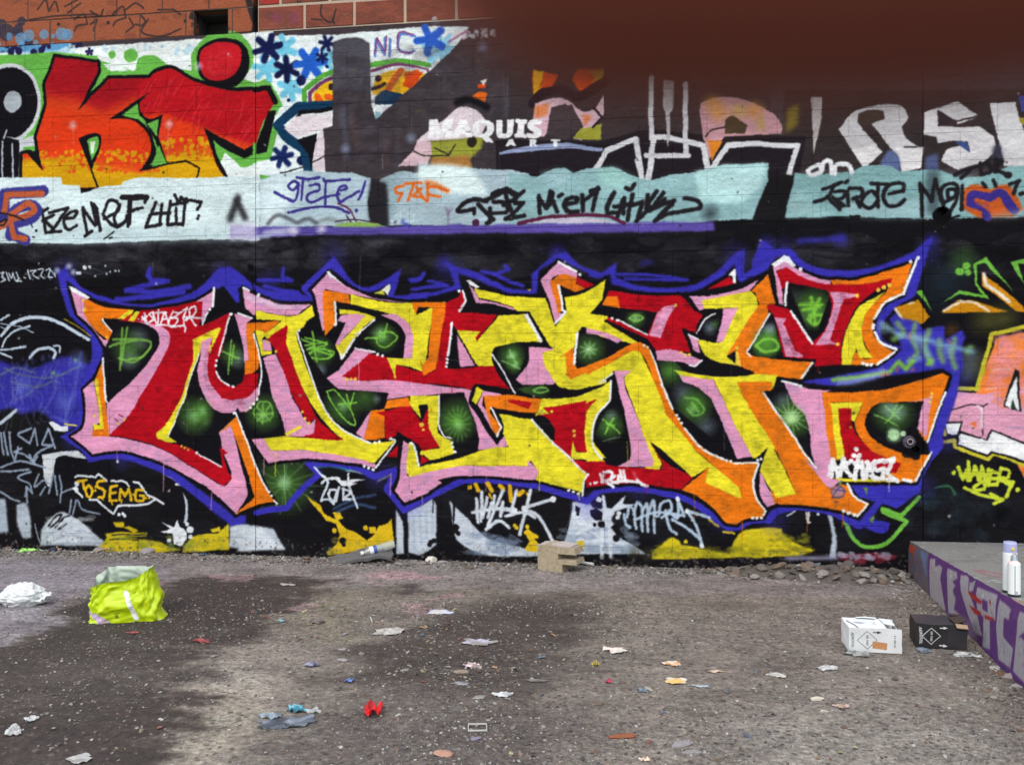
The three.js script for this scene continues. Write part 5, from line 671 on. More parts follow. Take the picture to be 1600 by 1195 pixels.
  // the yard around it
  const c2 = document.createElement('canvas'); c2.width = c2.height = 512; ctx = c2.getContext('2d'); ctx.fillStyle = '#5a5350'; ctx.fillRect(0, 0, 512, 512);
  blotch('#3c3634', [0, 0, 512, 512], 500, 3, 30, 0.12, 1.5); blotch('#8a8480', [0, 0, 512, 512], 500, 2, 24, 0.1, 1.5); blotch('#aaa49e', [0, 0, 512, 512], 900, 0.6, 1.8, 0.5);
  const t2 = new THREE.CanvasTexture(c2); t2.colorSpace = THREE.SRGBColorSpace; t2.wrapS = t2.wrapT = THREE.RepeatWrapping; t2.repeat.set(0.4, 0.4);
  const outer = new THREE.Shape([[-70, -60], [70, -60], [70, 70], [-70, 70]].map((q) => new THREE.Vector2(...q)));
  outer.holes.push(new THREE.Path([[GX0, -GZ1], [GX1, -GZ1], [GX1, -GZ0], [GX0, -GZ0]].map((q) => new THREE.Vector2(...q))));
  const yard = new THREE.ShapeGeometry(outer); yard.rotateX(-Math.PI / 2);
  tag(top('ground', yard, new THREE.MeshStandardMaterial({ map: t2, roughness: 0.95, bumpMap: grainAt(1.6, 1.6), bumpScale: 0.01 })), null, null, null, 'structure');
}
const groundY = (x, z) => { const e = Math.min(x - GX0, GX1 - x, z - GZ0, GZ1 - z), k = Math.max(0, Math.min(1, e / 0.5)); return k * (0.012 * fbm(x * 1.3, z * 1.3, 0.5, 3) + 0.007 * fbm(x * 6, z * 6, 2.5, 3)); };

// a broken stone: a rounded lump cut by a few flats
function stoneGeometry(s, detail = 1, flat = 0.6) {
  const g = mergeVertices(new THREE.IcosahedronGeometry(1, detail).deleteAttribute('normal').deleteAttribute('uv')), p = g.attributes.position, v = new THREE.Vector3();
  const cuts = []; for (let i = 0; i < 7; i++) cuts.push([new THREE.Vector3(R(-1, 1), R(-1, 1), R(-1, 1)).normalize(), R(0.5, 0.85)]);
  for (let i = 0; i < p.count; i++) {
    v.fromBufferAttribute(p, i); const n = 1 + 0.25 * perlin.noise(v.x * 1.4 + s, v.y * 1.4, v.z * 1.4 - s);
    v.multiplyScalar(n); for (const [q, d] of cuts) { const o = v.dot(q) - d; if (o > 0) v.addScaledVector(q, -o); }
    p.setXYZ(i, v.x, v.y * flat, v.z);
  }
  const out = g.toNonIndexed(); out.computeVertexNormals(); 
  const uv = []; for (let i = 0; i < out.attributes.position.count; i++) uv.push(out.attributes.position.getX(i), out.attributes.position.getZ(i)); out.setAttribute('uv', new THREE.Float32BufferAttribute(uv, 2));
  return out;
}
const wallZ = (x) => -D0 + x / CT * ST;               // where the wall face stands on the ground
// gravel: chips too many to count, thick at the wall foot and on the dirt
{
  const kinds = [stoneGeometry(1, 0, 0.6), stoneGeometry(5, 0, 0.45), stoneGeometry(9, 0, 0.75)], m4 = new THREE.Matrix4(), q = new THREE.Quaternion(), e = new THREE.Euler();
  const tones = [[0.2, 0.18, 0.165], [0.13, 0.115, 0.105], [0.3, 0.285, 0.27], [0.44, 0.42, 0.4], [0.09, 0.08, 0.075], [0.24, 0.17, 0.13], [0.16, 0.16, 0.17], [0.3, 0.27, 0.23]];
  const spots = [];
  const dark = (px, py) => (px > 520 && px < 1000 && py > 935 ? 1 : 0) + (px > 900 && py > 950 ? 0.85 : 0) + (px < 430 && py > 930 ? 0.35 : 0) + (py > 1090 && px > 420 ? 0.6 : 0);
  for (let i = 0; i < 90000 && spots.length < 40000; i++) {
    const z = R(-6.6, -2.5), x = R(-3.4, 2.9), d = -z, px = 800 + x / d * F, py = 597.5 + CAM_Y / d * F;
    if (px < -120 || px > 1720 || z < wallZ(x) + 0.02) continue;
    if (x > 2.83 - 0.2309 * (6.33 + z) - 0.02) continue;
    const patch = 0.5 + groundMask(x * 1.4, z * 1.4) * 1.6;
    if (rnd() > dark(px, py) * patch * 0.95 + 0.07) continue;
    spots.push([x, z, 0.0022 + 0.0072 * rnd() ** 3.8]);
  }
  for (let i = 0; i < 7000; i++) { const x = R(-5, 2.85), off = Math.abs(R(-1, 1) * R(0.3, 1)) * 0.42 + 0.012; spots.push([x, wallZ(x) + off, (0.0035 + 0.013 * rnd() ** 3) * (off > 0.25 ? 0.7 : 1)]); }
  for (let i = 0; i < 1300; i++) { const d = R(2.6, 6.1), off = 0.02 + 0.22 * rnd() ** 2; spots.push([2.83 - 0.2309 * (6.33 - d) - off, -d, 0.003 + 0.012 * rnd() ** 3]); }
  kinds.forEach((geo, k) => {
    const mine = spots.filter((_, i) => i % 3 === k), o = new THREE.InstancedMesh(geo, std([1, 1, 1], 0.92), mine.length), col = new THREE.Color();
    mine.forEach(([x, z, s], i) => { e.set(R(-0.5, 0.5), R(0, 6.28), R(-0.5, 0.5)); q.setFromEuler(e); m4.compose(new THREE.Vector3(x, groundY(x, z) + s * 0.2, z), q, new THREE.Vector3(s * R(0.8, 1.5), s, s * R(0.8, 1.3))); o.setMatrixAt(i, m4); const pale = s < 0.0042, t = tones[Math.floor(rnd() ** (pale ? 1.0 : 1.5) * tones.length)], b = R(0.5, 1.0); o.setColorAt(i, col.setRGB(t[0] * b, t[1] * b, t[2] * b)); });
    o.name = numbered('gravel'); lit(o); scene.add(o); tag(o, 'loose grey gravel and grit scattered over the dirt ground', 'gravel', null, 'stuff');
  });
}

// bits of paper and plastic trodden into the grit, too small and many to tell apart
{
  const p0 = new THREE.PlaneGeometry(1, 0.7, 3, 2); p0.rotateX(-Math.PI / 2); const q0 = p0.attributes.position; for (let i = 0; i < q0.count; i++) q0.setXYZ(i, q0.getX(i) + R(-0.14, 0.14), 0.06 + R(0, 0.22), q0.getZ(i) + R(-0.14, 0.14)); const flake = p0.toNonIndexed(); flake.computeVertexNormals();
  const n = 520, o = new THREE.InstancedMesh(flake, std([1, 1, 1], 0.8, { side: THREE.DoubleSide }), n), m4 = new THREE.Matrix4(), q = new THREE.Quaternion(), e = new THREE.Euler(), col = new THREE.Color();
  const tone = [[0.4, 0.39, 0.36], [0.3, 0.27, 0.23], [0.14, 0.12, 0.1], [0.36, 0.22, 0.12], [0.1, 0.13, 0.18], [0.24, 0.24, 0.26], [0.18, 0.06, 0.05], [0.34, 0.3, 0.18]];
  for (let i = 0; i < n; i++) {
    let x, z; const k = rnd();
    if (k < 0.3) { x = R(-4.2, 2.8); z = wallZ(x) + 0.03 + 0.3 * rnd() ** 1.5; }
    else if (k < 0.55) { [x, z] = onGround(720 + 210 * (rnd() + rnd() - 1), 1030 + 90 * (rnd() + rnd() - 1)); }
    else if (k < 0.72) { [x, z] = onGround(430 + 160 * (rnd() + rnd() - 1), 960 + 70 * (rnd() + rnd() - 1)); }
    else { [x, z] = onGround(R(60, 1480), R(940, 1190)); }
    if (x > 2.7 - 0.2309 * (6.33 + z)) x -= 0.6;
    const s = 0.006 + 0.02 * rnd() ** 2.4; e.set(R(-0.3, 0.3), R(0, 6.28), R(-0.3, 0.3)); q.setFromEuler(e); m4.compose(new THREE.Vector3(x, groundY(x, z) + s * 0.08 + 0.001, z), q, new THREE.Vector3(s * R(0.7, 1.8), s, s)); o.setMatrixAt(i, m4);
    const t = tone[Math.floor(rnd() * tone.length)], b = R(0.5, 1.1); o.setColorAt(i, col.setRGB(t[0] * b, t[1] * b, t[2] * b));
  }
  o.name = 'litter'; lit(o); scene.add(o); tag(o, 'tiny dirty scraps of paper and plastic trodden into the grit', 'litter', null, 'stuff');
}
// ---------------------------------------------------------------- the low concrete ledge on the right
const LX = 2.83, LD = 6.33, LS = 0.2309, ledgeH = (d) => 0.238 + (LD - d) * 0.0553, ledgeX = (d) => LX - LS * (LD - d);
{
  const c = document.createElement('canvas'); c.width = 2048; c.height = 256; ctx = c.getContext('2d');
  const SL = 4.4, sk = 2048 / SL, vk = 256 / 0.55, RL = Math.hypot(1, LS);
  place = (x, y) => { const xr = (OX + x * SC - 800) / F, yr = (OY + y * SC - 597.5) / F, d = (LX - LS * LD) / (xr - LS), s = (LD - d) * RL, v = CAM_Y - yr * d; return [(s + 0.1) * sk, (0.5 - v) * vk]; };
  wide = (w) => w * SC * sk / 300;
  ctx.fillStyle = '#5c3076'; ctx.fillRect(0, 0, 2048, 256);
  tile(1410, 835, 0.2093);
  fill('#6a6470', '20,20 190,110 215,600 60,420 20,400'); for (let i = 0; i < 26; i++) { const x = R(45, 190), y = R(80, 330); line(['#8a2a6e', '#5b2f7c', '#4f68a8', '#a8642e', '#8b8790', '#b23a2a'][i % 6], R(10, 26), x + ',' + y + ' ' + (x + R(-8, 8)) + ',' + (y + R(30, 110)), 5, 0.6); } fill('#c2401e', '45,70 95,95 80,150 60,130', 4); fill('#6f86c0', '130,110 180,150 185,330 160,250', 6, 0.8); fill('#4c474c', '30,330 200,480 200,620 30,440', 16, 0.8); 
  fill('#623083', '190,145 300,190 480,290 700,420 930,560 930,1130 560,880 440,620 205,590', 5);
  const sil = '#b4b1bb';
  fill(sil, '205,180 240,180 250,240 275,225 300,250 285,330 300,420 325,560 300,600 265,500 250,600 220,580 205,400', 2); fill(sil, '335,250 400,280 415,330 375,350 400,380 380,420 400,480 390,560 440,600 345,590', 2); fill(sil, '430,300 480,310 500,360 540,340 530,420 500,430 560,600 600,760 545,740 480,560 440,420', 2);
  fill(sil, '555,390 700,450 700,640 655,640 655,860 600,840 610,620 560,560', 2); fill(sil, '720,480 810,560 800,640 760,620 755,760 830,850 810,1000 720,930 705,700', 2); fill(sil, '870,570 930,600 930,1130 830,1020 850,800', 2); fill('#623083', '600,480 640,500 640,580 600,560', 3); fill('#623083', '870,760 930,720 930,800', 4);
  lines('#623083', 16, '190,150 480,290 700,440|490,310 500,420|720,470 830,560'); glow('230,236,244', 26, '365,310 605,460', 0.95); fill('#b81c22', '490,420 540,450 600,500 590,520 520,480', 3); fill('#b81c22', '500,525 590,580 590,605 540,590', 3); fill('#b81c22', '615,600 690,625 690,645 620,630', 3); dots('#a81a22', 14, '655,500 660,510');
  fill('#8c83a0', '440,600 560,680 560,880 480,720', 16, 0.6); blotch('#b7b4bf', [200, 180, 920, 1000], 90, 3, 16, 0.16, 0.6); blotch('#3a1c4e', [200, 180, 920, 1000], 160, 3, 18, 0.26, 0.6); blotch('#8c6fa0', [200, 180, 920, 1000], 140, 3, 20, 0.2, 0.6); blotch('#77707a', [200, 500, 930, 1130], 120, 4, 22, 0.3, 0.7); 
  ctx.filter = 'blur(1.6px)'; ctx.drawImage(c, 0, 0); ctx.filter = 'none'; place = (x, y) => [x, y]; wide = (w) => w; for (let i = 0; i < 500; i++) { const x = R(60, 1300), y = R(20, 240); line(['#3a1c4e', '#a9a4b2', '#8a5aa0', '#5c5662'][i % 4], R(0.6, 2.2), x + ',' + y + ' ' + (x + R(-3, 3)) + ',' + (y + R(4, 26)), 0, R(0.1, 0.4)); }
  { const img = ctx.getImageData(0, 0, 2048, 256), d = img.data; for (let i = 0; i < d.length; i += 4) { const n = R(0.82, 0.96); for (let q = 0; q < 3; q++) d[i + q] *= n; } ctx.putImageData(img, 0, 0); }
  const t = new THREE.CanvasTexture(c); t.colorSpace = THREE.SRGBColorSpace; t.anisotropy = 8;
  // top: grey concrete with chips and spray dust
  const c2 = document.createElement('canvas'); c2.width = c2.height = 1024; ctx = c2.getContext('2d'); ctx.fillStyle = '#9a9a98'; ctx.fillRect(0, 0, 1024, 1024);
  wide = (w) => w; const tk = 1024 / 4.2; place = (x, y) => { const xr = (OX + x * SC - 800) / F, yr = (OY + y * SC - 597.5) / F, d = (CAM_Y - 0.238 - LD * 0.0553) / (yr - 0.0553); return [(xr * d - 1.7) * tk, (6.9 - d) * tk]; };
  tile(1410, 835, 0.2093); wide = (w) => w * SC * tk / 240;
  lines('#b4606e', 34, '540,260 ~620,270 760,300|560,270 ~640,300 760,320', 8, 0.7); lines('#c89a5a', 24, '190,75 270,70', 5, 0.6); lines('#8fb0bc', 30, '190,140 330,150', 6, 0.7); fill('#c98a72', '740,460 910,500 910,560 820,500', 6, 0.7); lines('#b06a7e', 18, '200,140 380,230', 6, 0.5);
  place = (x, y) => [x, y]; wide = (w) => w; blotch('#5d5d5a', [0, 0, 1024, 1024], 500, 2, 16, 0.16, 1.6); blotch('#a3a49f', [0, 0, 1024, 1024], 400, 2, 14, 0.14, 1.6); blotch('#e4e6e4', [0, 0, 1024, 1024], 1100, 0.7, 2.8, 0.8, 1.5); blotch('#4a4a48', [0, 0, 1024, 1024], 900, 0.6, 1.8, 0.5); blotch('#6f5f9a', [0, 0, 1024, 1024], 10, 5, 20, 0.25);
  { const img = ctx.getImageData(0, 0, 1024, 1024), d = img.data; for (let i = 0; i < d.length; i += 4) { const n = R(0.66, 0.9); for (let q = 0; q < 3; q++) d[i + q] *= n; } ctx.putImageData(img, 0, 0); }
  const t2 = new THREE.CanvasTexture(c2); t2.colorSpace = THREE.SRGBColorSpace; t2.anisotropy = 8;
  const o = tag(root('concrete_ledge', LX, 0, -LD), 'low grey concrete ledge with purple and silver lettering on its side', 'ledge');
  // side face: a grid with a worn arris on top; then the top
  const N = 90, rows = 6, pos = [], uv = [], idx = [], wear = (i, j) => 0.007 * fbm(i * 0.5, j * 1.3, 8, 3) + (j === rows ? 0.03 * Math.max(0, perlin.noise(i * 0.37, 2.2, 5) - 0.22) : 0);
  for (let i = 0; i <= N; i++) for (let j = 0; j <= rows; j++) {
    const d = LD - i / N * 4.1, h = ledgeH(d), f = j / rows, v = -0.06 + (h + 0.06) * f, inward = (j === rows ? 0.012 + 0.008 * perlin.noise(i * 0.9, 3, 1) : 0) + wear(i, j);
    pos.push(ledgeX(d) - LX + inward, j === rows ? h - 0.001 : Math.min(v, h - 0.012), LD - d); uv.push(((LD - d) * RL + 0.1) / SL, (0.05 + v) / 0.55);
  }
  for (let i = 0; i < N; i++) for (let j = 0; j < rows; j++) { const a = i * (rows + 1) + j, b = a + rows + 1; idx.push(a, b, a + 1, b, b + 1, a + 1); }
  const g = new THREE.BufferGeometry(); g.setAttribute('position', new THREE.Float32BufferAttribute(pos, 3)); g.setAttribute('uv', new THREE.Float32BufferAttribute(uv, 2)); g.setIndex(idx); g.computeVertexNormals();
  part('side_face', g, new THREE.MeshStandardMaterial({ map: t, roughness: 0.75, bumpMap: grainAt(8, 1), bumpScale: 0.004 }), o);
  const tp = [], tu = [], ti = [];
  for (let i = 0; i <= N; i++) for (let j = 0; j <= 20; j++) {
    const d = LD - i / N * 4.1, inward = 0.012 + 0.008 * perlin.noise(i * 0.9, 3, 1) + wear(i, rows), x0 = ledgeX(d) + inward, x = j ? x0 + (6.5 - x0) * (j / 20) ** 1.4 : x0, zz = i ? -d : wallZ(x) - 0.05;
    tp.push(x - LX, ledgeH(i ? d : Math.min(LD, d)) - 0.001 + (j ? 0.003 * fbm(x * 4, d * 4, 6, 2) : 0), zz + LD); tu.push((x - 1.7) / 4.2, 1 - (6.9 + zz) / 4.2);
  }
  for (let i = 0; i < N; i++) for (let j = 0; j < 20; j++) { const a = i * 21 + j, b = a + 21; ti.push(a, b, a + 1, b, b + 1, a + 1); }
  const g2 = new THREE.BufferGeometry(); g2.setAttribute('position', new THREE.Float32BufferAttribute(tp, 3)); g2.setAttribute('uv', new THREE.Float32BufferAttribute(tu, 2)); g2.setIndex(ti); g2.computeVertexNormals();
  part('top_slab', g2, new THREE.MeshStandardMaterial({ map: t2, roughness: 0.85, bumpMap: grainAt(9, 9), bumpScale: 0.004 }), o);
}
// ---------------------------------------------------------------- things on the ground
const spot = (px, py, lift = 0) => { const [x, z] = onGround(px, py); return [x, groundY(x, z) + lift, z]; };
const perPx = (py) => CAM_Y / (py - 597.5);           // metres that one photo pixel covers at that ground row
function crumple(w, l, h, n = 7, s = rnd() * 90, fold = 2.2, c1, c2) {       // a crumpled sheet lying down, its edge ragged
  const g = new THREE.PlaneGeometry(w, l, n, n); g.rotateX(-Math.PI / 2); const p = g.attributes.position;
  for (let i = 0; i < p.count; i++) {
    const a = p.getX(i) / w, b = p.getZ(i) / l, r = 1 + 0.7 * perlin.noise(a * 2.2 + s, b * 2.2, 1) - 0.9 * Math.max(0, Math.abs(a) + Math.abs(b) - 0.62 - 0.25 * perlin.noise(s, a * 3, b * 3)), y = Math.abs(perlin.noise(a * fold + s, b * fold, 4)) * 2 + 0.6 * perlin.noise(a * 6, b * 6, s);
    p.setXYZ(i, a * w * r, Math.max(0.002, h * (0.25 + y)) * (1 - 0.6 * Math.max(Math.abs(a), Math.abs(b))), b * l * r);
  }
  const col = []; for (let i = 0; i < p.count; i++) { const m = c2 ? Math.max(0, Math.min(1, 0.5 + 3.5 * perlin.noise(p.getX(i) / w * 2.4 + s * 1.7, p.getZ(i) / l * 1.6, 8))) : 0; for (let q = 0; q < 3; q++) col.push(c2 ? c1[q] * (1 - m) + c2[q] * m : 1); }
  g.setAttribute('color', new THREE.Float32BufferAttribute(col, 3));
  const out = g.toNonIndexed(); out.computeVertexNormals(); return out;
}
function printed(w, h, draw, tone = [1, 1]) {
  const c = document.createElement('canvas'); c.width = w; c.height = h; ctx = c.getContext('2d'); place = (x, y) => [x, y]; wide = (q) => q; tile(0, 0, 1); draw();
  const img = ctx.getImageData(0, 0, w, h), d = img.data; for (let i = 0; i < d.length; i += 4) { const n = R(0.93, 1) * tone[0]; for (let q = 0; q < 3; q++) d[i + q] *= n; } ctx.putImageData(img, 0, 0);
  const t = new THREE.CanvasTexture(c); t.colorSpace = THREE.SRGBColorSpace; t.anisotropy = 8; return t;
}
// --- the yellow-green carrier bag, standing open
{
  const [x, y, z] = spot(186, 972), o = tag(root('shopping_bag', x, y, z - 0.09, 0.16), 'lime green plastic shopping bag standing open on the dark dirt', 'bag');
  const map = printed(1024, 512, () => {
    ctx.fillStyle = '#c3de00'; ctx.fillRect(0, 0, 1024, 512); blotch('#cfe61a', [0, 0, 1024, 512], 60, 10, 60, 0.2); blotch('#a6c600', [0, 0, 1024, 512], 50, 6, 34, 0.18);
    fill('#f2f6f4', '560,140 ~590,118 630,140 ~700,300 790,468 ~760,492 705,480 ~640,320'); const g = '#6f8790'; for (let i = 0; i < 9; i++) line(g, 4, (632 + i * 14) + ',' + (205 + i * 28) + ' ' + (650 + i * 14) + ',' + (200 + i * 28 + (i % 3) * 5) + ' ' + (644 + i * 14) + ',' + (216 + i * 28));
    fill('#a9a4c8', '0,290 ~40,330 90,400 40,390 0,360'); fill('#c5aed6', '60,380 ~120,375 ~240,420 345,485 330,512 200,512 110,450'); fill('#e7cfd6', '220,440 330,480 320,508 235,500'); ctx.translate(110, 10); lines('#55701a', 7, '330,400 ~350,380 380,385|330,410 ~345,430 375,425|345,400 345,420|365,395 365,422|318,385 400,370|320,440 400,430'); fill('#4d6815', '345,396 380,392 378,420 345,424', 2, 0.7); ctx.setTransform(1, 0, 0, 1, 0, 0);
  });
  const W = 0.178, Dp = 0.1, nu = 96, nv = 30, make = (shrink) => {
    const pos = [], uv = [], idx = [];
    for (let j = 0; j <= nv; j++) for (let i = 0; i <= nu; i++) {
      const a = i / nu * Math.PI * 2, ca = Math.cos(a), sa = Math.sin(a), se = (q) => Math.sign(q) * Math.abs(q) ** 0.55, f = j / nv;
      const front = Math.max(0, sa), back = Math.max(0, -sa) ** 0.6, rim = 0.242 + 0.056 * ca + 0.034 * back - 0.05 * back * ca + 0.006 * Math.sin(a * 3.1 + 1);
      let X = se(ca) * W, Z = se(sa) * Dp, Y = f * rim;
      const bulge = 1 + 0.1 * Math.sin(Math.PI * Math.min(1, f * 1.1)) - 0.05 * f, rd = (u, v, q) => 1 - Math.min(1, Math.abs(perlin.noise(u, v, q)) * 3.2), wr = 0.009 * fbm(ca * 1.3 + 4, f * 2.2 + sa, 3.3, 2) + 0.0065 * rd(ca * 1.7 + f * 1.3, f * 1.6 - ca, 2.2) - 0.006 * rd(ca * 2.6 - f * 2.2, f * 1.1 + sa * 0.4, 5.1) + 0.0035 * rd(ca * 4 + f * 5, f * 3, 8.4) + 0.003 * rd(ca * 6 - f * 3, f * 6, 1.4);
      const foot = f < 0.12 ? (0.12 - f) * 0.35 : 0;
      X = X * bulge * (1 - 0.08 * f) + ca * (wr * 2.2 + foot * (ca > 0 ? 0.9 : 0.4)); Z = Z * (bulge + 0.05) * (1 + 0.1 * f * -Math.min(0, sa)) + sa * wr * 2.4; X -= 0.015 * f; Y += 0.006 * perlin.noise(a * 3, 1, f * 3) * f - (sa > 0.5 && f < 0.1 ? 0 : 0);
      const lip = f > 0.93 ? (f - 0.93) * 0.12 : 0; X += ca * lip; Z += sa * lip;
      pos.push(X - ca * shrink, Math.max(0.001, Y) + (shrink ? 0.002 : 0), Z - sa * shrink); uv.push(0.5 - ((a / (Math.PI * 2) + 0.25) % 1 - 0.5) * 2.0, f);
    }
    for (let j = 0; j < nv; j++) for (let i = 0; i < nu; i++) { const p = j * (nu + 1) + i, q = p + nu + 1; idx.push(p, q, p + 1, q, q + 1, p + 1); }
    const g = new THREE.BufferGeometry(); g.setAttribute('position', new THREE.Float32BufferAttribute(pos, 3)); g.setAttribute('uv', new THREE.Float32BufferAttribute(uv, 2)); g.setIndex(idx); g.computeVertexNormals(); return g;
  };
  // front print runs from the left corner (angle pi) to the right one (angle 0)
  const outer = make(0), a = outer.attributes.uv; for (let i = 0; i < a.count; i++) { const f = (i % (nu + 1)) / nu * 2; a.setX(i, f < 1 ? Math.max(0, Math.min(1, (outer.attributes.position.getX(i) + W + 0.015) / (2 * W + 0.02))) : 0.30 + 0.1 * (f - 1)); }
  const skin = part('bag_skin', outer, new THREE.MeshPhysicalMaterial({ map, roughness: 0.5, clearcoat: 0.15, clearcoatRoughness: 0.5, side: THREE.DoubleSide }), o);
  part('bag_lining', make(0.003), std([0.42, 0.5, 0.42], 0.7, { side: THREE.DoubleSide }), o);
  const floor = new THREE.CylinderGeometry(0.14, 0.14, 0.004, 24); floor.scale(1.35, 1, 0.62); floor.translate(0, 0.008, 0); part('bag_bottom', floor, std([0.45, 0.52, 0.42], 0.8), o);
  const inner = crumple(0.2, 0.1, 0.05, 10); inner.translate(0.01, 0.14, 0); part('film_inside', inner, std([0.55, 0.62, 0.62], 0.6, { side: THREE.DoubleSide }), o);
}
// --- white carrier bag lying at the left edge
{
  const [x, y, z] = spot(34, 944), o = tag(root('plastic_bag', x, y, z, 0.1), 'crumpled white plastic bag lying on pale concrete, tied end to one side', 'plastic bag');
  const g = new THREE.SphereGeometry(1, 72, 48), p = g.attributes.position, v = new THREE.Vector3();
  for (let i = 0; i < p.count; i++) {
    v.fromBufferAttribute(p, i); const n = 1 + 0.22 * fbm(v.x * 1.5, v.y * 1.5, v.z * 1.5 + 4, 3) + 0.16 * (1 - Math.min(1, 3 * Math.abs(perlin.noise(v.x * 2.2 + 3, v.y * 2.2, v.z * 2.2)))) + 0.07 * (1 - Math.min(1, 3 * Math.abs(perlin.noise(v.x * 5, v.y * 5, v.z * 5 + 2)))) - 0.1;
    v.multiplyScalar(n); let X = v.x * 0.125, Y = Math.max(-0.01, v.y * 0.075 + 0.055), Z = v.z * 0.09;
    if (v.x < -0.55) { const k = (-0.55 - v.x) * 1.6, s = Math.max(0.22, 1 - k * 1.2); Y = 0.03 + (Y - 0.03) * s; Z *= s + 0.15; X -= k * 0.09; }
    if (v.x > 0.8 && v.y < 0.2) X += (v.x - 0.8) * 0.08;
    p.setXYZ(i, X, Y, Z);
  }
  g.computeVertexNormals();
  part('bag_body', g, new THREE.MeshPhysicalMaterial({ color: new THREE.Color(0.8, 0.84, 0.85), roughness: 0.45, side: THREE.DoubleSide, transmission: 0.25, thickness: 0 }), o);
  const ear = crumple(0.07, 0.1, 0.05, 6); ear.rotateZ(0.5); ear.translate(0.15, 0.03, 0.02); part('bag_handle', ear, std([0.8, 0.84, 0.86], 0.5, { side: THREE.DoubleSide }), o);
  const tail = crumple(0.16, 0.12, 0.05, 7); tail.translate(-0.24, 0, 0.01); part('bag_handle', tail, std([0.72, 0.77, 0.84], 0.5, { side: THREE.DoubleSide }), o);
}
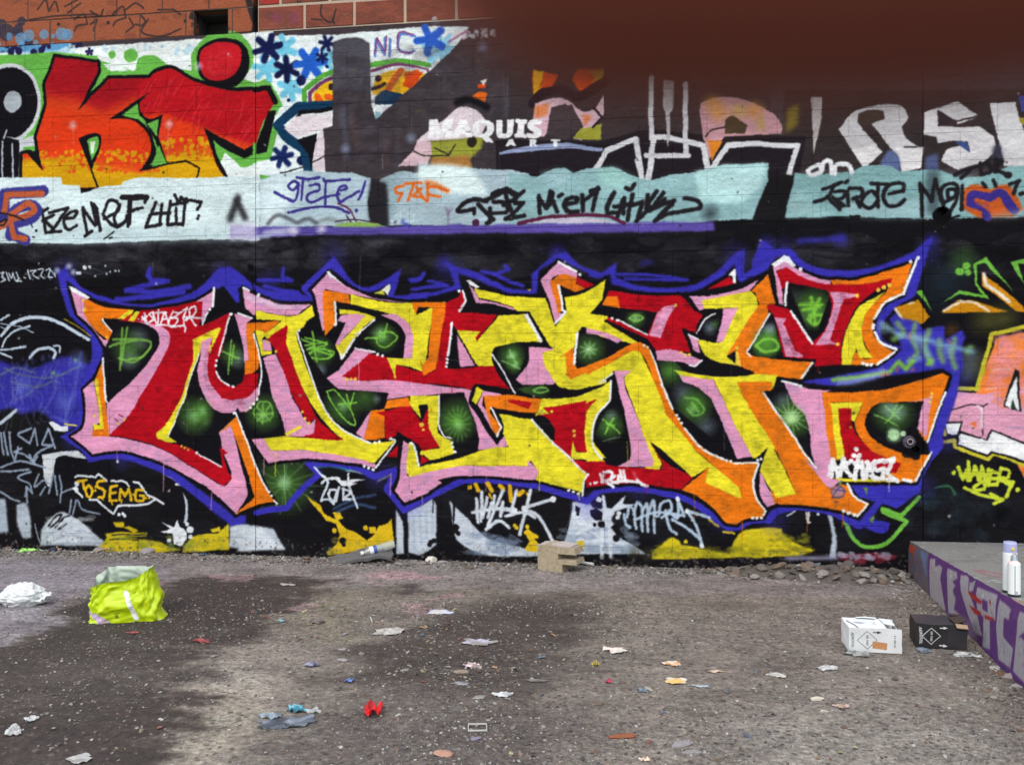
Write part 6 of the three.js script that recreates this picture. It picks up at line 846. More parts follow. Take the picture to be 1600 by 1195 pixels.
// --- two cardboard cases for spray cans
function panel(w, h, t, uv = true) { const g = new THREE.BoxGeometry(w, h, t); return g; }
function canCase(name, px, py, turn, dark, label, W, H, D) {
  const [x, y, z] = spot(px, py), o = tag(root(name, x, y + 0.004, z, turn), label, 'cardboard box'), T = 0.004;
  const ink = dark ? '#e6e8ea' : '#2e3438', card = dark ? '#1d1c1f' : '#e9eef0';
  const front = printed(768, 384, () => {
    ctx.fillStyle = card; ctx.fillRect(0, 0, 768, 384); blotch(dark ? '#2c2b2f' : '#d6dde2', [0, 0, 768, 384], 30, 8, 40, 0.3);
    const up = (text, X, Y, size, a) => { ctx.save(); ctx.translate(X, Y); ctx.rotate(a); ctx.font = 'bold ' + size + 'px sans-serif'; ctx.textAlign = 'center'; ctx.fillStyle = ink; ctx.fillText(text, 0, 0); ctx.restore(); };
    up('AEROSOL', dark ? 50 : 40, 192, dark ? 62 : 54, Math.PI / 2);
    const cx = dark ? 230 : 268, cy = 192, r = dark ? 140 : 144; ctx.strokeStyle = dark ? '#c9cbce' : '#3b4245'; ctx.lineWidth = dark ? 12 : 8; ctx.beginPath(); ctx.moveTo(cx, cy - r); ctx.lineTo(cx + r, cy); ctx.lineTo(cx, cy + r); ctx.lineTo(cx - r, cy); ctx.closePath(); ctx.stroke(); up('UN 1950', cx - 14, cy, 44, Math.PI / 2);
    const arrow = (X, Y, s) => { ctx.fillStyle = ink; ctx.fillRect(X, Y - 9 * s, 66 * s, 18 * s); ctx.beginPath(); ctx.moveTo(X + 60 * s, Y - 26 * s); ctx.lineTo(X + 128 * s, Y); ctx.lineTo(X + 60 * s, Y + 26 * s); ctx.fill(); };
    if (dark) { arrow(350, 52, 0.95); arrow(350, 338, 0.95); fill('#2a282c', '480,20 768,20 768,384 480,384', 0, 0.7); } else { arrow(350, 66, 1); up('6 x 400 ml', 652, 192, 40, Math.PI / 2); fill('#c98e5c', '350,210 560,225 552,330 520,338 505,330 340,318'); blotch('#dba878', [350, 220, 550, 320], 14, 4, 14, 0.4); }
  }, [0.94]);
  const face = new THREE.MeshStandardMaterial({ map: front, roughness: 0.62 }), plain = std(dark ? [0.014, 0.013, 0.016] : [0.76, 0.8, 0.83], 0.62), inside = std(dark ? [0.05, 0.045, 0.045] : [0.62, 0.6, 0.56], 0.8), brown = std([0.36, 0.25, 0.16], 0.85);
  const add = (n, w, h, t, X, Y, Z, m, rx = 0, ry = 0, rz = 0) => { const g = new THREE.BoxGeometry(w, h, t, w > 0.02 ? 10 : 1, h > 0.02 ? 8 : 1, t > 0.02 ? 8 : 1); if (n === 'front_panel') { const u = g.attributes.uv, q = g.attributes.position; for (let i = 0; i < u.count; i++) u.setXY(i, q.getX(i) / w + 0.5, q.getY(i) / h + 0.5); } g.rotateX(rx); g.rotateY(ry); g.rotateZ(rz); g.translate(X, Y, Z); const q = g.attributes.position, e = dark ? 40 : 3; for (let i = 0; i < q.count; i++) { const a = q.getX(i), b = q.getY(i), c = q.getZ(i), k = Math.min(1, b / 0.03); q.setXYZ(i, a + k * 0.006 * perlin.noise(a * 9 + e, b * 14, c * 9), b + k * 0.006 * perlin.noise(a * 11, b * 8 + e, c * 11), c + k * 0.006 * perlin.noise(a * 12, b * 12, c * 8 + e)); } g.computeVertexNormals(); return part(n, g, m, o); };
  add('front_panel', W, H, T, 0, H / 2, 0, face); add('back_panel', W, H, T, 0, H / 2, -D, plain); add('bottom_panel', W - 2 * T, T, D - T, 0, T / 2 + 0.001, -D / 2, inside);
  add('end_panel', T, H - 0.002, D - T, -W / 2 + T / 2, H / 2, -D / 2, plain);
  if (!dark) {
    add('top_panel', W * 0.72, T, D - T, -W * 0.13, H - T / 2, -D / 2 - 0.001, plain, 0.02); add('flap', W * 0.2, T, D * 0.55, W * 0.33, H + 0.003, -D * 0.68, plain, 0, 0, -0.12); add('flap', T, H * 0.8, D * 0.8, W / 2 - T, H * 0.42, -D / 2, inside, 0, 0, 0.06);
    add('flap', W * 0.4, T, 0.05, -0.01, H + 0.006, -D + 0.01, plain, -0.35); const s = printed(256, 128, () => { ctx.fillStyle = '#e4e9ec'; ctx.fillRect(0, 0, 256, 128); fill('#9aa0b4', '30,60 ~80,40 140,62 ~80,85', 6, 0.8); lines('#7e858c', 6, '190,40 215,40|200,60 225,62|190,80 220,84|205,100 222,100'); }); const g = new THREE.PlaneGeometry(W * 0.6, D * 0.6); g.rotateX(-Math.PI / 2 + 0.02); g.translate(-W * 0.12, H + 0.0012, -D / 2); part('printed_mark', g, new THREE.MeshStandardMaterial({ map: s, roughness: 0.6 }), o); add('tape_strip', 0.006, 0.0015, D * 0.7, -W * 0.38, H + 0.001, -D * 0.36, std([0.06, 0.06, 0.06], 0.6), 0.02, 0.25);
  } else {
    add('top_panel', W * 0.78, T, D - T, -W * 0.1, H - T / 2, -D / 2, std([0.045, 0.046, 0.052], 0.32), 0.02); add('flap', T, H * 0.95, D - 2 * T, W / 2 - T / 2, H * 0.48, -D / 2, plain); add('flap', W * 0.24, T, D * 0.5, W * 0.36, H + 0.018, -D * 0.35, std([0.045, 0.03, 0.026], 0.8), 0.15, 0.1, 0.35); add('flap', W * 0.2, T, D * 0.36, W * 0.36, H + 0.02, -D * 0.7, std([0.05, 0.032, 0.027], 0.8), -0.3, 0, 0.2); add('flap', W * 0.22, 0.003, 0.03, W * 0.38, H - 0.001, 0.012, brown, 0.5);
  }
}
canCase('cardboard_box', 1368, 1020, -0.17, false, 'white cardboard case for spray cans with an orange sticker, lying on its side', 0.257, 0.122, 0.19);
canCase('cardboard_box', 1472, 1014, -0.26, true, 'black cardboard case for spray cans lying against the ledge', 0.242, 0.122, 0.19);
// --- two spray cans standing on the ledge
function sprayCan(px, d, r, h, label, cap) {
  const x = (px - 800) / F * d, o = tag(root('spray_can', x, ledgeH(d) + 0.003, -d, 0.3), label, 'spray can', 'spray cans on the ledge'), V = (a) => a.map((p) => new THREE.Vector2(...p));
  part('can_body', new THREE.LatheGeometry(V([[0, 0.004], [r * 0.9, 0.004], [r, 0.008], [r, h * 0.76], [r * 0.98, h * 0.775]]), 36), new THREE.MeshPhysicalMaterial({ color: new THREE.Color(0.78, 0.83, 0.84), roughness: 0.35, clearcoat: 0.4 }), o);
  part('rim', new THREE.LatheGeometry(V([[r * 0.9, 0], [r * 1.03, 0.001], [r * 1.03, 0.006], [r, 0.009]]), 36), std([0.05, 0.06, 0.07], 0.4, { metalness: 0.6 }), o);
  part('shoulder', new THREE.LatheGeometry(V([[r * 0.98, h * 0.775], [r * 0.92, h * 0.8], [r * 0.7, h * 0.83], [r * 0.45, h * 0.845], [0, h * 0.85]]), 36), std(cap ? [0.7, 0.74, 0.76] : [0.85, 0.62, 0.62], 0.4), o);
  const stripe = new THREE.CylinderGeometry(r * 1.006, r * 1.006, h * 0.7, 6, 1, true, -0.75, 0.12); stripe.translate(0, h * 0.39, 0); part('label_line', stripe, std([0.14, 0.17, 0.18], 0.5), o);
  const mark = new THREE.CylinderGeometry(r * 1.006, r * 1.006, h * 0.07, 8, 1, true, -0.6, 0.4); mark.translate(0, h * 0.09, 0); part('label_mark', mark, std([0.4, 0.36, 0.42], 0.5), o);
  if (cap) {
    part('cap', new THREE.LatheGeometry(V([[r * 0.94, h * 0.79], [r * 0.96, h * 0.8], [r * 0.93, h * 0.96], [r * 0.85, h], [0, h]]), 32), std([0.36, 0.38, 0.62], 0.45), o);
    const dot = new THREE.SphereGeometry(r * 0.5, 16, 10); dot.scale(0.75, 0.5, 0.2); dot.translate(-r * 0.35, h * 0.87, r * 0.88); part('cap_spot', dot, std([0.7, 0.5, 0.06], 0.5), o);
  } else {
    const ring = new THREE.TorusGeometry(r * 0.66, r * 0.1, 10, 28); ring.rotateX(0.1); ring.translate(0, h * 0.92, 0); part('nozzle_ring', ring, std([0.4, 0.26, 0.26], 0.45), o);
    const nz = new THREE.LatheGeometry(V([[r * 0.34, h * 0.845], [r * 0.34, h * 0.95], [r * 0.28, h * 0.975], [0, h * 0.975]]), 20); part('nozzle', nz, std([0.36, 0.55, 0.62], 0.4), o);
  }
}
sprayCan(1579, 4.32, 0.0325, 0.243, 'white spray can with a lavender cap and yellow spot, the rear taller one', true);
sprayCan(1585.5, 4.22, 0.0275, 0.195, 'white spray can with a pinkish ring nozzle, in front of the capped one', false);
// --- the broken hollow block at the wall
{
  const [x, y, z] = spot(866, 893), o = tag(root('broken_block', x, y - 0.004, z, -0.42), 'broken beige hollow block with open channels, by the foot of the wall', 'block'), S = new THREE.Shape([[-0.12, 0], [0.062, 0], [0.06, 0.055], [0.17, 0.062], [0.168, 0.086], [0.035, 0.084], [0.03, 0.132], [0.165, 0.136], [0.155, 0.17], [0.05, 0.178], [-0.05, 0.186], [-0.115, 0.174], [-0.125, 0.09]].map((p) => new THREE.Vector2(...p)));
  const map = printed(256, 256, () => { ctx.fillStyle = '#b5a68c'; ctx.fillRect(0, 0, 256, 256); blotch('#d0c4ac', [0, 0, 256, 256], 90, 3, 22, 0.2); blotch('#7d6f58', [0, 0, 256, 256], 90, 2, 12, 0.2); blotch('#4a4034', [0, 0, 256, 256], 160, 0.6, 2, 0.6); }, [0.9]); map.wrapS = map.wrapT = THREE.RepeatWrapping; map.repeat.set(3, 3);
  const g = new THREE.ExtrudeGeometry(S, { depth: 0.17, bevelEnabled: true, bevelSize: 0.005, bevelThickness: 0.005, bevelSegments: 2, steps: 8, curveSegments: 4 }); g.translate(0, 0.004, -0.16);
  const p = g.attributes.position; for (let i = 0; i < p.count; i++) { const a = p.getX(i), b = p.getY(i), c = p.getZ(i); p.setXYZ(i, a + 0.008 * perlin.noise(a * 20, b * 20, c * 20), b + 0.007 * perlin.noise(a * 18 + 5, b * 18, c * 18), c + 0.008 * perlin.noise(a * 18, b * 18 + 9, c * 18)); } g.computeVertexNormals();
  part('block_body', g, new THREE.MeshStandardMaterial({ map, roughness: 0.95, bumpMap: grainAt(5, 5), bumpScale: 0.004 }), o);
  const lid = new THREE.BoxGeometry(0.26, 0.012, 0.17, 12, 1, 8); lid.translate(0.0, 0.189, -0.075); const q = lid.attributes.position; for (let i = 0; i < q.count; i++) { const a = q.getX(i), c = q.getZ(i); q.setXYZ(i, a + 0.014 * perlin.noise(a * 30, c * 30, 2), q.getY(i) + 0.006 * perlin.noise(a * 12, c * 12, 1) - Math.abs(a) * 0.06, c + 0.012 * perlin.noise(c * 30, a * 30, 5)); } lid.computeVertexNormals();
  part('mortar_crust', lid, std([0.5, 0.45, 0.43], 0.95, { bumpMap: grainAt(2, 2), bumpScale: 0.004 }), o);
}
// --- slab, bottle and other litter along the wall foot
{
  const [x, y, z] = spot(566, 878), o = root('roof_slab', x, y + 0.012, z + 0.0, 0.05), g = new THREE.BoxGeometry(0.46, 0.022, 0.15, 24, 1, 8), p = g.attributes.position;
  for (let i = 0; i < p.count; i++) { const a = p.getX(i), c = p.getZ(i); p.setXYZ(i, a + 0.02 * perlin.noise(a * 14, c * 14, 1), p.getY(i) + 0.03 + 0.03 * Math.sin(a * 9 + 0.6) + 0.02 * perlin.noise(a * 7, c * 9, 3) - c * 0.28, c + 0.035 * perlin.noise(a * 12, 4, c * 10)); } g.computeVertexNormals();
  part('slab_body', g, std([0.12, 0.115, 0.12], 0.9, { bumpMap: grainAt(2, 2), bumpScale: 0.004 }), o); tag(o, 'buckled dark grey slab leaning at the foot of the wall under a bottle', 'slab');
  const b = tag(root('plastic_bottle', x + 0.1, y + 0.1, z + 0.005, 0.38), 'clear plastic bottle with blue and white label lying on the dark slab', 'bottle'), V = (a) => a.map((q) => new THREE.Vector2(...q)), lay = (gg) => { gg.rotateZ(Math.PI / 2 - 0.0); gg.rotateZ(0.22); return gg; };
  part('bottle_body', lay(new THREE.LatheGeometry(V([[0, -0.15], [0.028, -0.15], [0.031, -0.14], [0.031, 0.03], [0.026, 0.06], [0.012, 0.085], [0.012, 0.1]]), 24)), new THREE.MeshPhysicalMaterial({ color: new THREE.Color(0.85, 0.9, 0.88), transmission: 0.75, roughness: 0.12, thickness: 0, side: THREE.DoubleSide }), b);
  part('label', lay(new THREE.CylinderGeometry(0.0318, 0.0318, 0.026, 24, 1, true).translate(0, 0.005, 0)), std([0.05, 0.1, 0.36], 0.4, { side: THREE.DoubleSide }), b); part('label', lay(new THREE.CylinderGeometry(0.0316, 0.0316, 0.03, 24, 1, true).translate(0, 0.033, 0)), std([0.75, 0.8, 0.84], 0.4, { side: THREE.DoubleSide }), b); part('bottle_cap', lay(new THREE.CylinderGeometry(0.015, 0.015, 0.02, 16).translate(0, 0.105, 0)), std([0.75, 0.78, 0.8], 0.4), b);
}
// flat and crumpled bits: [name, px, py, width px, depth as a share of width, height m, colour, label, category, turn]
const BITS = [
  ['paper_scrap', 607, 988, 36, 0.7, 0.02, [0.62, 0.6, 0.57], 'crumpled off-white paper scrap left of the dark litter patch', 'paper'],
  ['wrapper', 688, 957, 38, 0.4, 0.012, [0.42, 0.47, 0.6], 'narrow bluish white wrapper lying on the dirt, farthest from the camera', 'wrapper'],
  ['paper_scrap', 748, 1005, 46, 0.5, 0.02, [0.5, 0.47, 0.44], 'long torn greyish paper scrap in the gravel', 'paper'],
  ['paper_scrap', 788, 1088, 28, 0.5, 0.012, [0.74, 0.76, 0.78], 'small bright white paper strip on gravel behind the wire frame', 'paper'],
  ['wrapper', 963, 1018, 32, 0.6, 0.022, [0.66, 0.55, 0.5], 'pinkish white snack wrapper with an orange patch', 'wrapper'],
  ['wrapper', 1050, 1039, 28, 0.5, 0.016, [0.62, 0.3, 0.1], 'orange snack wrapper, the smaller one farther from the camera', 'wrapper'],
  ['wrapper', 1057, 1066, 32, 0.6, 0.014, [0.66, 0.42, 0.14], 'orange and cream snack wrapper opened flat on the gravel', 'wrapper'],
  ['paper_scrap', 1093, 1074, 24, 0.3, 0.01, [0.5, 0.58, 0.66], 'rolled pale blue paper twist beside the orange wrapper', 'paper'],
  ['paper_scrap', 1120, 1051, 24, 0.25, 0.008, [0.6, 0.45, 0.33], 'flat peach coloured card strip on gravel', 'card'],
  ['red_rag', 583, 1115, 26, 0.9, 0.036, [0.68, 0.012, 0.02], 'bright red crumpled rag on the ground in front', 'rag'],
  ['foil_wrapper', 452, 1130, 74, 0.42, 0.022, [0.075, 0.09, 0.115], 'large crushed dark grey blue foil wrapper', 'wrapper'],
  ['foil_wrapper', 462, 1109, 25, 0.7, 0.03, [0.045, 0.2, 0.27], 'teal foil scrap behind the dark grey blue wrapper', 'wrapper'],
  ['film_scrap', 424, 1120, 30, 0.6, 0.02, [0.24, 0.3, 0.35], 'pale blue grey film scrap at the end of the dark wrapper', 'film'],
  ['paper_scrap', 488, 1111, 26, 0.5, 0.014, [0.55, 0.56, 0.56], 'white grey paper scrap to one side of the teal foil', 'paper'],
  ['paper_scrap', 22, 1143, 20, 1.6, 0.016, [0.68, 0.69, 0.7], 'white twisted tissue nearest the corner of the yard', 'paper', 0.5],
  ['paper_scrap', 48, 1125, 18, 0.7, 0.02, [0.74, 0.75, 0.76], 'small white tissue ball beside the twisted tissue', 'paper'],
  ['paper_scrap', 125, 1187, 36, 0.6, 0.012, [0.52, 0.51, 0.5], 'flattened grey white paper at the near edge of the dirt', 'paper'],
  ['paper_scrap', 1294, 1046, 29, 0.5, 0.014, [0.7, 0.71, 0.72], 'white folded paper in front of the white box', 'paper', 0.3],
  ['paper_scrap', 1214, 1056, 24, 0.6, 0.014, [0.66, 0.64, 0.6], 'white curled paper standing alone on grey gravel', 'paper', -0.5],
  ['card_strip', 720, 1070, 27, 0.4, 0.004, [0.27, 0.27, 0.3], 'flat grey card strip on the dark gravel', 'card'],
  ['paper_scrap', 244, 940, 13, 0.6, 0.016, [0.5, 0.5, 0.56], 'small pale scrap beside the green shopping bag', 'paper'],
  ['paper_scrap', 312, 1003, 30, 0.3, 0.012, [0.28, 0.05, 0.05], 'thin dark red plastic strip on the damp dirt', 'plastic strip'],
  ['paper_scrap', 207, 990, 16, 0.4, 0.01, [0.36, 0.07, 0.07], 'short red paper strip below the shopping bag', 'paper'],
  ['wrapper', 487, 1040, 20, 0.7, 0.03, [0.1, 0.1, 0.15], 'dark violet foil twist on bare concrete', 'wrapper'],
  ['wrapper', 546, 1064, 13, 0.8, 0.02, [0.04, 0.08, 0.2], 'dark blue crumpled wrapper on the concrete', 'wrapper'],
  ['wrapper', 495, 973, 22, 0.6, 0.02, [0.16, 0.13, 0.12], 'brownish crushed carton bit near pink paint marks', 'carton'],
  ['wrapper', 440, 972, 12, 0.6, 0.014, [0.2, 0.33, 0.36], 'tiny pale teal scrap on the dark dirt', 'scrap'],
  ['paper_scrap', 449, 914, 22, 0.4, 0.01, [0.5, 0.49, 0.46], 'pale paper strip on the concrete near the wall', 'paper'],
  ['film_scrap', 1341, 1024, 30, 0.6, 0.022, [0.3, 0.31, 0.3], 'crumpled grey film at the foot of the white box', 'film'],
  ['card_strip', 1446, 1016, 20, 0.9, 0.01, [0.2, 0.24, 0.3], 'torn grey blue card at the corner of the black box', 'card'],
  ['film_scrap', 1513, 1023, 34, 0.5, 0.01, [0.6, 0.62, 0.62], 'white film scrap on the ground between the black box and the ledge', 'film'],
  ['wrapper', 44, 861, 22, 0.7, 0.03, [0.2, 0.45, 0.08], 'green wrapper lying at the wall foot, farthest left', 'wrapper'],
  ['wrapper', 90, 859, 14, 0.9, 0.03, [0.5, 0.2, 0.1], 'small rust orange wrapper beside a dark cap at the wall foot', 'wrapper'],
  ['wrapper', 177, 859, 22, 0.8, 0.05, [0.72, 0.24, 0.12], 'orange and pink wrapper standing in rubble at the wall foot', 'wrapper'],
  ['wrapper', 428, 862, 22, 0.8, 0.05, [0.3, 0.16, 0.42], 'violet snack wrapper against the base of the wall', 'wrapper'],
  ['wrapper', 318, 867, 14, 0.5, 0.02, [0.05, 0.12, 0.26], 'dark blue scrap in the debris at the wall foot', 'scrap'],
  ['crushed_can', 994, 882, 22, 0.7, 0.045, [0.6, 0.14, 0.1], 'crushed red wrapper among stones at the wall foot', 'wrapper'],
  ['wrapper', 1183, 885, 26, 0.7, 0.05, [0.7, 0.5, 0.36], 'white and orange packet lying in the rubble by the dry tuft', 'packet'],
  ['paper_scrap', 1044, 881, 22, 0.4, 0.02, [0.66, 0.68, 0.72], 'white folded paper at the wall foot by the yellow paint', 'paper'],
  ['paper_scrap', 1068, 886, 16, 0.6, 0.02, [0.6, 0.59, 0.57], 'small white paper in front of the folded one', 'paper'],
  ['paper_scrap', 1366, 884, 14, 0.6, 0.04, [0.72, 0.74, 0.76], 'long white paper strip on top of the rubble', 'paper'],
  ['paper_scrap', 1396, 888, 18, 0.9, 0.05, [0.74, 0.72, 0.78], 'crumpled white and lilac paper in the rubble near the ledge', 'paper'],
  ['film_scrap', 753, 872, 14, 0.8, 0.04, [0.5, 0.53, 0.56], 'clear crushed plastic cup at the wall foot', 'cup'],
  ['card_strip', 840, 1065, 30, 0.3, 0.006, [0.2, 0.18, 0.18], 'thin dark card sliver on dark gravel', 'card'],
  ['wrapper', 737, 1041, 26, 0.6, 0.02, [0.26, 0.2, 0.2], 'torn mauve wrapper on dark gravel', 'wrapper'],
  ['wrapper', 931, 1040, 10, 0.8, 0.03, [0.55, 0.45, 0.08], 'small yellow plastic bit standing in the gravel', 'plastic'],
  ['wrapper', 951, 1067, 9, 0.9, 0.016, [0.6, 0.06, 0.12], 'small pinkish red plastic bit in the gravel', 'plastic'],
  ['wrapper', 1005, 1080, 15, 0.7, 0.014, [0.2, 0.26, 0.33], 'blue grey plastic bit on the gravel', 'plastic'],
  ['wrapper', 1316, 1106, 20, 0.5, 0.014, [0.66, 0.48, 0.34], 'white and tan paper butt on the near gravel', 'paper'],
  ['wrapper', 1006, 1187, 13, 0.6, 0.012, [0.62, 0.33, 0.13], 'tiny orange wrapper at the near edge', 'wrapper'],
];
for (const [name, px, py, w, deep, h, c, label, cat, turn] of BITS) {
  const k = perPx(py), W = w * k, fleck = cat === 'wrapper' || cat === 'packet' ? (c[0] > 0.4 ? [0.55, 0.53, 0.49] : c.map((v) => v * 2.4 + 0.04)) : c.map((v) => v * 0.5), o = crumple(W * 1.12, W * deep * 1.5, h * (name === 'red_rag' ? 1.2 : 0.62), 12, rnd() * 90, 2.6, c.map((v) => v > 0.45 && cat === 'paper' ? v * 0.74 : v), fleck), m = top(name, o, new THREE.MeshPhysicalMaterial({ vertexColors: true, roughness: name === 'foil_wrapper' ? 0.3 : 0.6, side: THREE.DoubleSide, metalness: name === 'foil_wrapper' ? 0.25 : 0 }));
  m.position.set(...spot(px, py, 0.002)); m.rotation.y = turn ?? R(-0.3, 0.3); tag(m, label, cat);
}
// stones and shards with a look of their own
const SHARDS = [
  ['brick_shard', 972, 1152, 40, 0.35, 0.5, [0.27, 0.09, 0.045], 'rusty orange brick splinter on the near gravel', 'brick'],
  ['brick_chip', 692, 1180, 28, 0.7, 0.6, [0.45, 0.25, 0.19], 'pink brick chip at the near edge of the ground', 'brick'],
  ['stone', 1064, 1163, 36, 0.5, 0.4, [0.27, 0.25, 0.26], 'flat pale grey stone, the upper of two lying together', 'stone'],
  ['stone', 1081, 1178, 32, 0.5, 0.4, [0.3, 0.28, 0.28], 'flat pale grey stone, the lower of two lying together', 'stone'],
  ['stone', 744, 1155, 16, 0.8, 0.6, [0.25, 0.22, 0.31], 'round lilac grey stone below the wire frame', 'stone'],
  ['stone', 719, 1051, 24, 0.5, 0.35, [0.3, 0.24, 0.19], 'flat oval brownish stone on dark gravel', 'stone'],
  ['stone', 750, 1092, 21, 0.6, 0.35, [0.3, 0.29, 0.27], 'flat oval grey stone on dark gravel', 'stone'],
  ['stone', 535, 1031, 18, 0.5, 0.35, [0.36, 0.35, 0.36], 'pale flat stone at the rim of the dark gravel', 'stone'],
  ['stone', 535, 1014, 14, 0.5, 0.35, [0.34, 0.33, 0.35], 'smaller pale flat stone at the rim of the dark gravel', 'stone'],
  ['stone', 1277, 1093, 20, 0.8, 0.5, [0.66, 0.6, 0.52], 'cream coloured stone standing out on grey gravel', 'stone'],
  ['stone', 1289, 1112, 12, 0.7, 0.5, [0.58, 0.54, 0.47], 'small cream stone near the larger cream one', 'stone'],
  ['stone', 674, 877, 18, 0.8, 1.0, [0.66, 0.62, 0.54], 'white rounded stone at the wall foot', 'stone'],
  ['stone', 692, 879, 16, 0.7, 0.6, [0.3, 0.28, 0.27], 'grey stone touching the white rounded one', 'stone'],
  ['stone', 1213, 885, 13, 0.5, 1.0, [0.62, 0.62, 0.6], 'round white plaster disc stuck in the rubble', 'plaster'],
  ['stone', 1228, 886, 28, 0.8, 0.8, [0.3, 0.27, 0.27], 'broad pinkish grey concrete lump in the rubble', 'stone'],
  ['stone', 1310, 888, 30, 0.8, 0.9, [0.2, 0.17, 0.15], 'large dark brown concrete lump in the rubble', 'stone'],
  ['stone', 1335, 889, 16, 0.8, 1.0, [0.33, 0.22, 0.13], 'rust brown stone in the rubble', 'stone'],
  ['stone', 1392, 896, 22, 0.9, 0.7, [0.17, 0.16, 0.155], 'dark grey rubble stone near the ledge corner', 'stone'],
  ['stone', 1365, 892, 20, 0.8, 0.8, [0.25, 0.22, 0.18], 'tan grey rubble stone in front of the white strip', 'stone'],
  ['stone', 1556, 1045, 16, 0.9, 0.7, [0.42, 0.4, 0.38], 'pale round stone at the foot of the ledge', 'stone'],
  ['stone', 1561, 1054, 16, 0.8, 0.6, [0.2, 0.1, 0.06], 'rust red stone at the foot of the ledge', 'stone'],
  ['stone', 1577, 1058, 20, 0.8, 0.7, [0.34, 0.28, 0.28], 'pinkish grey stone at the foot of the ledge', 'stone'],
  ['stone', 1592, 1074, 18, 0.8, 0.6, [0.33, 0.33, 0.31], 'grey stone at the ledge foot, nearest the camera', 'stone'],
  ['stone', 952, 874, 16, 0.8, 0.8, [0.36, 0.35, 0.32], 'pale grey stone behind the crushed red wrapper', 'stone'],
  ['stone', 1026, 878, 14, 0.9, 1.0, [0.4, 0.27, 0.22], 'pinkish tan stone at the foot of the yellow paint', 'stone'],
  ['stone', 155, 861, 20, 0.7, 0.8, [0.27, 0.23, 0.21], 'brown stone left of the orange wrapper at the wall', 'stone'],
  ['stone', 232, 863, 22, 0.8, 0.8, [0.27, 0.24, 0.25], 'broad grey stone right of the orange wrapper at the wall', 'stone'],
  ['stone', 447, 863, 14, 0.8, 0.8, [0.3, 0.28, 0.22], 'tan stone beside the violet wrapper', 'stone'],
];
SHARDS.forEach(([name, px, py, w, deep, tall, c, label, cat], i) => {
  const r = w * perPx(py) / 1.7, m = top(name, stoneGeometry(i * 3.7 + 2, 2, 1), std(c, 0.95, { bumpMap: grainAt(0.8, 0.8), bumpScale: 0.003 }));
  m.scale.set(r, r * Math.min(tall, 1) * 0.62, r * deep); m.position.set(...spot(px, py, r * tall * 0.16)); m.rotation.y = R(-0.25, 0.25); tag(m, label, cat);
});
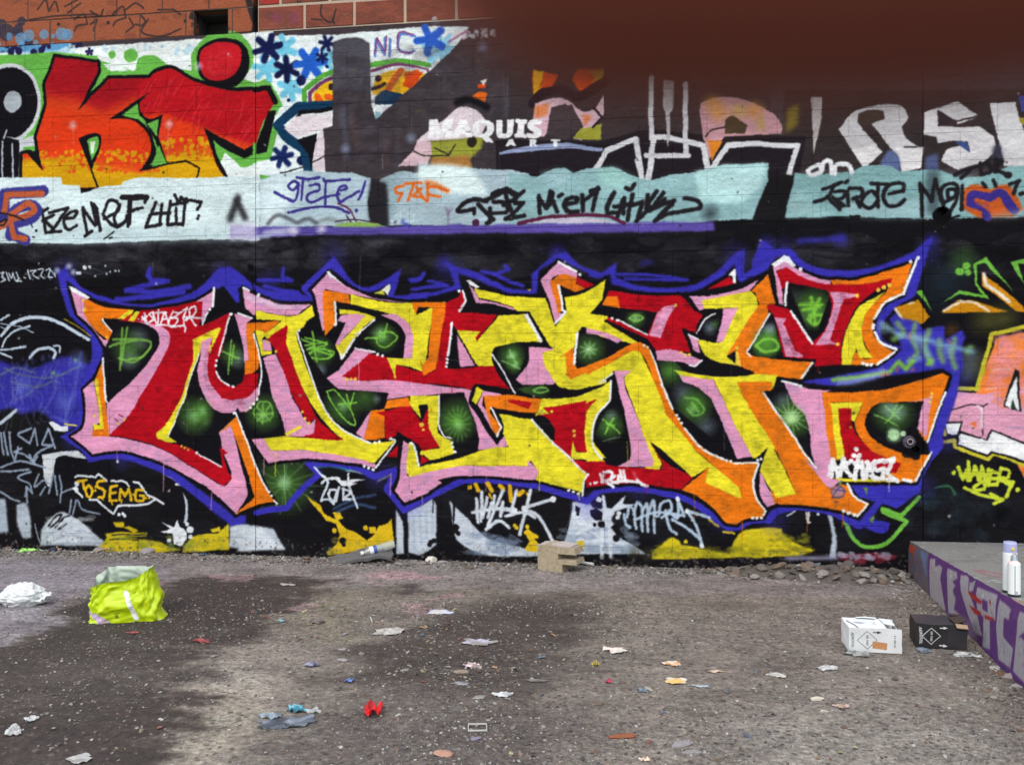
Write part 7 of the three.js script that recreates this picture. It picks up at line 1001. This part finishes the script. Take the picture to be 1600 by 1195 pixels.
// wooden and metal pieces
{
  const plank = new RoundedBoxGeometry(0.07, 0.018, 0.2, 2, 0.004), p = top('slate_piece', plank, std([0.11, 0.12, 0.13], 0.8, { bumpMap: grainAt(1, 1), bumpScale: 0.003 })); p.position.set(...spot(1275, 893, 0.06)); p.rotation.set(0.5, -0.55, 0.25); tag(p, 'dark grey slate board leaning on the rubble heap', 'board');
  const rod = new THREE.CylinderGeometry(0.011, 0.011, 0.13, 12), s = top('plastic_tube', rod.rotateZ(Math.PI / 2), std([0.55, 0.58, 0.56], 0.4)); s.position.set(...spot(916, 884, 0.02)); s.rotation.y = -0.7; tag(s, 'short pale plastic tube beside the broken block', 'tube');
  const o = tag(root('bottle_stub', ...spot(940, 882)), 'short green bottle bottom standing at the wall foot', 'bottle'); part('stub_body', new THREE.LatheGeometry([[0.0, 0.003], [0.036, 0.003], [0.04, 0.008], [0.04, 0.05], [0.037, 0.056], [0.036, 0.05], [0.035, 0.01], [0, 0.01]].map((q) => new THREE.Vector2(...q)), 24), new THREE.MeshPhysicalMaterial({ color: new THREE.Color(0.01, 0.14, 0.045), roughness: 0.25 }), o); part('paper_label', new THREE.CylinderGeometry(0.0406, 0.0406, 0.03, 8, 1, true, -1.1, 0.5).translate(0, 0.026, 0), std([0.6, 0.62, 0.6], 0.6), o);
  const fr = root('wire_frame', ...spot(746, 1140, 0.008), 0.05), L = perPx(1138) * 30; for (const [w, d, X, Z] of [[L, 0.004, 0, -0.033], [L, 0.004, 0, 0.033], [0.004, 0.062, -L / 2 + 0.002, 0], [0.004, 0.062, L / 2 - 0.002, 0]]) part('rail', new RoundedBoxGeometry(w, 0.007, d, 2, 0.0016).translate(X, 0, Z), std([0.45, 0.45, 0.44], 0.5), fr); tag(fr, 'small pale rectangular frame lying on the near gravel', 'frame');
  const st = new THREE.CylinderGeometry(0.004, 0.005, 0.11, 8), k = top('stick', st.rotateX(Math.PI / 2), std([0.45, 0.44, 0.38], 0.8)); k.position.set(...spot(580, 969, 0.006)); k.rotation.y = 0.25; tag(k, 'thin pale stick lying on mossy concrete', 'stick');
  const cap = top('navy_disc', new THREE.CylinderGeometry(0.028, 0.03, 0.03, 20), std([0.02, 0.025, 0.06], 0.5)); cap.position.set(...spot(82, 861, 0.015)); cap.rotation.z = 0.3; tag(cap, 'dark navy plastic disc beside the rust orange wrapper', 'plastic disc');
  // dry brown tuft against the wall
  const blades = []; for (let i = 0; i < 150; i++) { const h = R(0.05, 0.13), a = R(0, 6.28), lean = R(0.2, 1.2), g = new THREE.ConeGeometry(R(0.0015, 0.003), h, 4, 3); g.translate(0, h / 2, 0); const p2 = g.attributes.position; for (let j = 0; j < p2.count; j++) { const f = p2.getY(j) / h; p2.setX(j, p2.getX(j) + f * f * h * lean * 0.6); } g.rotateY(a); g.translate(R(-0.1, 0.1), 0, R(-0.04, 0.04)); blades.push(g); }
  const tuft = root('dry_plant', ...spot(1158, 884)); const bl = part('blades', mergeGeometries(blades), std([0.16, 0.085, 0.035], 0.95), tuft); bl.userData.kind = 'stuff'; tag(tuft, 'dry brown weed tuft at the base of the wall', 'dry weed');
  // rubble heap toward the ledge and broken stones all along the wall foot
  const kinds = [0, 1, 2, 3, 4, 5].map((i) => stoneGeometry(20 + i * 3, 2, 0.75)), mats = [[0.15, 0.125, 0.11], [0.21, 0.19, 0.175], [0.1, 0.085, 0.08], [0.27, 0.245, 0.23], [0.16, 0.115, 0.085]].map((c) => std(c, 0.95, { bumpMap: grainAt(0.8, 0.8), bumpScale: 0.003 }));
  const mound = new THREE.PlaneGeometry(1.35, 0.42, 54, 16); mound.rotateX(-Math.PI / 2); { const p3 = mound.attributes.position; for (let i = 0; i < p3.count; i++) { const a = p3.getX(i) / 0.675, b = p3.getZ(i) / 0.21, h = 0.07 * Math.max(0, 1 - a * a) ** 0.7 * Math.max(0, (1 - b) / 2) + 0.03 * fbm(a * 9, b * 4, 2, 4) - 0.012; p3.setY(i, h); } mound.computeVertexNormals(); }
  const mo = top('rubble', mound, std([0.11, 0.096, 0.086], 0.98, { bumpMap: grainAt(4, 1.5), bumpScale: 0.012 })); mo.position.set(2.18, 0, wallZ(2.18) + 0.205); mo.rotation.y = -TURN; tag(mo, 'heap of earth and fine rubble at the wall foot by the ledge', 'rubble', null, 'stuff');
  const tones = ['brown', 'grey', 'dark', 'pale', 'rusty'], put = (m, r, x, y, z, flat, tilt) => { m.scale.set(r * R(0.8, 1.5), r * flat, r); m.position.set(x, y, z); m.rotation.set(R(-tilt, tilt), R(0, 6.2), R(-tilt, tilt)); };
  const where = (list, v) => list.find(([q]) => v < q)[1], FAR = 1e9, pxOf = (x, z) => 800 + x / -z * F;
  for (let i = 0; i < 96; i++) {
    const x = R(1.45, 2.8), off = 0.03 + 0.32 * rnd(), r = (0.012 + 0.045 * rnd() ** 1.7) * (1.05 - off), b = (off - 0.2) / 0.21, h = 0.075 * Math.max(0, 1 - ((x - 2.18) / 0.675) ** 2) ** 0.7 * Math.max(0, (1 - b) / 2), m = top('stone', kinds[i % 6], mats[i % 5]), z = wallZ(x) + off;
    put(m, r, x, h + r * 0.1, z, R(0.5, 1), 0.5);
    tag(m, (r > 0.026 ? 'large ' : 'small ') + tones[i % 5] + ' broken stone ' + (off > 0.24 ? 'along the front' : off > 0.13 ? 'on the middle' : 'at the back') + ' of the rubble heap, ' + where([[1225, 'by the plaster disc'], [1265, 'by the pinkish lump'], [1305, 'by the slate board'], [1345, 'by the dark brown lump'], [1380, 'by the white strip'], [FAR, 'beside the ledge']], pxOf(x, z)), 'stone', 'stones of the rubble heap');
  }
  for (let i = 0; i < 66; i++) {
    const x = R(-4.3, 1.5), off = 0.03 + 0.22 * rnd() ** 1.6, r = R(0.009, 0.03), m = top('stone', kinds[i % 6], mats[(i * 2 + 1) % 5]), z = wallZ(x) + off;
    put(m, r, x, groundY(x, z) + r * 0.25, z, R(0.6, 0.9), 0.4);
    tag(m, (r > 0.02 ? 'larger ' : 'small ') + tones[(i * 2 + 1) % 5] + ' broken stone at the wall foot ' + where([[70, 'by the green wrapper'], [130, 'by the navy disc'], [210, 'by the orange and pink wrapper'], [290, 'below the white splash'], [380, 'by the dark blue scrap'], [480, 'by the violet wrapper'], [560, 'below the yellow drips'], [640, 'by the dark slab'], [730, 'by the white rounded stone'], [830, 'by the clear cup'], [920, 'by the broken block'], [1010, 'by the crushed red wrapper'], [1090, 'by the white folded paper'], [FAR, 'by the dry weed']], pxOf(x, z)), 'stone', 'small stones along the wall foot');
  }
  for (let i = 0; i < 46; i++) {
    const px = R(430, 1560), py = R(960, 1190), q = spot(px, py), r = R(0.008, 0.02); if (q[0] > ledgeX(-q[2]) - 0.05) continue;
    const m = top('stone', kinds[i % 6], mats[(i * 3 + 1) % 5]); put(m, r, q[0], q[1] + r * 0.15, q[2], R(0.4, 0.7), 0);
    tag(m, (r > 0.014 ? 'larger ' : 'small ') + tones[(i * 3 + 1) % 5] + ' loose stone on the ' + where([[1030, 'far'], [1110, 'middle'], [FAR, 'near']], py) + ' ground, ' + where([[560, 'by the grey blue foil'], [680, 'by the red rag'], [800, 'around the wire frame'], [930, 'around the dark litter'], [1010, 'by the pinkish wrapper'], [1130, 'by the orange wrappers'], [1280, 'by the white curled paper'], [1420, 'in front of the white box'], [FAR, 'in front of the black box']], px), 'stone', 'loose stones on the gravel');
  }
}
// ---------------------------------------------------------------- the fingertip that strayed over the lens
{
  const Z = -0.0255, at = (px, py, z = 0) => new THREE.Vector3((px - 800) / F * -Z, (597.5 - py) / F * -Z, z), P0 = at(1010, -318);
  const o = tag(root('finger', P0.x, CAM_Y + P0.y, Z, 0), 'blurred brown fingertip over the upper right of the view, close to the lens', 'finger');
  const mid = new THREE.CatmullRomCurve3([at(1010, -318), at(1250, -310, 0.0004), at(1500, -322, 0.0012), at(1800, -400, 0.003), at(2300, -640, 0.008), at(3100, -1000, 0.02), at(4200, -1500, 0.04)].map((p) => p.sub(P0)));
  const N = 90, M = 40, pos = [], uv = [], idx = [], RAD = 0.0086, L = mid.getLength();
  for (let i = 0; i <= N; i++) {
    const s = -RAD * 0.92 + (L + RAD * 0.92) * (i / N) ** 1.5, t = Math.max(0, s / L), c = mid.getPointAt(Math.min(1, t)), d = mid.getTangentAt(Math.min(1, t)).normalize();
    if (s < 0) c.addScaledVector(d, s);
    const up = new THREE.Vector3(0, 0, 1).cross(d).normalize(), out = d.clone().cross(up), knuckle = 1 + 0.05 * Math.exp(-(((s - 0.021) / 0.005) ** 2)) + 0.06 * Math.min(1, Math.max(0, s) / 0.04);
    const r = RAD * knuckle * (s < 0 ? Math.sqrt(Math.max(0, 1 - (s / (RAD * 0.92)) ** 2)) : 1);
    for (let j = 0; j <= M; j++) {
      const a = j / M * Math.PI * 2, q = 1 + 0.012 * perlin.noise(s * 900, a * 2, 3), v = c.clone().addScaledVector(up, Math.cos(a) * r * q).addScaledVector(out, Math.sin(a) * r * 0.84 * q);
      pos.push(v.x, v.y, v.z); uv.push(j / M, i / N);
    }
  }
  for (let i = 0; i < N; i++) for (let j = 0; j < M; j++) { const a = i * (M + 1) + j, b = a + M + 1; idx.push(a, b, a + 1, b, b + 1, a + 1); }
  const g = new THREE.BufferGeometry(); g.setAttribute('position', new THREE.Float32BufferAttribute(pos, 3)); g.setAttribute('uv', new THREE.Float32BufferAttribute(uv, 2)); g.setIndex(idx); g.computeVertexNormals();
  part('skin', g, new THREE.MeshPhysicalMaterial({ color: new THREE.Color(0.22, 0.062, 0.038), roughness: 0.6, specularIntensity: 0.4, side: THREE.DoubleSide }), o);
  const nail = new THREE.SphereGeometry(1, 24, 12, 0, Math.PI * 2, 0, 1.1); nail.rotateX(-Math.PI / 2); nail.scale(0.0062, 0.005, 0.0022); nail.translate(-0.0005, 0.0005, -0.0062);
  part('nail', nail, std([0.5, 0.28, 0.22], 0.35), o);
}
renderer.render(scene, camera);
